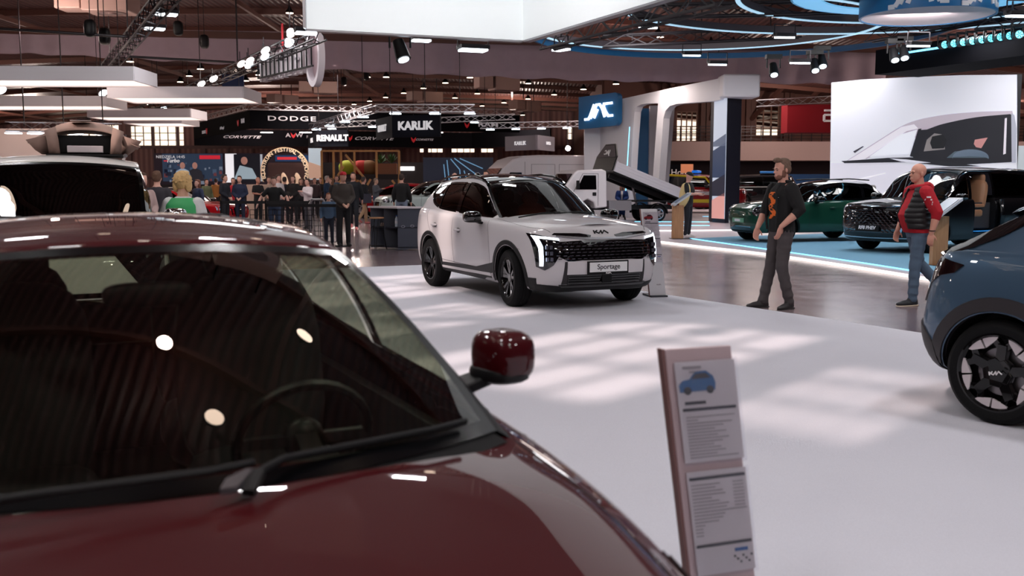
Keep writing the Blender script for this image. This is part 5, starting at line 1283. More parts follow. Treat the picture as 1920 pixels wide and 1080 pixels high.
# ---- long white panel van behind
def van():
    root = car_root('panel_van', 'long high-roofed white panel van behind the tipper truck', (-.93, -.37), P(893, 396, 42).xy[:], (.1, -.95), .0)
    W_ = paint('white_van_paint', (222, 216, 220), 0, .4)
    prof = [(0, .4), (0, .95), (.15, 1.12), (.7, 1.3), (1.35, 2.15), (1.75, 2.5), (2.3, 2.66), (3, 2.7), (5.7, 2.7), (5.85, 2.6), (5.9, .5)]
    st = []
    for y, s_ in ((-1.0, 0), (-.93, 1), (-.6, 1.04)): pass
    b = MB(); b.prism([(x, -.98, z) for x, z in prof], (0, 1.96, 0)); b.build('body', W_, root, smooth=30, bevel=.13)
    for sg in (1, -1):
        MB().prism([(1.15, sg * .985, 1.32), (2.15, sg * .985, 1.32), (2.15, sg * .985, 1.95), (1.62, sg * .985, 1.95)], (0, sg * .01, 0)).build('side_window', M_GLOSSBLK, root, smooth=0)
        s_ = MB()
        for a, c_ in (((2.3, .6), (2.3, 2.4)), ((2.45, 1.15), (5.6, 1.15)), ((2.6, 1.5), (3.7, 1.5)), ((2.6, 1.5), (2.6, 2.3)), ((3.7, 1.5), (3.7, 2.3)), ((2.6, 2.3), (3.7, 2.3)), ((3.9, 1.5), (5.6, 1.5)), ((3.9, 2.3), (5.6, 2.3)), ((3.9, 1.5), (3.9, 2.3))): s_.bar((a[0], sg * .982, a[1]), (c_[0], sg * .982, c_[1]), .02)
        s_.build('panel_gap', mat('soft_grey_line', (150, 144, 150), .6), root, smooth=0)
        MB().box((1.05, sg * 1.12, 1.45), (.12, .14, .36)).build('side_mirror', M_BLK, root, bevel=.03)
    MB().prism([(.73, -.85, 1.34), (.73, .85, 1.34), (1.33, .80, 2.10), (1.33, -.80, 2.10)], (-.04, 0, .03)).build('windscreen', M_GLOSSBLK, root, smooth=0)
    for ax in (1.05, 4.7):
        for sg in (1, -1): make_wheel(.35, .2, .2, 'six', M_ALU, root, (ax, sg * .90, .35), sg)
van()
# ================================================================ PEOPLE
def remeshed(mb, name, m, parent, vox, smooth=6):
    o = mb.build(name, m, parent, fix=False, smooth=0)
    r = o.modifiers.new('r', 'REMESH'); r.mode = 'VOXEL'; r.voxel_size = vox; r.use_smooth_shade = True
    if smooth: s = o.modifiers.new('s', 'SMOOTH'); s.factor = .5; s.iterations = smooth
    bake(o); o.data.polygons.foreach_set('use_smooth', [True] * len(o.data.polygons))
    if not o.data.materials: o.data.materials.append(m)
    return o
def loft(mb, secs, n=20, e=.9):
    rows = []
    for (z, rx, ry, yo, *xo) in secs:
        x0 = xo[0] if xo else 0
        rows.append([(x0 + rx * math.copysign(abs(math.cos(t)) ** e, math.cos(t)), yo + ry * math.copysign(abs(math.sin(t)) ** e, math.sin(t)), z) for t in np.linspace(0, 2 * PI, n, endpoint=False)])
    vs = [p for r in rows for p in r]; m = len(rows)
    fs = [(i * n + k, i * n + (k + 1) % n, (i + 1) * n + (k + 1) % n, (i + 1) * n + k) for i in range(m - 1) for k in range(n)] + [tuple(range(n - 1, -1, -1)), tuple((m - 1) * n + k for k in range(n))]
    mb.add(vs, fs)
def seg(mb, pts, rs, n=12): 
    mb.tube(pts, list(rs), n=n)
    for p, r in ((pts[0], rs[0]), (pts[-1], rs[-1])): mb.ell(p, (r, r, r), nu=n, nv=6)
def hand(mb, w, d, side, palm_n, curl=.5):
    """w wrist, d direction of the hand, palm_n out of the palm; side=+1 thumb towards d x palm_n"""
    d = Vector(d).normalized(); n = Vector(palm_n); n = (n - d * n.dot(d)).normalized(); t = d.cross(n) * side
    c = Vector(w) + d * .05
    q = Matrix((t, d, n)).transposed()
    mb.ell(c, (.040, .052, .016), rot=q, e=.75, nu=12, nv=8)
    for i, (o, L) in enumerate(((.030, .072), (.010, .080), (-.010, .075), (-.029, .058))):
        p0 = Vector(w) + d * .088 + t * o; cur = d.copy(); p = p0
        pts = [p - d * .02]
        for j, k in enumerate((.42, .32, .26)):
            a = curl * (.5 + .5 * j) * (1 + .08 * i); cur = (cur * math.cos(a) + n * math.sin(a)).normalized(); pts.append(p); p = p + cur * L * k
        pts.append(p); mb.tube(pts, [.0098, .0096, .009, .0084, .0075], n=8); mb.ell(p, (.0075,) * 3, nu=8, nv=5)
    th = (t * .75 + d * .6 + n * .25).normalized(); p0 = Vector(w) + d * .022 + t * .026; p1 = p0 + th * .038; p2 = p1 + (th * .6 + d * .6 + n * .2).normalized() * .032
    mb.tube([p0, p1, p2], [.014, .0105, .0085], n=8); mb.ell(p2, (.0085,) * 3, nu=8, nv=5)
POSE = dict(hipL=(-.09, 0, .93), hipR=(.09, 0, .93), kneeL=(-.10, .01, .50), kneeR=(.10, .01, .50), ankL=(-.11, -.02, .085), ankR=(.11, -.02, .085),
    elbL=(-.25, -.02, 1.15), elbR=(.25, -.02, 1.15), wrL=(-.26, .07, .91), wrR=(.26, .07, .91), headyaw=0, headpitch=0, belly=0, toeL=(0, 1, 0), toeR=(0, 1, 0), hL=None, hR=None)
def person(label, loc, face, H=1.75, skin=(206, 150, 130), hair=('short', (70, 48, 38)), top=(30, 30, 34), sleeve='long', legs=(40, 40, 48), shoes=(30, 28, 30), pose=None, near=False, z=0.0, build_=1.0, group=None, shirt=None, topname='jacket', skirt=False, sole=None):
    p = dict(POSE); p.update(pose or {}); V = {k: Vector(v) for k, v in p.items() if isinstance(v, tuple) and len(v) == 3 and not isinstance(v[0], tuple)}
    rz = math.atan2(-face[0], face[1]); t = thing('person', label, 'person', (loc[0], loc[1], z), rz, group); k = H / 1.75; t.scale = (k, k, k)
    g = build_; vox = .0068 if near else .02; be = p['belly']; lz = p.get('lean', 0)
    SK = mat('skin_%d_%d_%d' % skin, skin, .5, noise=.06, nscale=14)
    shL, shR = Vector((-.160 * g, 0, 1.395)), Vector((.160 * g, 0, 1.395))
    shL = V.get('shL', shL); shR = V.get('shR', shR)
    # ---- body, one continuous surface
    b = MB()
    loft(b, [(.86, .12 * g, .09, 0), (.93, .155 * g, .105, 0), (1.02, .15 * g, .10 + be * .5, be * .4), (1.12, .145 * g, .10 + be * .8, be * .7), (1.22, .15 * g, .105 + be * .4, be * .35), (1.32, .165 * g, .11, 0), (1.40, .165 * g, .095, -.01), (1.45, .11, .07, -.012), (1.48, .06, .058, -.005)])
    yw = p['headyaw']; hq = Matrix.Rotation(yw, 3, 'Z') @ Matrix.Rotation(p['headpitch'], 3, 'X'); hc = Vector((0, .018, 1.625)); nk = Vector((0, -.01, 1.47))
    hp = lambda x, y, z_: hc + hq @ Vector((x, y, z_))
    seg(b, [nk, nk + Vector((0, .005, .05)), hp(0, -.015, -.06)], [.062 * (.9 + .1 * g), .056, .056])
    b.ell(hp(0, -.012, .035), (.076, .094, .088), rot=hq, nu=20, nv=14); b.ell(hp(0, .018, -.03), (.062, .072, .085), rot=hq, e=.95, nu=18, nv=12); b.ell(hp(0, .045, -.085), (.040, .036, .026), rot=hq)
    if near or True:
        b.add([hp(*v) for v in ((-.016, .080, -.030), (.016, .080, -.030), (0, .118, -.026), (0, .086, .018), (0, .08, -.038))], [(0, 2, 3), (2, 1, 3), (0, 4, 2), (4, 1, 2), (0, 3, 1, 4)])
        b.ell(hp(0, .104, -.022), (.013, .013, .011)); b.ell(hp(0, .078, .02), (.05, .016, .012), rot=hq)
        b.ell(hp(0, .088, -.060), (.026, .010, .007), rot=hq); b.ell(hp(0, .086, -.071), (.022, .011, .008), rot=hq)
        for sg in (1, -1): b.ell(hp(sg * .076, -.012, -.012), (.010, .020, .032), rot=hq @ Matrix.Rotation(sg * -.3, 3, 'Z'))
    for sh, e, w, s_ in ((shL, V['elbL'], V['wrL'], -1), (shR, V['elbR'], V['wrR'], 1)):
        seg(b, [sh, sh.lerp(e, .4), e, e.lerp(w, .35), w], [.058 * g, .052 * g, .042 * g, .043 * g, .028])
        d = (w - e).normalized(); hd = p['hL'] if s_ < 0 else p['hR']
        hd_dir, pn, cu = hd if hd else (d + Vector((0, .15, -.3)), (s_ * -1, -.1, 0), .45)
        if near: hand(b, w, hd_dir, (1 if s_ < 0 else -1), pn, cu)
        else: dd = Vector(hd_dir).normalized(); b.capsule(w, .028, w + dd * .07, .036, 8); b.capsule(w + dd * .07, .032, w + dd * .15, .018, 8)
    for hL, kn, an in ((V['hipL'], V['kneeL'], V['ankL']), (V['hipR'], V['kneeR'], V['ankR'])):
        seg(b, [hL, hL.lerp(kn, .5), kn, kn.lerp(an, .35), an], [.083, .07, .052, .052, .036]); 
    for an, to in ((V['ankL'], V['toeL']), (V['ankR'], V['toeR'])): b.capsule(an + Vector((0, -.02, -.03)), .035, an + Vector(to).normalized() * .13 + Vector((0, 0, -.055)), .022, 8)
    remeshed(b, 'body', SK, t, vox, 3 if near else 2)
    # ---- trousers or skirt
    tr = MB(); loft(tr, [(.84, .13 * g, .10, 0), (.93, .168 * g, .118, 0), (1.0, .163 * g, .113 + be * .4, be * .3), (1.04, .158 * g, .108 + be * .5, be * .4)])
    if skirt: loft(tr, [(.5, .16, .13, 0), (.7, .17, .13, 0), (.93, .165, .118, 0)])
    else:
        for i, (hL, kn, an) in enumerate(((V['hipL'], V['kneeL'], V['ankL']), (V['hipR'], V['kneeR'], V['ankR']))):
            n_ = 12 if near else 6; pts = [hL + Vector((0, 0, .0))]; rs = [.098]
            for q in range(1, n_ + 1): u = q / n_; pts.append(hL.lerp(kn, u)); rs.append(.097 - .027 * u + (.004 * math.sin(q * 2.3 + i) if near else 0))
            for q in range(1, n_ + 1): u = q / n_; pts.append(kn.lerp(an + Vector((0, 0, .0)), u)); rs.append(.070 - .012 * u + (.0055 * math.sin(q * 2.1 + i * 2) * (.4 + u) if near else 0))
            seg(tr, pts, rs, 14 if near else 10)
    LG = mat('cloth_%d_%d_%d' % legs, legs, .85, noise=.22, nscale=(9 if near else 5), bump=.3 if near else 0)
    remeshed(tr, 'trousers' if not skirt else 'skirt', LG, t, .009 if near else .024, 2)
    # ---- shoes
    for nm, an, to in (('shoe', V['ankL'], V['toeL']), ('shoe', V['ankR'], V['toeR'])):
        d = Vector(to).normalized(); side = Vector((d.y, -d.x, 0)).normalized() if abs(d.z) < .95 else Vector((1, 0, 0)); up = side.cross(d); q = Matrix((side, d, up)).transposed(); s_ = MB()
        c = an + d * .05 - up * .055 if d.z > -.3 else an + d * .05
        s_.ell(c + d * .02, (.046, .145, .030), rot=q, e=.75, nu=16, nv=8); s_.ell(c - d * .045 + up * .03, (.042, .072, .048), rot=q, e=.8); s_.ell(c + d * .03 + up * .012, (.040, .09, .034), rot=q)
        so = remeshed(s_, nm, mat('shoe_%d_%d_%d' % shoes, shoes, .6), t, .008 if near else .02, 2)
        if near: 
            l_ = MB(); l_.ell(c + d * .02 - up * .024, (.048, .148, .012), rot=q, e=.55, nu=18, nv=6); l_.build('sole', mat('sole_%d' % (sole or shoes)[0], sole or shoes, .7), so)
    # ---- top
    tp = MB(); o_ = .014 if sleeve != 'vest' else .014
    loft(tp, [(.90 if topname in ('jacket', 'coat', 'hoodie') else .96, .172 * g, .122 + be * .1, be * .1), (1.0, .168 * g, .122 + be * .6, be * .4), (1.12, .162 * g, .12 + be * .9, be * .7), (1.22, .168 * g, .125 + be * .5, be * .35), (1.32, .182 * g, .13, 0), (1.39, .170 * g, .112, -.01), (1.44, .115, .085, -.012), (1.475, .075, .072, -.008)])
    for sh, e, w in ((shL, V['elbL'], V['wrL']), (shR, V['elbR'], V['wrR'])):
        if sleeve == 'long': seg(tp, [sh, sh.lerp(e, .35), sh.lerp(e, .7), e, e.lerp(w, .3), e.lerp(w, .6), e.lerp(w, .93)], [.076 * g, .072 * g, .066 * g, .060 * g, .060, .056, .046])
        elif sleeve == 'pushed': seg(tp, [sh, sh.lerp(e, .35), sh.lerp(e, .7), e, e.lerp(w, .22)], [.078 * g, .074 * g, .07 * g, .064 * g, .058])
        elif sleeve == 'short': seg(tp, [sh, sh.lerp(e, .35), sh.lerp(e, .72)], [.074 * g, .07 * g, .068 * g])
    TM = mat('cloth_%d_%d_%d' % top, top, .85, noise=.12, nscale=10, bump=.25 if near else 0)
    to_ = remeshed(tp, topname, TM, t, .0085 if near else .022, 3)
    if shirt:   # opening at the chest
        s_ = MB(); s_.prism([(-.035, 0, 1.45), (.035, 0, 1.45), (.045, 0, 1.1), (-.045, 0, 1.1)], (0, .01, 0))
        bv = BVHTree.FromPolygons([v.co for v in to_.data.vertices], [tuple(q.vertices) for q in to_.data.polygons]); rows = []
        for i in range(9):
            zz = 1.45 - .045 * i; w_ = .045 - .0028 * i; r_ = []
            for x in np.linspace(-w_, w_, 5):
                h, nn, _, _ = bv.ray_cast(Vector((x, 1, zz)), Vector((0, -1, 0))); r_.append((h if h else Vector((x, .1, zz))) + Vector((0, .006, 0)))
            rows.append(r_)
        MB().grid(rows).build('shirt_front', mat('cloth_%d_%d_%d' % shirt, shirt, .8), t)
    # ---- hair
    if hair:
        st, hc_ = hair; h = MB(); HM = mat('hair_%d_%d_%d' % hc_, hc_, .75, noise=.3, nscale=40, bump=.5)
        if st == 'cap':
            h.ell(hp(0, -.008, .062), (.084, .102, .068), rot=hq, nu=18); h.ell(hp(0, .105, .052), (.058, .05, .010), rot=hq); remeshed(h, 'cap', mat('cap_%d_%d_%d' % hc_, hc_, .7), t, .008 if near else .018, 2)
        elif st != 'bald':
            h.ell(hp(0, -.026, .055), (.080, .092, .080), rot=hq, nu=18, nv=12); h.ell(hp(0, -.05, .0), (.079, .062, .075), rot=hq)
            h.ell(hp(0, .03, .108), (.055, .05, .026), rot=hq)
            if st == 'quiff': h.ell(hp(0, .055, .115), (.05, .045, .03), rot=hq)
            if st == 'long':
                for sg in (1, -1): h.ell(hp(sg * .06, -.03, -.07), (.032, .055, .12), rot=hq)
                h.ell(hp(0, -.07, -.08), (.07, .04, .13), rot=hq)
            if st == 'bob':
                h.ell(hp(0, -.03, .03), (.096, .104, .094), rot=hq, nu=20)
                for sg in (1, -1): h.ell(hp(sg * .07, -.03, -.03), (.035, .06, .075), rot=hq)
                rnd = random.Random(5)
                for i in range(60):
                    a, e_ = rnd.uniform(0, 2 * PI), rnd.uniform(-.3, 1.4); v = Vector((math.cos(a) * math.cos(e_) * .10, math.sin(a) * math.cos(e_) * .105 - .03, .03 + math.sin(e_) * .095)); h.capsule(hp(*(v * .9)), .014, hp(*(v * 1.08)) + Vector((0, 0, -.01)), .006, 6)
            if st == 'short' or st == 'quiff':
                for sg in (1, -1): h.ell(hp(sg * .068, -.02, .02), (.014, .04, .045), rot=hq)
            remeshed(h, 'hair', HM, t, .006 if near else .016, 1)
        if st != 'bald' or near:
            pass
    if near:
        e_ = MB()
        for sg in (1, -1): e_.ell(hp(sg * .031, .083, .0), (.012, .006, .006), rot=hq)
        e_.build('eyes', mat('eye_dark', (48, 36, 34), .3), t)
        e_ = MB()
        for sg in (1, -1): e_.ell(hp(sg * .032, .089, .022), (.018, .005, .005), rot=hq)
        e_.build('eyebrows', mat('brow_brown', (96, 70, 58), .8), t)
        MB().ell(hp(0, .096, -.066), (.022, .005, .004), rot=hq).build('lips', mat('lip_pink', (168, 104, 98), .5), t)
    return t, hp, to_, hq
def on_top(to_, name, polys, m, t, d=(0, -1, 0), off=.006):
    """cloth print: small polygons (x, z) laid on the garment seen along d"""
    bv = BVHTree.FromPolygons([v.co for v in to_.data.vertices], [tuple(q.vertices) for q in to_.data.polygons]); mb = MB(); d = Vector(d).normalized(); r = Vector((0, 0, 1)).cross(d).normalized()
    for poly in polys:
        c = [Vector((0, 0, 0)) + r * x + Vector((0, 0, z)) - d * 2 for x, z in poly]; vs = []
        for q in c:
            h, nn, _, dist = bv.ray_cast(q, d); vs.append((h if h else q + d * 1.9) - d * off)
        n = len(vs); mb.add(vs + [v + d * .008 for v in vs], [tuple(range(n))] + [(i, (i + 1) % n, n + (i + 1) % n, n + i) for i in range(n)])
    return mb.build(name, m, t, smooth=0)

# ---- the bearded man
rn = random.Random(11)
pm = dict(kneeL=(-.10, .05, .50), kneeR=(.11, .06, .50), ankL=(-.11, -.06, .085), ankR=(.13, .14, .085), elbL=(-.27, -.06, 1.16), wrL=(-.20, .14, .97), elbR=(.25, .05, 1.16), wrR=(.20, .20, .94), headyaw=.0, headpitch=-.12,
          hL=((.12, .25, -1), (.9, .2, .1), .35), hR=((0, .2, -1), (-.9, .1, .1), .5), toeL=(-.35, 1, -.06), toeR=(.15, 1, -.04))
g1 = Gd(1462, 577); T1, hp1, top1, hq1 = person('bearded man in a black fleece and orange-printed shirt at the carpet edge', (3.30, 12.2), (-.95, -.32), 1.83, (212, 156, 138), ('quiff', (112, 88, 74)), (17, 16, 19), 'pushed', (74, 68, 70), (42, 38, 40), pm, near=True, build_=1.1)
bd = MB(); bd.ell(hp1(0, .048, -.078), (.052, .046, .045), rot=hq1); 
for sg in (1, -1): bd.ell(hp1(sg * .056, .012, -.045), (.014, .03, .05), rot=hq1)
remeshed(bd, 'beard', mat('beard_brown', (128, 88, 74), .9, noise=.3, nscale=60, bump=.6), T1, .006, 1)
pr = []
for i in range(26):
    z = 1.36 - .30 * i / 25; x = .02 + .035 * math.sin(i * .55) ; w = rn.uniform(.028, .058)
    pr.append([(x - w, z - .006), (x + w * .8, z - .008), (x + w, z + .005), (x - w * .7, z + .007)])
on_top(top1, 'orange_print', [[(x * 1.25, z) for x, z in q] for q in pr], mat('orange_print', (240, 118, 44), .6), T1)
on_top(top1, 'chest_logo', [[(-.10, 1.30), (-.075, 1.30), (-.075, 1.305), (-.10, 1.305)]], M_TXT, T1)
fl = MB()   # open fleece edges and collar
for sg in (1, -1): fl.tube([(sg * .075, .085, 1.47), (sg * .085, .135, 1.38), (sg * .105, .145, 1.25), (sg * .115, .14, 1.1), (sg * .10, .13, .93)], .014, n=8)
fl.tube([(.075 * math.cos(a), -.01 + .08 * math.sin(a), 1.485 + .0 * a) for a in np.linspace(PI * .93, PI * 2.07, 14)], .02, n=8)
fl.build('fleece_edge', mat('cloth_17_16_19'), T1)

# ---- the bald man walking
pm = dict(kneeL=(-.10, .06, .50), ankL=(-.11, .08, .085), kneeR=(.10, -.10, .52), ankR=(.10, -.42, .20), elbL=(-.29, -.09, 1.15), wrL=(-.30, -.02, .90), elbR=(.27, .0, 1.16), wrR=(.25, .12, .92), headyaw=.05, headpitch=0, belly=.07,
          hL=((-.02, .12, -1), (.8, -.5, 0), .5), hR=((0, .2, -1), (-.9, .1, .1), .5), toeR=(0, .72, -.7), toeL=(0, 1, -.04))
T2, hp2, top2, hq2 = person('bald man in red hoodie, black quilted body warmer and jeans, walking', (5.10, 12.55), (-.99, -.12), 1.78, (218, 158, 138), ('bald', (0, 0, 0)), (176, 20, 38), 'pushed', (84, 104, 126), (34, 36, 42), pm, near=True, build_=1.13, topname='hoodie', sole=(206, 190, 170))
rows = []; secs = [(.98, .19, .16, .02), (1.06, .187, .185, .035), (1.14, .187, .19, .04), (1.22, .19, .17, .02), (1.31, .200, .15, 0), (1.39, .200, .13, -.01), (1.45, .15, .10, -.012), (1.475, .10, .085, -.01)]
zf = interp([(0, .98), (7, 1.475)]); fx_, fy_, fo_ = [interp([(s[0], s[k]) for s in secs]) for k in (1, 2, 3)]
for i in range(57):
    z = .95 + (1.47 - .95) * i / 56; b_ = .012 * abs(math.sin(i * PI / 7)) ; z_ = min(1.475, max(.98, z))
    rows.append([((fx_(z_) * 1.1 + b_) * math.cos(a), fo_(z_) + (fy_(z_) + b_) * math.sin(a), z) for a in np.linspace(PI / 2 + .42, PI * 2 + PI / 2 - .42, 40)])
v = MB().grid(rows).build('body_warmer', mat('black_quilted_nylon', (20, 20, 24), .5, bump=.2, nscale=20), T2); v.modifiers.new('s', 'SOLIDIFY').thickness = .015
h = MB(); h.tube([(.10 * math.cos(a), -.02 + .10 * math.sin(a), 1.475 - .0 + .02 * math.sin(a + PI)) for a in np.linspace(0, 2 * PI, 20, endpoint=False)], .03, closed=True, n=10); h.ell((0, -.12, 1.45), (.11, .06, .07)); h.build('hood', mat('cloth_176_20_38'), T2)
on_top(top2, 'sleeve_lettering', [[(x, z), (x + w, z), (x + w, z + .02), (x, z + .02)] for (x, z, w) in [(.0, 1.33, .04), (-.01, 1.30, .06), (-.015, 1.27, .07), (-.01, 1.245, .05), (.0, 1.18, .03)]], M_TXT, T2, d=(1, 0, 0))
on_top(v, 'chest_logo', [[(-.12, 1.36), (-.07, 1.36), (-.07, 1.368), (-.12, 1.368)]], M_TXT, T2)
w_ = MB(); w_.tube([(-.30 + .034 * math.cos(a), -.03 + .034 * math.sin(a), .935) for a in np.linspace(0, 2 * PI, 14, endpoint=False)], .006, closed=True, n=6); w_.build('wrist_band', M_BLK, T2)

# ---- beige-scarf man reading at the wooden stand
gp = P(1293, 443, 26.6)
T3, hp3, top3, hq3 = person('man in black cap with beige cloth over his shoulder, looking at his phone', (gp.x, 26.9), (.85, -.5), 1.76, (214, 160, 144), ('cap', (18, 18, 22)), (24, 23, 27), 'short', (30, 30, 38), (220, 212, 210), dict(elbL=(-.23, .06, 1.16), wrL=(-.12, .30, 1.17), elbR=(.23, .06, 1.16), wrR=(.10, .30, 1.16), headpitch=-.35), z=.06)
dr = MB(); dr.grid([[(.12, -.12, 1.46), (.0, -.14, 1.42), (-.14, -.1, 1.46)], [(.2, -.17, 1.25), (.02, -.2, 1.22), (-.2, -.12, 1.3)], [(.2, -.2, 1.0), (.05, -.22, 1.0), (-.15, -.16, 1.08)], [(.16, -.2, .82), (.08, -.2, .80), (.0, -.16, .88)]])
dr.grid([[(.22, -.12, 1.44), (.2, .02, 1.47), (.15, .1, 1.42)], [(.25, -.15, 1.2), (.24, .0, 1.2), (.18, .14, 1.2)], [(.24, -.18, .95), (.25, -.04, .9), (.2, .1, 1.0)], [(.2, -.18, .8), (.2, -.1, .78), (.18, -.02, .82)]])
o = dr.build('beige_drape', mat('beige_cloth', (226, 198, 142), .85), T3, sub=1); o.modifiers.new('w', 'SOLIDIFY').thickness = .03
ph = MB().box((0, 0, 0), (.075, .15, .012)).build('phone', M_GLOSSBLK, None); th_ = T3.matrix_basis
bpy.context.view_layer.update(); ph.location = T3.matrix_world @ Vector((0, .42, 1.17)); ph.rotation_euler = (R(25), 0, T3.rotation_euler.z); tag(ph, 'mobile phone held by the man in the black cap', 'phone')

# ---- woman in the green vest behind the red car
person('blond person in green vest and white shirt seen from behind over the red roof', (-3.42, 10.4), (.1, 1), 1.66, (214, 166, 140), ('bob', (216, 178, 122)), (222, 222, 224), 'long', (50, 50, 56), (30, 30, 32), None, near=True, group=None)
T4 = [o for o in bpy.data.objects if o.get('label', '').startswith('blond person')][0]
rows = []
for i in range(20):
    z = 1.0 + .46 * i / 19; f = 1.06; rows.append([(f * (.190 if z < 1.38 else .19 - (z - 1.38) * .9) * math.cos(a), (.145 if z < 1.38 else .145 - (z - 1.38) * .5) * math.sin(a), z) for a in np.linspace(0, 2 * PI, 33)])
MB().grid(rows).build('green_vest', mat('bright_green_vest', (66, 176, 106), .6), T4)
text_on('vest_lettering', 'SPOTKANIA', (0, -.158, 1.24), (1, 0, 0), (0, 0, 1), .05, M_TXT, T4, depth=.004, bold=.001); text_on('vest_lettering', 'ELEKTROMOBILNI', (0, -.158, 1.19), (1, 0, 0), (0, 0, 1), .028, M_TXT, T4, depth=.004)

# ---- everyone farther away
arms_cross = dict(elbL=(-.24, .02, 1.16), wrL=(-.02, .2, 1.16), elbR=(.24, .02, 1.16), wrR=(.02, .2, 1.12))
arms_front = dict(elbL=(-.24, .0, 1.15), wrL=(-.07, .18, 1.0), elbR=(.24, .0, 1.15), wrR=(.07, .18, 1.0))
phone = dict(elbL=(-.22, .06, 1.17), wrL=(-.08, .30, 1.30), elbR=(.22, .06, 1.17), wrR=(.08, .30, 1.30))
walk = dict(kneeL=(-.08, .14, .52), ankL=(-.08, .16, .085), kneeR=(.08, -.06, .50), ankR=(.08, -.32, .16), wrL=(-.26, -.06, .92), wrR=(.26, .16, .93), toeR=(0, .85, -.5))
lean = dict(elbL=(-.36, .06, 1.18), wrL=(-.44, .20, .98), elbR=(.36, .06, 1.18), wrR=(.44, .20, .98))
def at(px, H, ytop, Y): return ((px - 960) / FPX * Y, Y)
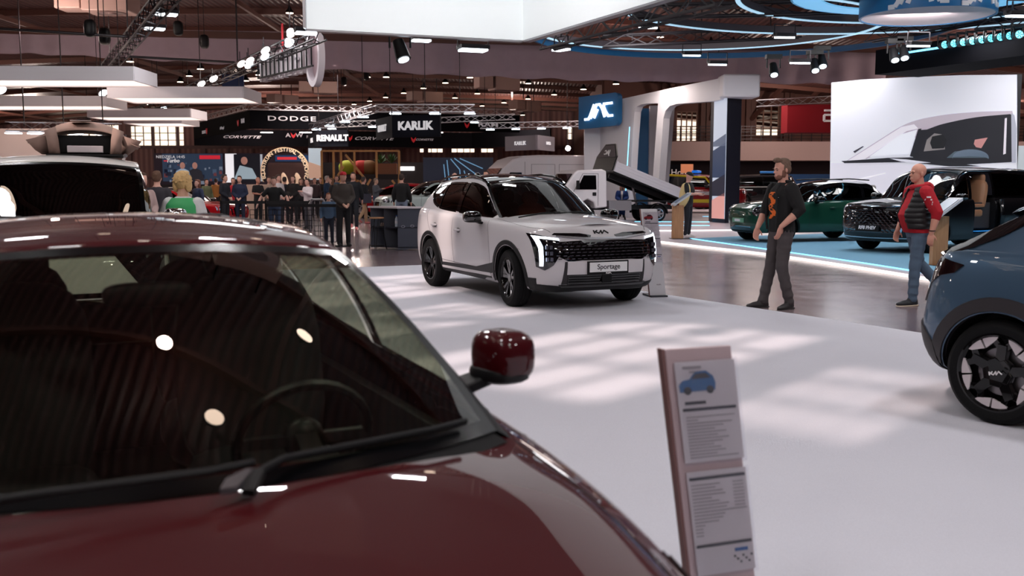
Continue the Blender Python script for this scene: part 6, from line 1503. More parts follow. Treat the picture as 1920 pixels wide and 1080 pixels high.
PEOPLE = [
 (645, 24, 1.80, (.45, -.9), ('cap', (190, 24, 40)), (66, 58, 54), 'long', (22, 20, 24), arms_front, 'person in a red cap and olive jacket standing at the belt barrier', (210, 160, 140)),
 (664, 32.5, 1.86, (.15, -1), ('short', (50, 36, 32)), (16, 18, 26), 'long', (18, 20, 30), walk, 'man all in black walking between the red cap and the beige trousers', (196, 146, 128)),
 (683, 37, 1.74, (.7, .7), ('short', (70, 60, 56)), (20, 22, 30), 'long', (168, 136, 108), walk, 'person in beige trousers carrying a dark printed bag', (206, 156, 140)),
 (706, 41, 1.70, (.9, -.3), ('short', (150, 130, 116)), (86, 90, 100), 'long', (54, 76, 104), phone, 'grey-haired person in jeans holding up a camera by the red hatchback', (214, 170, 150)),
 (754, 31, 1.80, (.1, 1), ('short', (60, 44, 38)), (14, 13, 16), 'long', (104, 116, 134), None, 'person in black hoodie and jeans seen from behind near the counter', (200, 150, 132)),
 (617, 24.5, 1.28, (.3, -1), ('short', (158, 92, 62)), (84, 108, 136), 'long', (34, 38, 52), None, 'red-haired child in a blue checked shirt at the metal barrier', (220, 170, 150)),
 (516, 27.5, 1.68, (.1, -1), ('short', (70, 52, 44)), (18, 17, 20), 'short', (52, 66, 92), lean, 'young man with glasses and black t-shirt leaning both hands on the barrier', (216, 166, 150)),
 (424, 34, 1.80, (.9, -.3), ('short', (50, 34, 30)), (22, 24, 36), 'long', (18, 18, 26), arms_front, 'bearded man in a dark suit turned sideways, leftmost of the standing suits', (206, 156, 138)),
 (452, 34.5, 1.76, (.05, -1), ('short', (66, 46, 40)), (28, 36, 62), 'long', (26, 32, 54), arms_front, 'man in a navy suit with white shirt facing the camera', (214, 164, 146)),
 (440, 37, 1.70, (.4, -.9), ('short', (60, 44, 40)), (180, 28, 46), 'long', (120, 112, 108), None, 'person in a red hoodie half hidden between the two suits', (206, 156, 138)),
 (486, 36, 1.72, (.8, -.6), ('bald', (0, 0, 0)), (24, 22, 25), 'short', (26, 24, 28), arms_cross, 'bald heavy man in black with folded arms', (196, 138, 118)),
 (507, 38, 1.74, (.2, -1), ('short', (84, 66, 56)), (170, 146, 132), 'long', (92, 86, 84), arms_front, 'person in a beige jacket just behind the young man at the barrier', (210, 160, 142)),
 (524, 35, 1.80, (.8, -.5), ('short', (64, 46, 40)), (204, 194, 196), 'short', (30, 30, 40), arms_front, 'person in a white t-shirt right behind the young man at the barrier', (206, 156, 140)),
 (536, 38, 1.74, (0, 1), ('short', (50, 38, 34)), (26, 28, 40), 'long', (26, 26, 34), None, 'person in dark clothes with back turned, under the round arch', (206, 156, 138)),
 (552, 37.5, 1.78, (-.3, -1), ('long', (80, 56, 44)), (30, 26, 28), 'long', (22, 20, 26), arms_front, 'long-haired person in a black leather jacket under the right side of the round arch', (214, 166, 150)),
 (566, 40, 1.68, (.6, -.8), ('long', (96, 70, 54)), (34, 30, 32), 'long', (24, 22, 28), None, 'dark dressed person beside the leather jacket', (206, 158, 142)),
 (579, 33, 1.66, (-.6, -.8), ('short', (40, 32, 30)), (214, 200, 202), 'long', (60, 58, 66), phone, 'person in an open white shirt over black looking down at a phone', (206, 156, 140)),
 (592, 44, 1.72, (.4, -.9), ('short', (90, 70, 60)), (70, 56, 60), 'long', (30, 28, 36), None, 'person in a plum top in the crowd right of the white shirt', (210, 162, 146)),
 (604, 46, 1.74, (-.5, -.9), ('long', (110, 84, 66)), (28, 26, 30), 'long', (26, 24, 30), arms_front, 'person in black with fair long hair in the crowd behind the metal barrier', (214, 168, 150)),
 (615, 42, 1.80, (.9, -.2), ('short', (180, 172, 166)), (30, 54, 84), 'long', (24, 26, 38), arms_front, 'white-haired man in a blue suit in the crowd', (216, 172, 156)),
 (624, 40, 1.70, (-.9, -.3), ('long', (120, 84, 62)), (20, 20, 26), 'long', (22, 22, 28), arms_front, 'person in black with brown hair facing the blue suit', (210, 162, 146)),
 (633, 43, 1.82, (.3, -1), ('short', (64, 50, 46)), (66, 92, 116), 'long', (34, 36, 48), None, 'person in a steel blue jacket behind the red cap', (208, 160, 144)),
 (270, 16.5, 1.70, (.8, -.6), ('short', (86, 60, 46)), (176, 150, 146), 'long', (60, 54, 60), arms_front, 'person in a pale pink hooded top next to the boxy white suv', (214, 164, 146)),
 (298, 17.5, 1.74, (-.1, 1), ('short', (96, 68, 52)), (44, 40, 46), 'long', (40, 38, 46), None, 'curly-haired person in a dark top left of the green vest', (210, 160, 142)),
 (374, 30, 1.62, (-.6, -.8), ('long', (110, 66, 50)), (44, 52, 78), 'long', (40, 38, 48), arms_front, 'person in a navy top with auburn hair right of the green vest', (212, 164, 148)),
 (390, 40, 1.66, (.7, -.6), ('short', (60, 44, 38)), (98, 106, 78), 'long', (30, 28, 34), None, 'person in an olive vest by the red sports car', (206, 158, 142)),
 (408, 44, 1.70, (0, 1), ('short', (50, 38, 34)), (168, 112, 56), 'long', (34, 30, 34), None, 'person in an ochre jacket with back turned, behind the red sports car', (206, 156, 140)),
 (853, 28, 1.80, (.2, 1), ('bald', (0, 0, 0)), (60, 56, 62), 'long', (40, 40, 50), None, 'bald person seen from behind over the roof of the white compact suv', (214, 164, 146)),
 (912, 33, 1.92, (-.3, -1), ('short', (48, 34, 32)), (190, 52, 60), 'long', (40, 38, 46), None, 'dark-haired person in front of the white panel van', (206, 156, 138)),
 (831, 50, 1.70, (.4, -.9), ('short', (70, 50, 44)), (90, 46, 50), 'long', (40, 36, 44), None, 'person far behind in front of the dark blue wall', (206, 156, 140)),
 (1318, 60, 1.72, (-.4, -.9), ('short', (60, 44, 40)), (90, 84, 88), 'long', (40, 38, 46), None, 'distant person under the balcony', (206, 156, 140)),
]
for (px, Y, H, fc, hr, tp, sl, lg, po, lab, sk) in PEOPLE:
    person(lab, ((px - 960) / FPX * Y, Y), fc, H, sk, hr, tp, sl, lg, (26, 24, 28) if 'beige trousers' not in lab else (200, 110, 110), po, group=None)
b4 = P(686, 372, 36.8); tag(MB().box(b4, (.4, .16, .34)).build('shoulder_bag', mat('dark_printed_bag', (40, 40, 56), .6), None), 'dark bag with pale print carried by the person in beige trousers', 'bag')
# seated woman in the blue suit by the truck
sit = dict(hipL=(-.09, 0, .93), kneeL=(-.08, .42, .95), ankL=(-.07, .44, .52), hipR=(.09, 0, .93), kneeR=(.10, .42, .97), ankR=(.06, .50, .55), elbL=(-.22, .04, 1.18), wrL=(-.04, .26, 1.06), elbR=(.22, .04, 1.18), wrR=(.04, .26, 1.04))
g5 = P(1160, 396, 39.5)
person('blond person in a bright blue suit sitting behind the tipper truck chassis', (g5.x, 38.4), (-.1, -1), 1.72, (222, 176, 160), ('long', (196, 150, 110)), (28, 62, 128), 'long', (26, 54, 112), (24, 22, 28), sit, z=-.22, shirt=(230, 228, 232))
st_ = thing('bar_stool', 'seat under the person in the blue suit', 'stool', (g5.x, 38.4, 0)); MB().cone((0, 0, .57), (0, 0, .62), .19, .19, 18).build('seat', M_BLK, st_)
for a in range(4): MB().bar((.05 * math.cos(a * PI / 2 + .8), .05 * math.sin(a * PI / 2 + .8), .58), (.22 * math.cos(a * PI / 2 + .8), .22 * math.sin(a * PI / 2 + .8), 0), .03).build('leg', M_BLK, st_)
# driver in the green car
dv = thing('person', 'person in a blue jacket sitting inside the dark green compact car', 'person', (8.05, 26.6, .06), R(110))
b = MB(); b.ell((0, 0, 1.32), (.075, .09, .115)); b.capsule((0, 0, 1.1), .06, (0, 0, 1.25), .055); loft(b, [(.6, .16, .12, 0), (.9, .17, .12, 0), (1.08, .19, .11, 0), (1.16, .08, .07, 0)]); seg(b, [(-.17, 0, 1.08), (-.22, .16, .85), (-.1, .40, .95)], [.05, .045, .035]); seg(b, [(.17, 0, 1.08), (.22, .16, .85), (.1, .40, .95)], [.05, .045, .035]); seg(b, [(-.1, .0, .62), (-.1, .4, .64)], [.08, .06]); seg(b, [(.1, .0, .62), (.1, .4, .64)], [.08, .06])
remeshed(b, 'body', mat('skin_206_156_138', (206, 156, 138)), dv, .02, 2)
b = MB(); loft(b, [(.6, .175, .135, 0), (.9, .185, .135, 0), (1.08, .2, .125, 0), (1.15, .1, .09, 0)]); seg(b, [(-.17, 0, 1.08), (-.22, .16, .85), (-.12, .36, .94)], [.065, .06, .05]); seg(b, [(.17, 0, 1.08), (.22, .16, .85), (.12, .36, .94)], [.065, .06, .05]); remeshed(b, 'jacket', mat('cloth_38_54_86', (38, 54, 86), .8), dv, .022, 2)
b = MB(); b.ell((0, -.02, 1.37), (.08, .095, .09)); remeshed(b, 'hair', mat('hair_70_50_44', (70, 50, 44), .8), dv, .016, 1)
# ================================================================ THE BLUE STAND ON THE RIGHT
M_FLG = mat('light_grey_stage_floor', (196, 186, 194), .35, noise=.05, nscale=2)
M_EDGE = mat('lit_step_edge', (250, 240, 236), .5, em=1.3, emc=(255, 244, 238))
M_CYAN = mat('cyan_light_line', (120, 215, 255), .4, em=2.2, emc=(120, 210, 255))
M_BLUEC = carpet_mat('blue_stage_carpet', (110, 158, 186), (134, 180, 206))
M_JB = mat('azure_blue_panel', (22, 104, 158), .4)
def poly_slab(pts, z0, z1): return MB().prism([(x, y, z0) for x, y in pts], (0, 0, z1 - z0))
fe = [P(1222, 452, 25.8).xy, (4.35, 23.7), (5.25, 21.4), (5.75, 19.6), (6.25, 17.3), (6.65, 15.2), (7.4, 12.2), (8.6, 9.2)]
edge = [(3.3, 27.2)] + [tuple(p) for p in crom([(p[0], p[1]) for p in fe], 4)]
plat = edge + [(26, 9.2), (26, 60), (3.3, 60)]
pl_ = thing('display_platform', 'low light grey exhibition platform with a lit curved edge', 'platform')
poly_slab(plat, 0, .06).build('deck', M_FLG, pl_, smooth=0)
eb = MB()
for a, b in zip(edge[:-1], edge[1:]): eb.bar((a[0] - .01, a[1], .028), (b[0] - .01, b[1], .028), .035, .05, up=(0, 0, 1))
eb.build('lit_edge', M_EDGE, pl_, smooth=0)
hi_ = crom([(3.0, 30.4), (5, 30.2), (7.5, 30.6), (9.5, 30.0), (13, 28), (20, 25)], 5)
p2_ = thing('display_platform', 'raised rear platform step under the tipper truck', 'platform')
poly_slab([tuple(p) for p in hi_] + [(26, 25), (26, 58), (3.0, 58)], .06, .1).build('deck', M_FLG, p2_, smooth=0)
eb = MB()
for a, b in zip(hi_[:-1], hi_[1:]): eb.bar((a[0], a[1] - .02, .083), (b[0], b[1] - .02, .083), .03, .035, up=(0, 0, 1))
eb.build('lit_edge', M_EDGE, p2_, smooth=0)
bc = [(4.7, 26.2), (5.05, 24.6), (5.55, 22.4), (6.05, 20.2), (6.5, 18.0), (6.9, 15.6), (7.6, 12.9), (9, 9.8), (24, 9.8), (24, 24.5), (13, 27), (9.3, 28.8), (6.2, 27.3)]
o = poly_slab(bc, .06, .068).build('blue_carpet', M_BLUEC, None, smooth=0); tag(o, 'blue carpet field under the green and black cars', 'carpet', kind='structure')
ln = MB(); c_ = crom(bc[:8], 4)
for a, b in zip(c_[:-1], c_[1:]): ln.bar((a[0], a[1], .07), (b[0], b[1], .07), .05, .012, up=(0, 0, 1))
tag(ln.build('floor_light_strip', M_CYAN, smooth=0), 'thin cyan light line bordering the blue carpet', 'light strip')
for (a, b, lab) in [((1190, 413, 36.5), (1330, 413.5, 36.2), 'cyan floor line behind the tipper truck wheel'), ((1195, 421, 33.4), (1330, 421, 33.2), 'cyan floor line in front of the tipper truck'), ((1318, 404, 42), (1345, 404, 42), 'short cyan floor line left of the tall pillar')]:
    A, B = P(*a), P(*b); tag(MB().bar((A.x, A.y, .105), (B.x, B.y, .105), .16, .012, up=(0, 0, 1)).build('floor_light_strip', M_CYAN, smooth=0), lab, 'light strip')

# ---- white arch wall
W0, W1 = P(1165, 400, 41.5), P(1357, 400, 35.2); W0.z = W1.z = 0; wd = (W1 - W0).normalized(); wnrm = Vector((wd.y, -wd.x, 0))
def wp(px, py): return OnP(px, py, W0, wnrm)
arch = thing('display_arch', 'tall white arch wall with rounded openings beside the blue logo sign', 'arch', (0, 0, 0))
def holed(outer, holes, ex, name, m, parent):
    # outline in pixels of the photo placed on the wall plane, cut by openings, real thickness
    import mathutils.geometry as mg
    o = W0; M = Matrix((wd, Vector((0, 0, 1)), wnrm)).transposed(); Mi = M.inverted()
    to2 = lambda p: (Mi @ (p - o)).to_2d()
    pts = []; ed = []; polys = []
    for pl in [outer] + holes:
        k = len(pts); q = [to2(wp(*v)) for v in pl]; pts += q; ed += [(k + i, k + (i + 1) % len(q)) for i in range(len(q))]; polys.append(q)
    v, e, f, *_ = mg.delaunay_2d_cdt(pts, ed, [], 0, 1e-6)
    def inside(p, q):
        r = False; j = len(q) - 1
        for i in range(len(q)):
            if (q[i].y > p.y) != (q[j].y > p.y) and p.x < (q[j].x - q[i].x) * (p.y - q[i].y) / (q[j].y - q[i].y) + q[i].x: r = not r
            j = i
        return r
    fs = []
    for t in f:
        c = sum((v[i] for i in t), Vector((0, 0))) / len(t)
        if inside(c, polys[0]) and not any(inside(c, h) for h in polys[1:]): fs.append(tuple(t))
    ob = MB().add([o + M @ Vector((p.x, p.y, 0)) for p in v], fs).build(name, m, parent, smooth=0)
    s = ob.modifiers.new('s', 'SOLIDIFY'); s.thickness = ex; s.offset = 0; return ob
outer = [(1160, 420), (1160, 188), (1355, 147.5), (1362, 148), (1362, 186), (1343, 190), (1343, 192)] + [(1275, 196), (1262, 200), (1253, 210), (1248, 225), (1238, 420)]
outer = [(1120, 422), (1120, 190), (1165, 187), (1262, 166), (1357, 147), (1357, 187), (1343, 190), (1275, 195), (1262, 199), (1254, 208), (1250, 222), (1235, 422)]
hole = [(1183, 418), (1192, 260), (1196, 210), (1200, 200), (1208, 196), (1222, 194), (1240, 194), (1224, 418)]
holed(outer, [hole], .3, 'arch_panel', M_WHT, arch)
a_, b_ = P(1355, 168, 35.1), P(1424, 168, 34.7)
MB().box(((a_.x + b_.x) / 2 - .02, 35.2, 4.84), (b_.x - a_.x + .1, 1.0, .78)).build('arch_end_beam', M_WHT, arch, bevel=.06)
ip = P(1200, 300, 44); MB().box((ip.x - .1, 45.0, 2.45), (1.5, .2, 4.7)).build('blue_inner_panel', M_JB, arch, smooth=0)
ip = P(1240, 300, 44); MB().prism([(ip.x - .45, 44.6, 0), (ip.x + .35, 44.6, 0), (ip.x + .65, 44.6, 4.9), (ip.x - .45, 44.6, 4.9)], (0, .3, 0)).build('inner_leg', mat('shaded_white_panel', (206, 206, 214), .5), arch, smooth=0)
q0 = P(1178, 250, 40.6); tag(MB().bar(P(1180.5, 238, 40.2), P(1171, 395, 40.2), .045, .03).build('wall_light_strip', M_CYAN), 'slanting cyan light line on the white arch wall', 'light strip')
MB().box((P(1128, 300, 43).x, 43.0, 2.5), (1.5, .3, 4.9)).build('side_wall', M_WHT, arch, smooth=0)
# logo panel
lp_ = thing('logo_sign', 'bright blue rounded logo panel with white backlit letters', 'sign', (0, 0, 0))
cA, cB, cC, cD = P(1091, 243, 42.2), P(1165, 235, 41.0), P(1165, 175, 41.0), P(1091, 183, 42.2)
ux = (cB - cA).normalized(); w_ = (cB - cA).length; h_ = (cD - cA).length; pts = []
def rr(u, v): return cA + ux * u + Vector((0, 0, 1)) * v
for (u, v, a0) in ((w_ - .2, .2, -90), (w_ - .2, h_ - .2, 0)):
    for k in range(7): a = R(a0 + 15 * k); pts.append(rr(u + .2 * math.cos(a), v + .2 * math.sin(a)))
pts = [rr(0, 0)] + pts + [rr(0, h_)]
nn_ = ux.cross(Vector((0, 0, 1)))
MB().prism([p + nn_ * .25 for p in pts], -nn_ * .3).build('panel', M_JB, lp_, smooth=30)
def jac_letters(parent, o, ux, up, k, m, wst=.085, mirror=1, name='logo_letters'):
    L = [[(-.95, -.42), (-.72, -.42), (-.62, -.32), (-.28, .36)], [(-.55, -.36), (-.28, .08), (-.10, .36), (.12, .36)], [(-.12, -.02), (.02, -.12)][:0] or [(.12, .36), (.28, .1), (.42, -.36)], [(-.3, -.36), (-.06, .06)], [(.95, .36), (.42, .36), (.38, .2), (.52, -.12), (.68, -.36), (.95, -.36)]]
    return strokes(name, [[(mirror * x * k, y * k) for x, y in l] for l in L], o, ux, up, wst * k * 1.6, m, parent, depth=.06)
jac_letters(lp_, rr(w_ * .52, h_ * .5) + nn_ * .30, ux, (0, 0, 1), w_ * .36, mat('backlit_white', (245, 250, 255), .4, em=1.6, emc=(235, 245, 255)))

# ---- pillar with screen face
pc = P(1365, 400, 35.6)
pil = thing('screen_pillar', 'tall black pillar with a narrow picture screen on its bright side', 'pillar', (0, 0, .1), 0)
x0_, x1_, xm = P(1343, 300, 35.6).x, P(1388, 300, 35.6).x, P(1357, 300, 35.6).x
MB().prism([(xm, 35.2, 0), (x1_, 35.6, 0), (x1_ + .1, 37.2, 0), (x0_ + .05, 37.0, 0), (x0_, 36.0, 0)], (0, 0, 4.42)).build('core', mat('blue_black_laminate', (17, 20, 36), .5), pil, smooth=0)
def scr(z0, z1, m, name): 
    A, B = Vector((x0_ - .02, 35.98, 0)), Vector((xm - .01, 35.17, 0)); return MB().prism([A + Vector((0, 0, z0)), B + Vector((0, 0, z0)), B + Vector((0, 0, z1)), A + Vector((0, 0, z1))], (-.03, -.03, 0)).build(name, m, pil, smooth=0)
scr(.15, 4.35, mat('screen_sky', (176, 184, 198), .4, em=.75, emc=(170, 178, 192)), 'screen_sky')
for (z0, z1, c) in ((1.6, 2.7, (40, 56, 84)), (.95, 1.6, (28, 28, 44)), (.15, .95, (208, 150, 142)), (2.7, 3.0, (90, 100, 120))):
    A, B = Vector((x0_ - .05, 35.95, .0)), Vector((xm - .04, 35.13, .0)); MB().prism([A + Vector((0, 0, z0)), B + Vector((0, 0, z0)), B + Vector((0, 0, z1 + .12)), A + Vector((0, 0, z1 - .15))], (-.01, -.01, 0)).build('screen_picture', mat('screen_tone_%d' % c[0], c, .4, em=.6), pil, smooth=0)

# ---- big display wall with the picture of a car
SA, SB = Vector((10.05, 31.4, 0)), Vector((14.0, 27.6, 0))
SA = P(1557, 300, 31.4); SB = P(1908, 300, 29.0); SA.z = SB.z = 0
sd = (SB - SA).normalized(); sn = Vector((sd.y, -sd.x, 0))
dw = thing('display_wall', 'huge white screen showing a silver car windscreen above the black people carrier', 'screen')
slab(MB(), SA, SB, .1, 4.62, .35).build('screen_body', mat('screen_case', (20, 20, 26), .5), dw, smooth=0)
def sp_(px, py, off=.02): return OnP(px, py, SA, sn) + sn * off
def art(poly, c, em=.72, off=.02, name='screen_picture'):
    pts = [sp_(x, y, off) for x, y in poly]; n = len(pts)
    # flat picture on the screen face
    bm = bmesh.new(); f = bm.faces.new([bm.verts.new(p) for p in pts]); bmesh.ops.triangulate(bm, faces=[f]); vs = [tuple(v.co) for v in bm.verts]; bm.verts.index_update(); fs = [tuple(v.index for v in q.verts) for q in bm.faces]; bm.free()
    return MB().add(vs, fs).build(name, mat('screen_tone_%d_%d_%d' % c, c, .5, em=em), dw, smooth=0)
art([(1559, 155), (1620, 149), (1700, 145), (1800, 141), (1907, 140), (1907, 408), (1555, 408)], (216, 217, 226), .42, .01)
def cur(pts, n=6): return [tuple(p) for p in crom(pts, n)]
roof_l = cur([(1582, 305), (1640, 268), (1700, 232), (1760, 217), (1830, 210), (1898, 208)])
art(roof_l + [(1900, 216), (1830, 218), (1770, 232), (1738, 243), (1700, 248), (1650, 280), (1625, 298)], (168, 158, 168), .6, .015)
art([(1582, 306), (1640, 270), (1690, 238), (1714, 233), (1722, 241), (1700, 246), (1655, 276), (1622, 298)], (206, 202, 210), .6, .02)
art(cur([(1738, 243), (1770, 232), (1830, 220), (1894, 214)], 4) + [(1898, 216), (1897, 304), (1780, 310), (1712, 296), (1722, 244)], (22, 22, 30), .5, .025)
art([(1630, 294), (1650, 280), (1690, 252), (1720, 243), (1705, 288)], (212, 214, 222), .6, .03)
art([(1722, 242), (1728, 241), (1714, 295), (1706, 293)], (24, 24, 32), .5, .035)
art([(1752, 250), (1766, 252), (1770, 262), (1772, 280), (1732, 284), (1738, 262)], (122, 116, 116), .5, .03)
art([(1748, 256), (1768, 252), (1776, 264), (1770, 278), (1748, 279), (1744, 268)], (14, 14, 20), .4, .035)
art([(1828, 262), (1852, 258), (1846, 268), (1840, 278), (1830, 276), (1826, 270)], (176, 122, 120), .5, .03)
art([(1884, 222), (1888, 221), (1886, 288), (1881, 290)], (196, 190, 198), .6, .03)
art([(1896, 212), (1902, 216), (1906, 240), (1905, 305), (1897, 305)], (150, 152, 164), .6, .03)
for r_ in (0,):
    wv = [(1795 + 34 * (1 - .0) * -math.cos(a) * 1.0 + 25, 295 - 15 * math.sin(a)) for a in np.linspace(0, PI, 14)]; art(wv + [(x, y + 3) for x, y in wv[::-1]], (92, 106, 122), .5, .035)
    art([(1775, 296), (1790, 284), (1820, 281), (1845, 288), (1852, 296)], (74, 88, 98), .4, .033)
art([(1578, 302), (1610, 300), (1664, 296), (1710, 295), (1780, 304), (1840, 312), (1780, 312), (1700, 304), (1660, 303), (1584, 306)], (26, 26, 34), .5, .04)
art([(1668, 297), (1700, 299), (1746, 305), (1720, 306), (1690, 303)], (196, 196, 206), .6, .045)
art([(1600, 284), (1618, 274), (1620, 275), (1603, 287)], (50, 48, 56), .5, .03)
art([(1558, 306), (1584, 306), (1660, 305), (1780, 315), (1880, 330), (1880, 400), (1556, 400)], (198, 196, 206), .6, .018)
art([(1590, 340), (1660, 324), (1661, 325), (1592, 342)], (232, 230, 236), .6, .03)
# second bit of screen right of the edge
tag(MB().box(P(1925, 305, 30), (.6, .2, 1.0)).build('side_screen', mat('screen_tone_side', (190, 198, 204), .5, em=.6), smooth=0), 'small pale screen cut by the right edge behind the display wall', 'screen')
# dark header over the wall with cyan line and row of beam lights
hd = thing('stand_header', 'black header box above the display wall with a thin cyan light line', 'header')
ha, hb = P(1640, 150, 27.5), P(1990, 110, 22.5)
z0_, z1_ = P(1640, 140, 27.5).z, P(1640, 112, 27.5).z
A_, B_ = Vector((ha.x, 27.5, 0)), Vector((hb.x, 22.5, 0))
slab(MB(), A_, B_, z0_ - .0, z1_ + .25, 1.6).build('header_box', mat('black_header', (8, 8, 13), .85, spec=.1), hd, smooth=0)
d_ = (B_ - A_).normalized(); n_ = Vector((d_.y, -d_.x, 0)); MB().bar(A_.lerp(B_, .1) + n_ * .03 + Vector((0, 0, z1_ + .06)), B_ + n_ * .03 + Vector((0, 0, z1_ + .06)), .045).build('light_line', M_CYAN, hd, smooth=0)
mb_t = truss(MB(), A_ + Vector((0, .6, z1_ + .7)), B_ + Vector((0, .6, z1_ + .7)), .3, .5, .025); tt = thing('lighting_truss', 'black truss carrying the row of beam lights over the header', 'truss'); mb_t.build('lattice', M_DKT, tt, smooth=0)
for i in range(9):
    px = 1771 + i * 17.4; p = P(px, 84 - i * 2.4, 24.6 - i * .25)
    t = thing('beam_light', 'black moving beam light with a cyan lens, one of the row over the header', 'spotlight', tuple(p), 0, 'row of nine beam lights')
    MB().cone((0, .22, 0), (0, -.02, 0), .08, .105, 16).build('head', M_BLK, t); MB().cone((0, -.02, 0), (0, -.03, 0), .085, .085, 16).build('lens', mat('cyan_lens', (130, 230, 250), .3, em=2.0, emc=(110, 225, 250)), t)
    for k in range(6): a = k * PI / 3; pass
    sp2 = MB(); [sp2.bar((.015 * math.cos(k * PI / 3), -.034, .015 * math.sin(k * PI / 3)), (.08 * math.cos(k * PI / 3), -.034, .08 * math.sin(k * PI / 3)), .012) for k in range(6)]; sp2.build('lens_grid', M_BLK, t, smooth=0)
    y = MB(); y.bar((-.13, .08, 0), (-.13, .08, .22), .025); y.bar((.13, .08, 0), (.13, .08, .22), .025); y.bar((-.13, .08, .22), (.13, .08, .22), .05); y.build('yoke', M_BLK, t, smooth=0)

# ---- hanging rings and drum
def hring(label, c, R_, z, h=.16, th=.05, m=None, light=None, arc=(0, 2 * PI), wide=None):
    t = thing('hanging_ring', label, 'ring', (c[0], c[1], z))
    MB().lathe([(R_ - th, 0), (R_, 0), (R_, h), (R_ - th, h), (R_ - th, 0)], n=96, arc=arc).build('ring_body', m, t, smooth=40)
    if light: MB().lathe([(R_ - th * 1.2, -.008), (R_ + .01, -.008), (R_ + .01, .018), (R_ - th * 1.2, .018), (R_ - th * 1.2, -.008)], n=96, arc=arc).build('light_edge', light, t, smooth=40)
    if wide: MB().lathe([(wide, 0), (R_, 0), (R_, .04), (wide, .04), (wide, 0)], n=96).build('light_band', mat('pale_blue_light_band', (130, 195, 235), .5, em=.75, emc=(125, 195, 240)), t, smooth=40)
    cb = MB()
    for k in range(6): a = k * PI / 3 + .4; cb.bar((R_ * math.cos(a), R_ * math.sin(a), h), (R_ * math.cos(a), R_ * math.sin(a), CZ(c[0]) - z - .3), .018)
    cb.build('cables', M_DARKMET, t, smooth=0); return t
M_RG = mat('grey_ring', (92, 84, 90), .5); M_RB = mat('blue_ring', (24, 92, 140), .5)
M_CYW = mat('ice_light_edge', (190, 230, 250), .4, em=.75, emc=(180, 225, 250))
hring('largest grey ring with an ice blue light edge, around the blue drum', (8.4, 21.6), 6.5, 5.6, .2, .08, M_RG, M_CYW)
hring('grey ring with a light edge hanging left of the blue drum', (5.1, 26.9), 4.56, 5.6, .2, .08, M_RG, M_CYW)
hring('plain dark blue ring hanging lowest above the arch wall', (5.96, 27.1), 5.6, 5.5, .16, .08, M_RB)
hring('middle grey ring with a light edge close around the blue drum', (9.3, 21.9), 4.4, 5.62, .2, .08, M_RG, M_CYW)
hring('wide pale blue glowing ring right around the blue drum', (9, 22), 2.9, 5.6, .12, .05, M_RG, None, wide=2.25)
dr = thing('logo_drum', 'large hanging blue drum with white letters around its side', 'sign', (9.2, 22.6, 5.19))
MB().lathe([(1.43, 0), (1.43, 1.3), (1.38, 1.3), (1.38, 0), (1.43, 0)], n=72).build('drum_side', M_JB, dr, smooth=40)
MB().lathe([(1.38, .02), (1.25, .06), (0, .06)], n=72).build('drum_underside', mat('drum_fabric', (214, 196, 198), .6), dr, smooth=40)
lt = MB()
for a0, mir in ((-PI / 2 - .52, 1), (-PI / 2 + .52, 1)):
    o_ = Vector((0, 0, .62))
    L = [[(-.95, -.42), (-.72, -.42), (-.62, -.32), (-.28, .36)], [(-.55, -.36), (-.28, .08), (-.10, .36), (.12, .36), (.28, .1), (.42, -.36)], [(-.3, -.36), (-.06, .06)], [(.95, .36), (.42, .36), (.38, .2), (.52, -.12), (.68, -.36), (.95, -.36)]]
    for l in L:
        P_ = []
        for (u, v) in l: P_.append((u * .64, v * .85))
        for (u0, v0), (u1, v1) in zip(P_[:-1], P_[1:]):
            for s0 in range(4):
                f0, f1 = s0 / 4, (s0 + 1) / 4; ua, va, ub, vb = u0 + (u1 - u0) * f0, v0 + (v1 - v0) * f0, u0 + (u1 - u0) * f1, v0 + (v1 - v0) * f1
                A = Vector((1.44 * math.cos(a0 + ua / 1.43), 1.44 * math.sin(a0 + ua / 1.43), .41 + va)); B = Vector((1.44 * math.cos(a0 + ub / 1.43), 1.44 * math.sin(a0 + ub / 1.43), .41 + vb)); lt.bar(A + (A - B) * .08, B + (B - A) * .08, .10, .03, up=((A + B) / 2 * Vector((1, 1, 0))) if False else Vector(((A.x + B.x) / 2, (A.y + B.y) / 2, 0)))
lt.build('drum_letters', M_TXT, dr, smooth=0)
MB().bar((0, 0, .1), (0, 0, CZ(9) - 5.3), .05).build('cable', M_DARKMET, dr, smooth=0)
for (px, py, Y, lab) in [(1345, 121, 26, 'bright flood lamp above the end of the white arch'), (1500, 118, 24.5, 'bright flood lamp between two black spotlights over the hall'), (1297, 104, 27, 'flood lamp under the lower rings, left'), (1471, 70, 24, 'flood lamp under the crossing of the two rings'), (1215, 52, 25, 'flood lamp inside the left ring'), (1722, 86, 22.5, 'large bright flood lamp left of the beam light row'), (1910, 30, 20, 'flood lamp at the top right edge')]:
    flood(P(px, py, Y), .1, .12, lab, .9, hang=.12)
for (px, py, Y, lab) in [(1450, 128, 25, 'black spotlight right of the arch lamp'), (1527, 120, 25, 'left one of the close pair of spotlights'), (1541, 112, 25, 'right one of the close pair of spotlights'), (1676, 100, 24, 'spotlight at the left end of the header'), (1694, 96, 24, 'spotlight second from the left end of the header')]:
    spot(P(px, py, Y), (0, -.5, -.85), lab, s=1.0)
truss_thing('black truss behind the white fascia corner, running over the rings', P(1026, 78, 22.5), P(1362, -12, 15.5), M_DKT, .34)
truss_thing('black truss crossing behind the rings', P(1130, 78, 29), P(1500, 60, 29), M_DKT, .3, .6)
truss_thing('upper black truss at the top edge above the rings', P(1180, 22, 25), P(1640, 12, 25), M_DKT, .3, .6)
truss_thing('short black truss right of the blue drum', P(1840, 42, 24), P(1960, 32, 22), M_DKT, .3, .6)

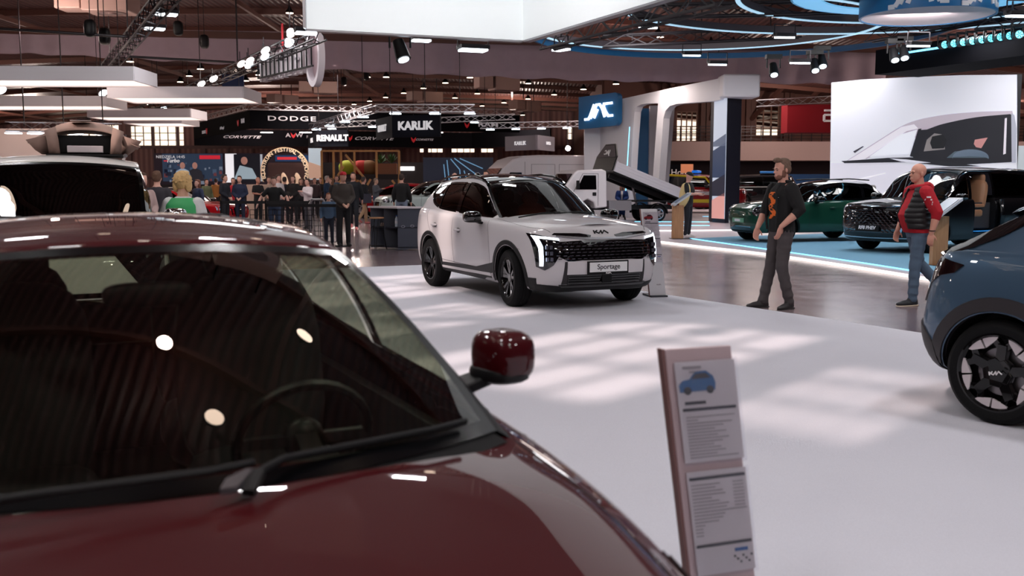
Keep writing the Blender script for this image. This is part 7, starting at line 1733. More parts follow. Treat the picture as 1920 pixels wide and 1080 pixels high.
# red hanging banner with truss at the right back
rb2 = thing('hanging_banner', 'red banner box with a white square symbol behind the display wall', 'banner')
YB = 52; xa_, xb_ = px2(1469, YB), px2(1640, YB)
MB().box(((xa_ + xb_) / 2, YB + .5, (pz(199, YB) + pz(250, YB)) / 2), (xb_ - xa_, 1.2, pz(199, YB) - pz(250, YB))).build('banner_box', mat('deep_red_banner', (116, 10, 22), .7, spec=.2), rb2, smooth=0)
lt = MB()
for (x0, y0, x1, y1) in ((1538, 210, 1557, 210), (1538, 218, 1557, 218), (1538, 229, 1557, 229), (1538, 218, 1538, 229)): lt.bar(Vector((px2(x0, YB - .15), YB - .15, pz(y0, YB))), Vector((px2(x1, YB - .15), YB - .15, pz(y1, YB))), .1)
lt.build('banner_symbol', M_TXT, rb2, smooth=0)
truss_thing('silver truss above the red banner', Vector((px2(1413, YB), YB, pz(197, YB))), Vector((px2(1640, YB), YB + .1, pz(184, YB))), M_ALU, .32, .5, .02, hang=False)

# ---- wooden stands and info sheets
def wood():
    m = mat('oak_veneer', (176, 124, 84), .5); n = m.node_tree.nodes; l = m.node_tree.links; b = n['Principled BSDF']; t = n.new('ShaderNodeTexCoord'); mp = n.new('ShaderNodeMapping'); mp.inputs['Scale'].default_value = (14, 14, 1); nz = n.new('ShaderNodeTexNoise'); nz.inputs['Scale'].default_value = 3; nz.inputs['Detail'].default_value = 6
    r = n.new('ShaderNodeValToRGB'); r.color_ramp.elements[0].color = lin((140, 92, 60)); r.color_ramp.elements[1].color = lin((202, 152, 110)); l.new(t.outputs['Object'], mp.inputs[0]); l.new(mp.outputs[0], nz.inputs['Vector']); l.new(nz.outputs['Fac'], r.inputs[0]); l.new(r.outputs[0], b.inputs['Base Color']); return m
M_OAK = wood()
def lectern(label, loc, rz):
    t = thing('info_stand', label, 'info stand', loc, rz)
    MB().box((0, 0, .44), (.30, .10, .88)).build('post', M_OAK, t, bevel=.004); MB().box((.12, -.0, .006), (.6, .4, .012)).build('base', M_DARKMET, t, smooth=0)
    MB().prism([(-.14, -.2, .86), (-.14, .2, .86), (.30, .2, 1.16), (.30, -.2, 1.16)], (.0, 0, .05)).build('display_head', mat('pale_grey_head', (196, 198, 206), .5), t, smooth=0)
    MB().prism([(-.10, -.16, .943), (-.10, .16, .943), (.25, .16, 1.182), (.25, -.16, 1.182)], (-.003, 0, .004)).build('tablet_screen', mat('steel_blue_screen', (92, 112, 136), .3, em=.12), t, smooth=0)
    return t
lectern('oak info stand beside the man in the black cap', (P(1270, 447, 26.2).x, 26.2, .06), R(5))
lectern('oak info stand with tilted white head behind the walking bald man', (P(1757, 487, 17.8).x + .02, 17.8, .06), R(12))
def info_sheet(label, loc, rz, car_col, lean=.0, s=1.0, fine=True):
    t = thing('info_stele', label, 'info stand', loc, rz)
    # tall slim board leaning back, seen face on; local x right, z up, -y towards viewer
    H_, Wd = (1.045 if s == 1 else 1.18), .225; q = Matrix.Identity(4); q[0][2] = lean
    b = MB(); b.v = []; b.box((0, 0, H_ / 2), (Wd, .012, H_)); b.v = [tuple(q @ Vector(v)) for v in b.v]; b.build('board', mat('rose_grey_board', (188, 166, 170), .6), t, smooth=0, bevel=.002)
    b = MB(); b.box((-Wd / 2 - .004, .012, H_ / 2), (.010, .03, H_)); b.v = [tuple(q @ Vector(v)) for v in b.v]; b.build('side_edge', mat('rose_brown_edge', (120, 84, 82), .6), t, smooth=0)
    MB().box((0, .12, .012), (Wd * 1.05, .34, .024)).build('foot', mat('dark_slate_foot', (60, 62, 68), .5), t, smooth=0)
    def on(x, z, w, h, m, nm, par, y=-.012, rot=0):
        b = MB(); b.box((x * s, y, z * s), (w * s, .003, h * s)); b.v = [tuple(q @ Vector(v)) for v in b.v]; return b.build(nm, m, par, smooth=0)
    PAP = mat('sheet_paper', (222, 214, 218), .35); INK = mat('sheet_ink_dark', (34, 34, 48), .6); GRY = mat('sheet_ink_grey', (156, 148, 154), .7)
    M_AC = glassmat('acrylic_cover', (250, 250, 252), .05)
    for z0, h in ((.85, .31), (.50, .33)) if H_ < 1.1 else ((.98, .31), (.64, .33)):
        sh = on(.012, z0, .205, h, PAP, 'paper_sheet', t); on(.012, z0, .215, h + .012, M_AC, 'acrylic_pocket', t, -.020)
        k = h / .40; up_ = z0 > .7; fr_ = lambda b_, nm, m: (setattr(b_, 'v', [tuple(q @ Vector(v)) for v in b_.v]), b_.build(nm, m, sh, smooth=0))[1]
        X = lambda x: .012 + x * k; Z = lambda z: z0 + z * k
        if up_:
            c = MB(); body = [(-.075, -.018), (-.078, .004), (-.062, .018), (-.035, .022), (-.012, .044), (.03, .046), (.055, .028), (.062, .006), (.058, -.016)]
            c.prism([(X(x * 1.15 - .035), -.0145, Z(.105 + z * 1.25)) for x, z in body], (0, -.002, 0)); fr_(c, 'car_picture', mat('picture_%d_%d_%d' % car_col, car_col, .5))
            c = MB(); c.prism([(X(x * 1.15 - .035), -.0168, Z(.105 + z * 1.25)) for x, z in [(-.03, .022), (-.012, .038), (.026, .040), (.045, .024)]], (0, -.001, 0))
            for xx in (-.05, .04): c.cone((X(xx * 1.1 - .035), -.0165, Z(.088)), (X(xx * 1.1 - .035), -.0178, Z(.088)), .016 * k, .016 * k, 14)
            fr_(c, 'picture_windows', mat('picture_dark', (24, 28, 40), .5))
            for (x, z, w, hh, m, nm) in ((-.06, .178, .08, .010, GRY, 'headline'), (-.045, .160, .055, .005, GRY, 'headline'), (-.06, .038, .09, .012, INK, 'price_line'), (0, .012, .235, .011, INK, 'dark_bar')): b = MB(); b.box((X(x), -.0145, Z(z)), (w * k, .003, hh * k)); fr_(b, nm, m)
            ls = [(-(.215 - w) / 2, -.018 - i * .0125, w) for i, w in enumerate([.215, .05, .20, .16, .12, .17, .13, .18, .15, .11, .14, .16, .12, .215])]
        else:
            for (x, z, w, hh, m, nm) in ((0, .175, .235, .011, INK, 'dark_bar'), (0, -.085, .235, .011, INK, 'dark_bar'), (.07, -.115, .055, .013, mat('sheet_blue', (46, 96, 160), .6), 'blue_mark')): b = MB(); b.box((X(x), -.0145, Z(z)), (w * k, .003, hh * k)); fr_(b, nm, m)
            for i in range(7): b = MB(); b.box((X(.04 + .012 * i), -.0145, Z(-.14 - .012 * (i % 3))), (.007 * k, .003, .007 * k)); fr_(b, 'rating_dot', INK)
            ls = [(-(.225 - w) / 2, .15 - i * .0130, w) for i, w in enumerate([.12, .10, .13, .14, .08, .11, .15, .14, .225, .13, .12, .10, .04, .03, .03, .03])]
        if fine:
            b = MB()
            for (x, z, w) in ls: b.box((X(x), -.0145, Z(z)), (w * k, .002, .0036 * k))
            if not up_:
                for i in range(9): b.box((X(.085), -.0145, Z(.15 - i * .013)), (.045 * k, .002, .003 * k))
            fr_(b, 'text_lines', GRY)
    return t
ig = Gd(1368, 1210); 
info_sheet('tall leaning price board with a blue car picture, right beside the dark red hatchback', (P(1369, 1080, 2.98).x + .02, 3.0, .012), R(20), (14, 92, 150), lean=-.145)
fl_ = P(1222, 560, 13.45)
s2 = info_sheet('slim white price board with a red car picture beside the front of the white suv', (P(1234, 556, 13.3).x, 13.3, .012), R(12), (146, 20, 36), lean=-.13, s=1.001)
for o in s2.children:
    if o.name.startswith('board'): o.data.materials[0] = mat('white_board', (222, 220, 224), .5)
strokes('board_badge', kia_logo(.03), (0, -.03, .17), (1, 0, 0), (0, 0, 1), .005, mat('sheet_ink_grey'), s2, depth=.003)

# ---- counter, stool, bottle
def counter():
    cx = P(750, 467, 23.0); t = thing('counter', 'dark grey counter with white top and open shelves, between the two suvs', 'counter', (cx.x, 22.6, 0), R(2))
    M_A = mat('anthracite_board', (58, 62, 76), .5, noise=.06); M_I = mat('dark_shelf_board', (34, 36, 48), .6)
    # corner at the origin; open side runs back left, closed side right
    u = Vector((-.72, .70, 0)).normalized(); v = Vector((.95, .18, 0)).normalized(); Lu, Lv, Hh = .95, .52, .98
    def quad(o, a, b, h0, h1, th, m, nm): d = a.cross(Vector((0, 0, 1))).normalized() * th; return MB().prism([o + Vector((0, 0, h0)), o + a * b + Vector((0, 0, h0)), o + a * b + Vector((0, 0, h1)), o + Vector((0, 0, h1))], d).build(nm, m, t, smooth=0)
    O = Vector((0, 0, 0))
    quad(O, v, Lv, .03, Hh - .03, -.03, M_A, 'end_panel')
    quad(O + u * Lu, v, Lv, .03, Hh - .03, -.03, M_A, 'end_panel'); quad(O + v * Lv, u, Lu, .03, Hh - .03, .03, M_I, 'back_panel')
    for z in (.05, .5): MB().prism([O + Vector((0, 0, z)), O + u * Lu + Vector((0, 0, z)), O + u * Lu + v * Lv + Vector((0, 0, z)), O + v * Lv + Vector((0, 0, z))], (0, 0, .03)).build('shelf', M_I, t, smooth=0)
    quad(O + u * Lu * .5, v, Lv, .05, Hh - .03, .025, M_I, 'divider')
    e = .04; MB().prism([O - u * e - v * e + Vector((0, 0, Hh - .03)), O + u * (Lu + e) - v * e + Vector((0, 0, Hh - .03)), O + u * (Lu + e) + v * (Lv + e) + Vector((0, 0, Hh - .03)), O - u * e + v * (Lv + e) + Vector((0, 0, Hh - .03))], (0, 0, .04)).build('worktop', mat('pale_worktop', (214, 206, 212), .35), t, smooth=0)
    rg = MB()
    for (du, dz) in ((.12, .54), (.33, .55)):
        c = O + v * du + Vector((0, 0, dz)); n2 = v.cross(Vector((0, 0, 1))).normalized(); rg.tube([c + n2 * .004 + v * math.cos(a) * .04 + Vector((0, 0, math.sin(a) * .025)) for a in np.linspace(0, 2 * PI, 18, endpoint=False)], .004, closed=True, n=5)
    rg.build('ring_marks', mat('pale_scuff', (170, 168, 180), .6), t)
    W = Matrix.Translation(t.location) @ Matrix.Rotation(R(2), 4, 'Z')
    b = thing('water_bottle', 'clear water bottle with blue cap on the counter shelf', 'bottle', W @ (O + u * .28 + v * .16 + Vector((0, 0, .53))))
    MB().lathe([(0, 0), (.035, 0), (.037, .02), (.037, .15), (.03, .19), (.013, .225), (.013, .24), (0, .24)], n=20).build('bottle_body', mat('bottle_plastic', (190, 200, 212), .15), b); MB().cone((0, 0, .238), (0, 0, .262), .016, .016, 14).build('cap', mat('blue_cap', (20, 100, 190), .4), b); MB().lathe([(.038, .07), (.038, .13)], n=20).build('bottle_label', mat('label_grey', (214, 210, 216), .5), b)
    for (du, dv, w, c, lab, nm) in ((.70, .16, .16, (190, 168, 160), 'pale stack of leaflets on the counter shelf near the stool', 'leaflet_stack'), (.12, .2, .09, (206, 170, 140), 'small pale carton at the right of the bottle on the shelf', 'carton')):
        tag(MB().box(W @ (O + u * du + v * dv + Vector((0, 0, .57))), (w, .12, .075), rz=.8).build(nm, mat('pale_%d' % c[0], c, .7), smooth=0), lab, nm.split('_')[0])
counter()
def stool():
    g = Gd(706, 462); t = thing('bar_stool', 'bar stool with round wooden seat and thin black hairpin legs by the counter', 'stool', (P(706, 460, 22.6).x, 22.7, 0))
    MB().lathe([(0, .72), (.165, .72), (.17, .735), (.165, .75), (0, .75)], n=28).build('seat', M_OAK, t)
    for k in range(3):
        a = k * 2 * PI / 3 + .5; ca, sa = math.cos(a), math.sin(a)
        MB().tube([(.09 * ca - .05 * sa, .09 * sa + .05 * ca, .72), (.23 * ca - .012 * sa, .23 * sa + .012 * ca, .015), (.23 * ca + .012 * sa, .23 * sa - .012 * ca, .015), (.09 * ca + .05 * sa, .09 * sa - .05 * ca, .72)], .008, n=6).build('leg', M_BLK, t)
    MB().tube([(.205 * math.cos(a), .205 * math.sin(a), .10) for a in np.linspace(.5, 2 * PI + .5, 3, endpoint=False)], .007, closed=True, n=6).build('foot_brace', M_BLK, t)
stool()

# ---- barriers
def belt(label, pts, z=.95):
    t = thing('belt_barrier', label, 'barrier')
    m = MB()
    for a, b in zip(pts[:-1], pts[1:]): m.bar((a[0], a[1], z), (b[0], b[1], z), .02, .075, up=(0, 0, 1))
    m.build('belt', mat('black_webbing', (20, 18, 22), .7), t, smooth=0)
    for p in pts:
        s = MB(); s.cone((p[0], p[1], .02), (p[0], p[1], z + .06), .03, .03, 12); s.cone((p[0], p[1], 0), (p[0], p[1], .03), .17, .15, 20); s.build('post', M_BLK, t)
YB1 = 24.6
belt('black belt barrier closest to the red car, ending beside the red cap', [(px2(500, YB1), YB1), (px2(640, YB1 - .6), YB1 - .6)], .98)
belt('longer black belt barrier behind, under the leaning hands of the young man', [(px2(416, 27), 27), (px2(500, 27), 27), (px2(582, 27), 27)], 1.0)
def net(label, x0, y0, x1, y1, h=.85, c=M_ALU):
    t = thing('mesh_fence', label, 'fence'); m = MB(); A, B = Vector((x0, y0, 0)), Vector((x1, y1, 0)); L = (B - A).length; n = int(L / .12)
    for i in range(n + 1): p = A.lerp(B, i / n); m.bar(p + Vector((0, 0, .06)), p + Vector((0, 0, h)), .014, n=4)
    for j in range(7): m.bar(A + Vector((0, 0, .06 + j * (h - .06) / 6)), B + Vector((0, 0, .06 + j * (h - .06) / 6)), .014, n=4)
    m.build('mesh', M_DARKMET, t, smooth=0)
net('dark wire mesh fence below the belt barrier', px2(470, 25.3), 25.3, px2(632, 24.9), 24.9)
for i, (a, b, Y, lab) in enumerate([(581, 611, 25.6, 'grey tubular barrier left of the child'), (612, 640, 24.9, 'rounded grey tubular barrier right of the child')]):
    t = thing('tube_barrier', lab, 'barrier'); x0, x1 = px2(a, Y), px2(b, Y); m = MB()
    m.tube([(x0, Y, 0), (x0, Y, .95), (x0 + .06, Y, 1.1), (x1 - .06, Y, 1.1), (x1, Y, 1.0 if i == 0 else .92), (x1, Y, 0)], .032, n=10); m.build('tube_frame', mat('galvanised_tube', (150, 144, 148), .35, metal=.5), t)
    m = MB(); [m.bar((x0 + (x1 - x0) * k / 3, Y, .05), (x0 + (x1 - x0) * k / 3, Y, 1.05), .02) for k in (1, 2)]; m.build('bars', mat('galvanised_tube'), t, smooth=0)

# ================================================================ BANNERS AND STANDS IN THE DISTANCE
M_BAN = mat('black_banner', (8, 8, 13), .9, spec=.1); M_BAN2 = mat('charcoal_banner', (24, 26, 36), .8, spec=.15); M_GBAN = mat('grey_banner', (128, 124, 134), .6)
def banner(t, a, b, z0, z1, m, name='banner_face', th=.12): return slab(MB(), Vector((a[0], a[1], 0)), Vector((b[0], b[1], 0)), z0, z1, th, m=0) if False else slab(MB(), Vector((a[0], a[1], 0)), Vector((b[0], b[1], 0)), z0, z1, th).build(name, m, t, smooth=0)
def ban_text(t, s, px, py, A, B, hpx, m=M_TXT, off=.08, **k):
    A, B = Vector((A[0], A[1], 0)), Vector((B[0], B[1], 0)); d = (B - A).normalized(); n = Vector((d.y, -d.x, 0)); p = OnP(px, py, A, n); return text_on('banner_lettering', s, p + n * off, d, (0, 0, 1), hpx * p.y / FPX * 1.35, m, t, depth=.03, bold=.01 * hpx * p.y / FPX, **k)
rg = thing('hanging_banner_ring', 'large black square banner ring hanging over the back of the hall, with silver truss', 'banner')
Z0, Z1 = 5.5, 6.85
NW, NE, FW, FE = (-19.5, 75), (.6, 81), (-29.4, 93), (-9, 100)
banner(rg, NW, NE, Z0, Z1, M_BAN); banner(rg, FW, NW, Z0, Z1, M_BAN); banner(rg, FW, (-4, 100), 4.9, 6.4, M_BAN)
banner(rg, (-4, 100), (3.5, 92), 4.9, 6.4, M_BAN)
M_SIL = mat('silver_lettering', (186, 180, 186), .4, em=.25)
ban_text(rg, 'DODGE', 547, 223, NW, NE, 9, M_SIL, sx=1.9, space=1.15)
ban_text(rg, 'RAM', 915, 234, NW, NE, 9, M_SIL, sx=1.6)
ban_text(rg, 'DODGE', 384, 248, FW, NW, 6, M_SIL, sx=1.1); ban_text(rg, 'AW Forged', 418, 240, FW, NW, 5, M_SIL); ban_text(rg, 'RAM', 457, 227, FW, NW, 9, M_SIL)
FB_ = (-4, 100)
ban_text(rg, 'CORVETTE', 452, 257, FW, FB_, 5, M_SIL, sx=2.0, shear=.4); ban_text(rg, 'A', 540, 254, FW, FB_, 8, M_SIL, sx=1.3); ban_text(rg, 'W', 561, 254, FW, FB_, 8, M_SIL, sx=1.2); ban_text(rg, 'FORGED', 588, 257, FW, FB_, 5, M_SIL)
ban_text(rg, 'CORVETTE', 700, 260, FW, FB_, 6, M_SIL, sx=1.8, shear=.4); ban_text(rg, 'CORVETTE', 795, 262, FW, FB_, 3.5, M_SIL, sx=1.4, shear=.4); ban_text(rg, 'A W Forged', 850, 251, FB_, (3.5, 92), 5, M_SIL, sx=1.2)
MR = mat('banner_red', (190, 28, 40), .5, em=.2)
mk = MB()
for (px, py, A, B) in ((449, 231, FW, NW), (875, 235, NW, NE), (550, 254, FW, FB_), (390, 246, FW, NW), (656, 259, FW, FB_), (775, 262, FW, FB_)):
    A, B = Vector((*A, 0)), Vector((*B, 0)); d = (B - A).normalized(); n = Vector((d.y, -d.x, 0)); p = OnP(px, py, A, n) + n * .1; k = p.y / FPX * 5
    for sg in (1, -1): mk.prism([p, p + d * sg * k + Vector((0, 0, k * 1.1)), p + d * sg * k * .7 + Vector((0, 0, -.3 * k)), p + Vector((0, 0, -k * 1.1))], n * .04)
mk.build('red_emblems', MR, rg, smooth=0)
tr_ = truss(MB(), Vector((*NW, Z1 + .25)), Vector((*NE, Z1 + .25)), .4, .8, .03); truss(tr_, Vector((*FW, Z1 + .25)), Vector((*NW, Z1 + .25)), .4, .8, .03); tr_.build('truss_frame', M_ALU, rg, smooth=0)
for (px, py) in ((500, 243), (573, 243), (633, 243), (820, 250)): 
    p = P(px, py, 82); MB().box((p.x, p.y, Z0 + .05), (.9, .5, .06)).build('lamp_panel', M_GLOW, rg, smooth=0)
# silver truss with dealer banners
def lit_truss(label, a, b, lamps=(), s=.3, r=.02): 
    t = truss_thing(label, a, b, M_ALU, s, .5, r, hang=True); a, b = Vector(a), Vector(b)
    for k in lamps: p = a.lerp(b, k); MB().box((p.x, p.y, p.z - s * .75), (.45, .3, .04)).build('lamp_panel', M_GLOWC, t, smooth=0)
    return t
lit_truss('silver truss over the charcoal dealer banner, with white lamps', P(704, 203, 42), P(890, 203, 42), (.2, .6, .95))
lit_truss('silver truss running back left from the charcoal dealer banner', P(704, 203, 42), P(584, 238, 58), (.15, .4, .65, .9))
lit_truss('rear silver truss seen under the lit ones', P(584, 236, 58), P(966, 219, 58), (.1, .3, .8), r=.022)
lit_truss('low silver truss right of the dealer banners', P(900, 236, 56), P(1092, 232, 56), (.1, .35, .6, .85))
lit_truss('silver truss over the left stand behind the roof tent', P(14, 237, 34), P(225, 240, 34), (.05, .25, .6, .85))
def cube_banner(label, a, b, c, z0, z1, m, t1, t2, h1, h2):
    t = thing('dealer_banner', label, 'banner'); banner(t, b, c, z0, z1, m); banner(t, a, b, z0, z1, m)
    s1 = [text_on('banner_lettering', t1, (Vector((*b, 0)) + Vector((*c, 0))) / 2 + Vector(((c[1] - b[1]) , -(c[0] - b[0]), 0)).normalized() * .08 + Vector((0, 0, (z0 + z1) / 2)), (c[0] - b[0], c[1] - b[1], 0), (0, 0, 1), h1, M_TXTE, t, depth=.02, bold=.02)]
    d = Vector((b[0] - a[0], b[1] - a[1], 0)).normalized(); n = Vector((d.y, -d.x, 0)); mid = (Vector((*a, 0)) + Vector((*b, 0))) / 2
    text_on('banner_lettering', t2, mid + n * .08 + Vector((0, 0, (z0 + z1) / 2 - .02)), d, (0, 0, 1), h2, M_TXTE, t, depth=.02, bold=.015, sx=.9)
    [MB().bar((p[0], p[1], z1), (p[0], p[1], z1 + .3), .04).build('hanger', M_DARKMET, t, smooth=0) for p in (b, c)]
B1 = P(735, 238, 41); C1 = P(825, 238, 40.3); A1 = P(705, 240, 43.5)
cube_banner('charcoal dealer banner nearest the camera, over the wooden deck', A1.xy, B1.xy, C1.xy, pz(259, 41), pz(219, 41), M_BAN2, 'KARLIK', 'RENAULT', .46, .36)
B2 = P(597, 261, 50); C2 = P(652, 261, 49.5); A2 = P(578, 262, 54)
cube_banner('charcoal dealer banner left of the nearest one, its first letter hidden', A2.xy, B2.xy, C2.xy, pz(276, 50), pz(246, 50), M_BAN2, 'RENAULT', 'KARLIK', .40, .30)
t = thing('dealer_banner', 'pale grey dealer banner folded in the middle, near the blue logo wall', 'banner'); a3, b3, c3 = P(947, 268, 52), P(1008, 268, 50), P(1040, 268, 52.5)
banner(t, a3.xy, b3.xy, pz(283, 51), pz(256, 51), M_GBAN); banner(t, b3.xy, c3.xy, pz(283, 51), pz(256, 51), M_GBAN)
for (s_, px, A, B, h) in (('KARLIK', 978, a3, b3, 7.5), ('DACIA', 1025, b3, c3, 6)): ban_text(t, s_, px, 269, A.xy, B.xy, h, M_TXTE, off=.1)
# left stand wall and boards
tag(MB().box((px2(30, 36), 36, (pz(243, 36)) / 2), (px2(130, 36) - px2(-60, 36), .3, pz(243, 36))).build('partition_wall', mat('cream_partition', (236, 214, 206), .6), smooth=0), 'cream partition wall behind the roof tent', 'wall')
t = thing('hanging_board', 'dark navy board with pale letters to the right of the roof tent', 'board', tuple(P(213, 268, 40))); MB().box((0, 0, 0), (1.0, .1, .65)).build('panel', mat('navy_board', (24, 26, 44), .5), t, smooth=0); text_on('board_lettering', 'ER', (.1, -.07, 0), (1, 0, 0), (0, 0, 1), .26, M_TXTE, t, depth=.02, bold=.005)
t = thing('letter_sign', 'white letters hanging before the window right of the navy board', 'sign', tuple(P(247, 268, 44))); text_on('letters', 'RY', (0, 0, 0), (1, 0, 0), (0, 0, 1), .42, mat('bright_letters', (250, 244, 240), .4, em=1.4), t, depth=.05, bold=.015, sx=1.5); MB().bar((-.5, .05, .3), (.5, .05, .3), .03).build('hanging_bar', M_DARKMET, t, smooth=0)
# long LED screen
YS = 66
def led(t, x0, y0, x1, y1, c, em, dy=0, nm='screen_picture'): return MB().box((px2((x0 + x1) / 2, YS), YS - dy, pz((y0 + y1) / 2, YS)), (px2(x1, YS) - px2(x0, YS), .04, pz(y0, YS) - pz(y1, YS))).build(nm, mat('led_%d_%d_%d' % c, c, .4, em=em), t, smooth=0)
t = thing('led_screen', 'long dark screen wall showing two men and programme lettering', 'screen')
led(t, 294, 288, 596, 346, (38, 28, 38), .3, 0, 'screen_body'); MB().box((px2(445, YS), YS + .1, pz(346, YS) / 2), (px2(590, YS) - px2(300, YS), .2, pz(346, YS))).build('screen_base', mat('dark_backdrop', (30, 24, 30), .7), t, smooth=0)
led(t, 310, 289, 422, 340, (46, 62, 84), .5, .05)
for i in range(46):
    x = rn.uniform(312, 420); y = rn.uniform(305, 338); w = rn.uniform(2, 7); c = rn.choice([(70, 90, 116), (30, 34, 52), (120, 132, 150), (110, 60, 64), (52, 70, 96)]); led(t, x, y, x + w, y + w * 1.2, c, .5, .1)
text_on('screen_lettering', 'NIEDZIELA 14:45', (px2(326, YS), YS - .12, pz(295, YS)), (1, 0, 0), (0, 0, 1), .26, M_TXTE, t, depth=.01); text_on('screen_lettering', 'Turbo', (px2(330, YS), YS - .12, pz(302, YS)), (1, 0, 0), (0, 0, 1), .34, M_TXTE, t, depth=.01, bold=.01, shear=.2); text_on('screen_lettering', 'tvn', (px2(317, YS), YS - .12, pz(302, YS)), (1, 0, 0), (0, 0, 1), .2, mat('red_letter', (230, 50, 50), .5, em=.8), t, depth=.01)
led(t, 380, 292, 418, 299, (196, 40, 56), .7, .12)
for (x, c) in ((348, (150, 172, 196)), (371, (38, 38, 46))):
    m = MB(); p = Vector((px2(x, YS), YS - .15, pz(311, YS))); m.ell(p, (.17, .03, .22)); m.build('portrait_head', mat('led_face', (170, 124, 112), .5, em=.5), t); m = MB(); m.prism([p + Vector((-.6, 0, -1.0)), p + Vector((.6, 0, -1.0)), p + Vector((.42, 0, -.35)), p + Vector((.12, 0, -.2)), p + Vector((-.12, 0, -.2)), p + Vector((-.42, 0, -.35))], (0, .03, 0)); m.build('portrait_body', mat('led_%d_%d_%d' % c, c, .5, em=.5), t, smooth=0)
led(t, 427, 289, 448, 342, (232, 232, 238), .8, .05); led(t, 443, 290, 492, 342, (22, 24, 34), .4, .06); led(t, 489, 290, 496, 340, (170, 176, 186), .6, .05)
p = Vector((px2(463, YS), YS - .15, pz(302, YS))); m = MB(); m.ell(p, (.22, .03, .26)); m.build('driver_head', mat('led_face'), t); m = MB(); m.prism([p + Vector((-.7, 0, -1.2)), p + Vector((.85, 0, -1.2)), p + Vector((.5, 0, -.5)), p + Vector((-.3, 0, -.3))], (0, .03, 0)); m.build('driver_body', mat('led_driver', (150, 170, 182), .5, em=.6), t, smooth=0)
led(t, 520, 292, 586, 303, (26, 58, 96), .6, .05); led(t, 524, 295, 560, 300, (200, 50, 60), .7, .08)
# round arch with lettering
YA = 50; ca = P(535, 322, YA); t = thing('round_arch', 'black round arch with cream lettering around its rim and two feather flags', 'arch', (ca.x, YA, 0)); Ra = 37 * YA / FPX
ar = MB(); ar.lathe([(Ra, -.1), (Ra * 1.18, -.1), (Ra * 1.18, .1), (Ra, .1), (Ra, -.1)], (0, 0, ca.z), 'y', 40, arc=(R(-25), R(205))); ar.build('arch_band', mat('arch_black', (26, 20, 24), .6), t)
ar = MB(); ar.lathe([(Ra * 1.18, -.12), (Ra * 1.22, -.12), (Ra * 1.22, .1), (Ra * 1.18, .1)], (0, 0, ca.z), 'y', 40, arc=(R(-25), R(205))); ar.build('arch_rim', mat('cream_rim', (226, 196, 160), .6), t)
s_ = 'EQUESTRIAN FESTIVAL BABORÓWKO'; lt = MB()
for i, ch in enumerate(s_):
    a = R(196) - R(212) * i / (len(s_) - 1)
    if ch == ' ': continue
    vs, fs = text_mesh(ch, .26, .02, .006); M = frame3((math.cos(a) * Ra * 1.09, -.13, ca.z + math.sin(a) * Ra * 1.09), (math.sin(a), 0, -math.cos(a)), (math.cos(a), 0, math.sin(a))); lt.add([M @ Vector(v) for v in vs], fs)
lt.build('arch_lettering', mat('cream_letters', (236, 214, 184), .6, em=.15), t, smooth=0)
MB().box((.25, .6, 1.35), (2.5, .05, 2.3)).build('patterned_wall', wavemat('dark_brown_logo_wall', (54, 30, 30), (80, 54, 50), 6, 'Z', .7, 0), t, smooth=0)
for (dx, dz) in ((.05, .55), (.72, .45)):
    MB().ell((dx, -.3, 1.45 + dz * .1), (.17, .02, .52), rot=Matrix.Rotation(R(-12), 3, 'Y')).build('feather_flag', mat('cream_flag', (232, 204, 176), .7), t)
    MB().bar((dx + .1, -.3, 1.0), (dx + .22, -.3, 0), .03).build('flag_pole', M_DARKMET, t)
# wooden deck
YD = 46; t = thing('wooden_deck', 'raised wooden viewing deck with timber railings and braces', 'deck'); M_TIM = mat('raw_timber', (206, 156, 100), .7, noise=.15, nscale=4)
x0, x1 = px2(606, YD), px2(751, YD); zd = pz(335, YD); zr = pz(284, YD)
MB().box(((x0 + x1) / 2, YD + 1.5, zd + .08), (x1 - x0, 3, .24)).build('deck_platform', mat('dark_deck_edge', (30, 22, 24), .7), t, smooth=0)
tm = MB()
for px in (606, 628, 642, 667, 708, 750):
    tm.box((px2(px, YD), YD, (zd + zr) / 2), (.09, .09, zr - zd))
    if px in (606, 642, 667, 750): tm.box((px2(px, YD), YD, zd / 2), (.12, .12, zd))
tm.box(((x0 + x1) / 2, YD - .05, zr), (x1 - x0, .1, .08))
for (a, b) in (((648, 290), (684, 335)), ((630, 335), (644, 312)), ((615, 358), (640, 338)), ((655, 360), (672, 338)), ((675, 338), (690, 358)), ((735, 338), (752, 360)), ((695, 336), (680, 362))): tm.bar(P(a[0], a[1], YD - .1), P(b[0], b[1], YD - .1), .09)
tm.build('timber_frame', M_TIM, t, smooth=0)
for k, (px, c, lab) in enumerate(((648, (150, 160, 40), 'lime green beanbag on the wooden deck'), (674, (170, 40, 36), 'red beanbag on the wooden deck'), (688, (120, 84, 50), 'brown beanbag on the wooden deck'))):
    MB().ell((px2(px, YD), YD + .9, zd + .5), (.42, .35, .36), e=.85).build('beanbag', mat('beanbag_%d' % c[0], c, .8), None).location = (0, 0, 0)
    o = bpy.data.objects[-1] if False else [x for x in bpy.data.objects if x.name.startswith('beanbag')][-1]; tag(o, lab, 'beanbag')
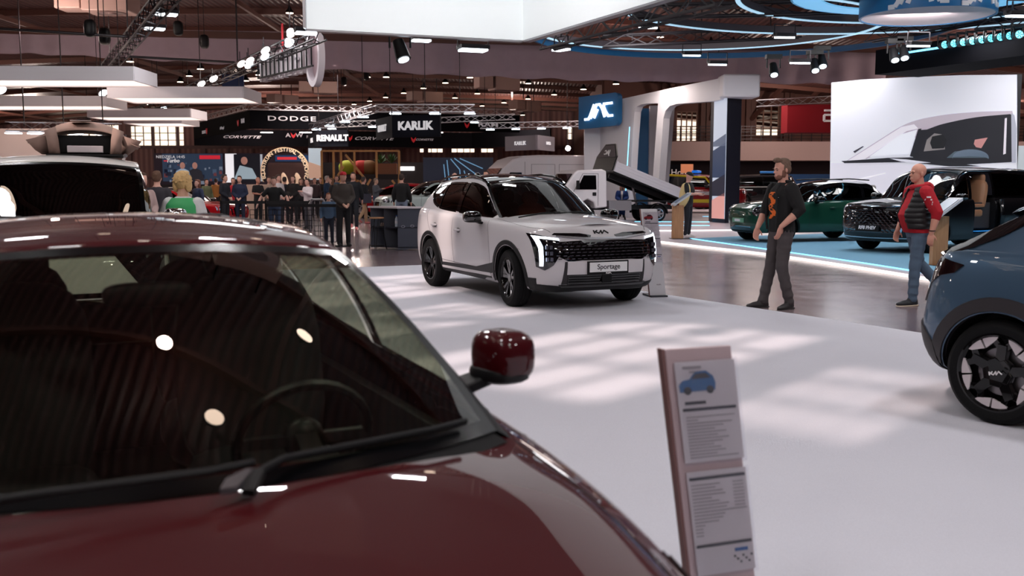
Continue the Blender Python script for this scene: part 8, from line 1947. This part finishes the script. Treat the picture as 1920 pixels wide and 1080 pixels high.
for (px, lab) in ((713, 'green plant in a tall pale box on the deck, left'), (733, 'green plant in a wooden box at the end of the deck')):
    tp = thing('potted_plant', lab, 'plant', (px2(px, YD), YD + .6, zd + .2)); MB().box((0, 0, .25), (.5, .4, .5)).build('planter', mat('planter_brown', (140, 90, 64), .7), tp, smooth=0)
    lf = MB(); rl2 = random.Random(px)
    for i in range(26): a, e_ = rl2.uniform(0, 6.28), rl2.uniform(.4, 1.5); d = Vector((math.cos(a) * math.cos(e_), math.sin(a) * math.cos(e_), math.sin(e_))); s2_ = d.cross(Vector((0, 0, 1))).normalized() * .05; b0 = Vector((0, 0, .5)); lf.add([b0, b0 + d * .25 + s2_, b0 + d * .5, b0 + d * .25 - s2_], [(0, 1, 2, 3)])
    lf.build('leaves', mat('leaf_green', (60, 96, 52), .6), tp, smooth=0)
t = thing('picture_screen', 'pale video screen at the left end of the wooden deck', 'screen', (px2(594, 48), 48, pz(308, 48))); MB().box((0, 0, 0), (.62, .1, 1.5)).build('panel', mat('pale_video', (176, 192, 204), .5, em=.45), t, smooth=0); MB().prism([(-.3, -.06, -.7), (.3, -.06, -.7), (.3, -.06, -.1), (-.3, -.06, .1)], (0, -.02, 0)).build('picture_shape', mat('video_tan', (196, 160, 140), .5, em=.4), t, smooth=0); MB().box((0, .1, -1.55), (.12, .1, 1.72)).build('stand', M_BLK, t, smooth=0)
# dark blue wall with light lines
t = thing('blue_stand_wall', 'dark blue stand wall with thin light blue angular lines', 'wall'); YW = 56; MB().box((px2(860, YW), YW, pz(296, YW) / 2), (px2(925, YW) - px2(795, YW), .3, pz(296, YW))).build('panel', mat('deep_blue_panel', (28, 40, 66), .4), t, smooth=0)
ln = MB(); pw = lambda x, y: P(x, y, YW - .2)
for pts in ([(838, 300), (842, 336), (848, 375)], [(845, 298), (862, 318), (864, 350)], [(852, 297), (890, 325), (896, 350)], [(862, 297), (905, 316)], [(870, 320), (880, 352)], [(832, 308), (838, 362)]):
    for a, b in zip(pts[:-1], pts[1:]): ln.bar(pw(*a), pw(*b), .05)
ln.build('light_lines', mat('soft_blue_line', (110, 160, 200), .4, em=.5), t, smooth=0)
tag(MB().box(P(762, 316, 69.8), (px2(778, 70) - px2(748, 70), .12, .28)).build('lit_letter_strip', mat('bright_letters'), smooth=0), 'tiny lit lettering strip left of the dark blue wall', 'sign')
tag(MB().box((px2(700, 70), 70, pz(305, 70) / 2), (px2(800, 70) - px2(600, 70), .3, pz(305, 70))).build('dark_backdrop', mat('dark_backdrop', (30, 24, 30), .7), smooth=0), 'dark backdrop wall behind the wooden deck', 'wall')
t = thing('spot_row', 'bright white spotlight shining above the white van', 'spotlight', tuple(P(1065, 278, 48))); MB().ell((0, 0, 0), (.12, .12, .12)).build('lamp_head', mat('bright_spot', (255, 255, 255), .5, em=30), t); MB().bar((0, .1, .1), (0, .1, 1.4), .03).build('pole', M_DARKMET, t)
# far wall of the right side: sign, screen bits
t = thing('dealer_sign', 'dark sign with white letters seen through the arch wall opening', 'sign', tuple(P(1262, 322, 58))); MB().box((0, 0, 0), (2.2, .1, .8)).build('panel', M_BAN, t, smooth=0); text_on('sign_lettering', 'A  Hon', (0, -.08, -.05), (1, 0, 0), (0, 0, 1), .5, M_TXT, t, depth=.02); MB().box((0, 0, -1.3), (.1, .1, 1.9)).build('post', M_BLK, t, smooth=0)
t = thing('picture_board', 'small orange picture board above the fire service pickup', 'board', tuple(P(1288, 316, 57))); MB().box((0, 0, 0), (.7, .1, .5)).build('panel', mat('orange_board', (206, 130, 92), .6, em=.2), t, smooth=0); MB().box((0, .1, -t.location.z / 2), (.08, .06, t.location.z)).build('post', M_BLK, t, smooth=0)
tag(MB().box((px2(1580, 59), 59, 1.0), (px2(1700, 59) - px2(1490, 59), .4, 2.0)).build('blue_hoarding', mat('blue_hoarding', (30, 78, 130), .5), smooth=0), 'blue hoarding behind the black suv', 'hoarding')
# ---- crowd-level furniture: white table block behind the people, straw bales
for (x0, x1, y0, y1, Y, c, nm, cat, lab) in ((545, 600, 352, 390, 52, (60, 44, 46), 'display_counter', 'counter', 'dark display counter among the crowd'), (462, 508, 346, 372, 42, (204, 176, 160), 'white_counter', 'counter', 'cream counter behind the bald man with folded arms'), (396, 420, 350, 388, 45, (206, 158, 84), 'straw_stack', 'straw', 'yellow straw bale stack beside the red sports car')):
    p0, p1 = P(x0, y1, Y), P(x1, y0, Y); tag(MB().box(((p0.x + p1.x) / 2, Y + .4, p1.z / 2), (p1.x - p0.x, .8, p1.z)).build(nm, mat(nm, c, .7, noise=.1), smooth=0, bevel=.03), lab, cat)
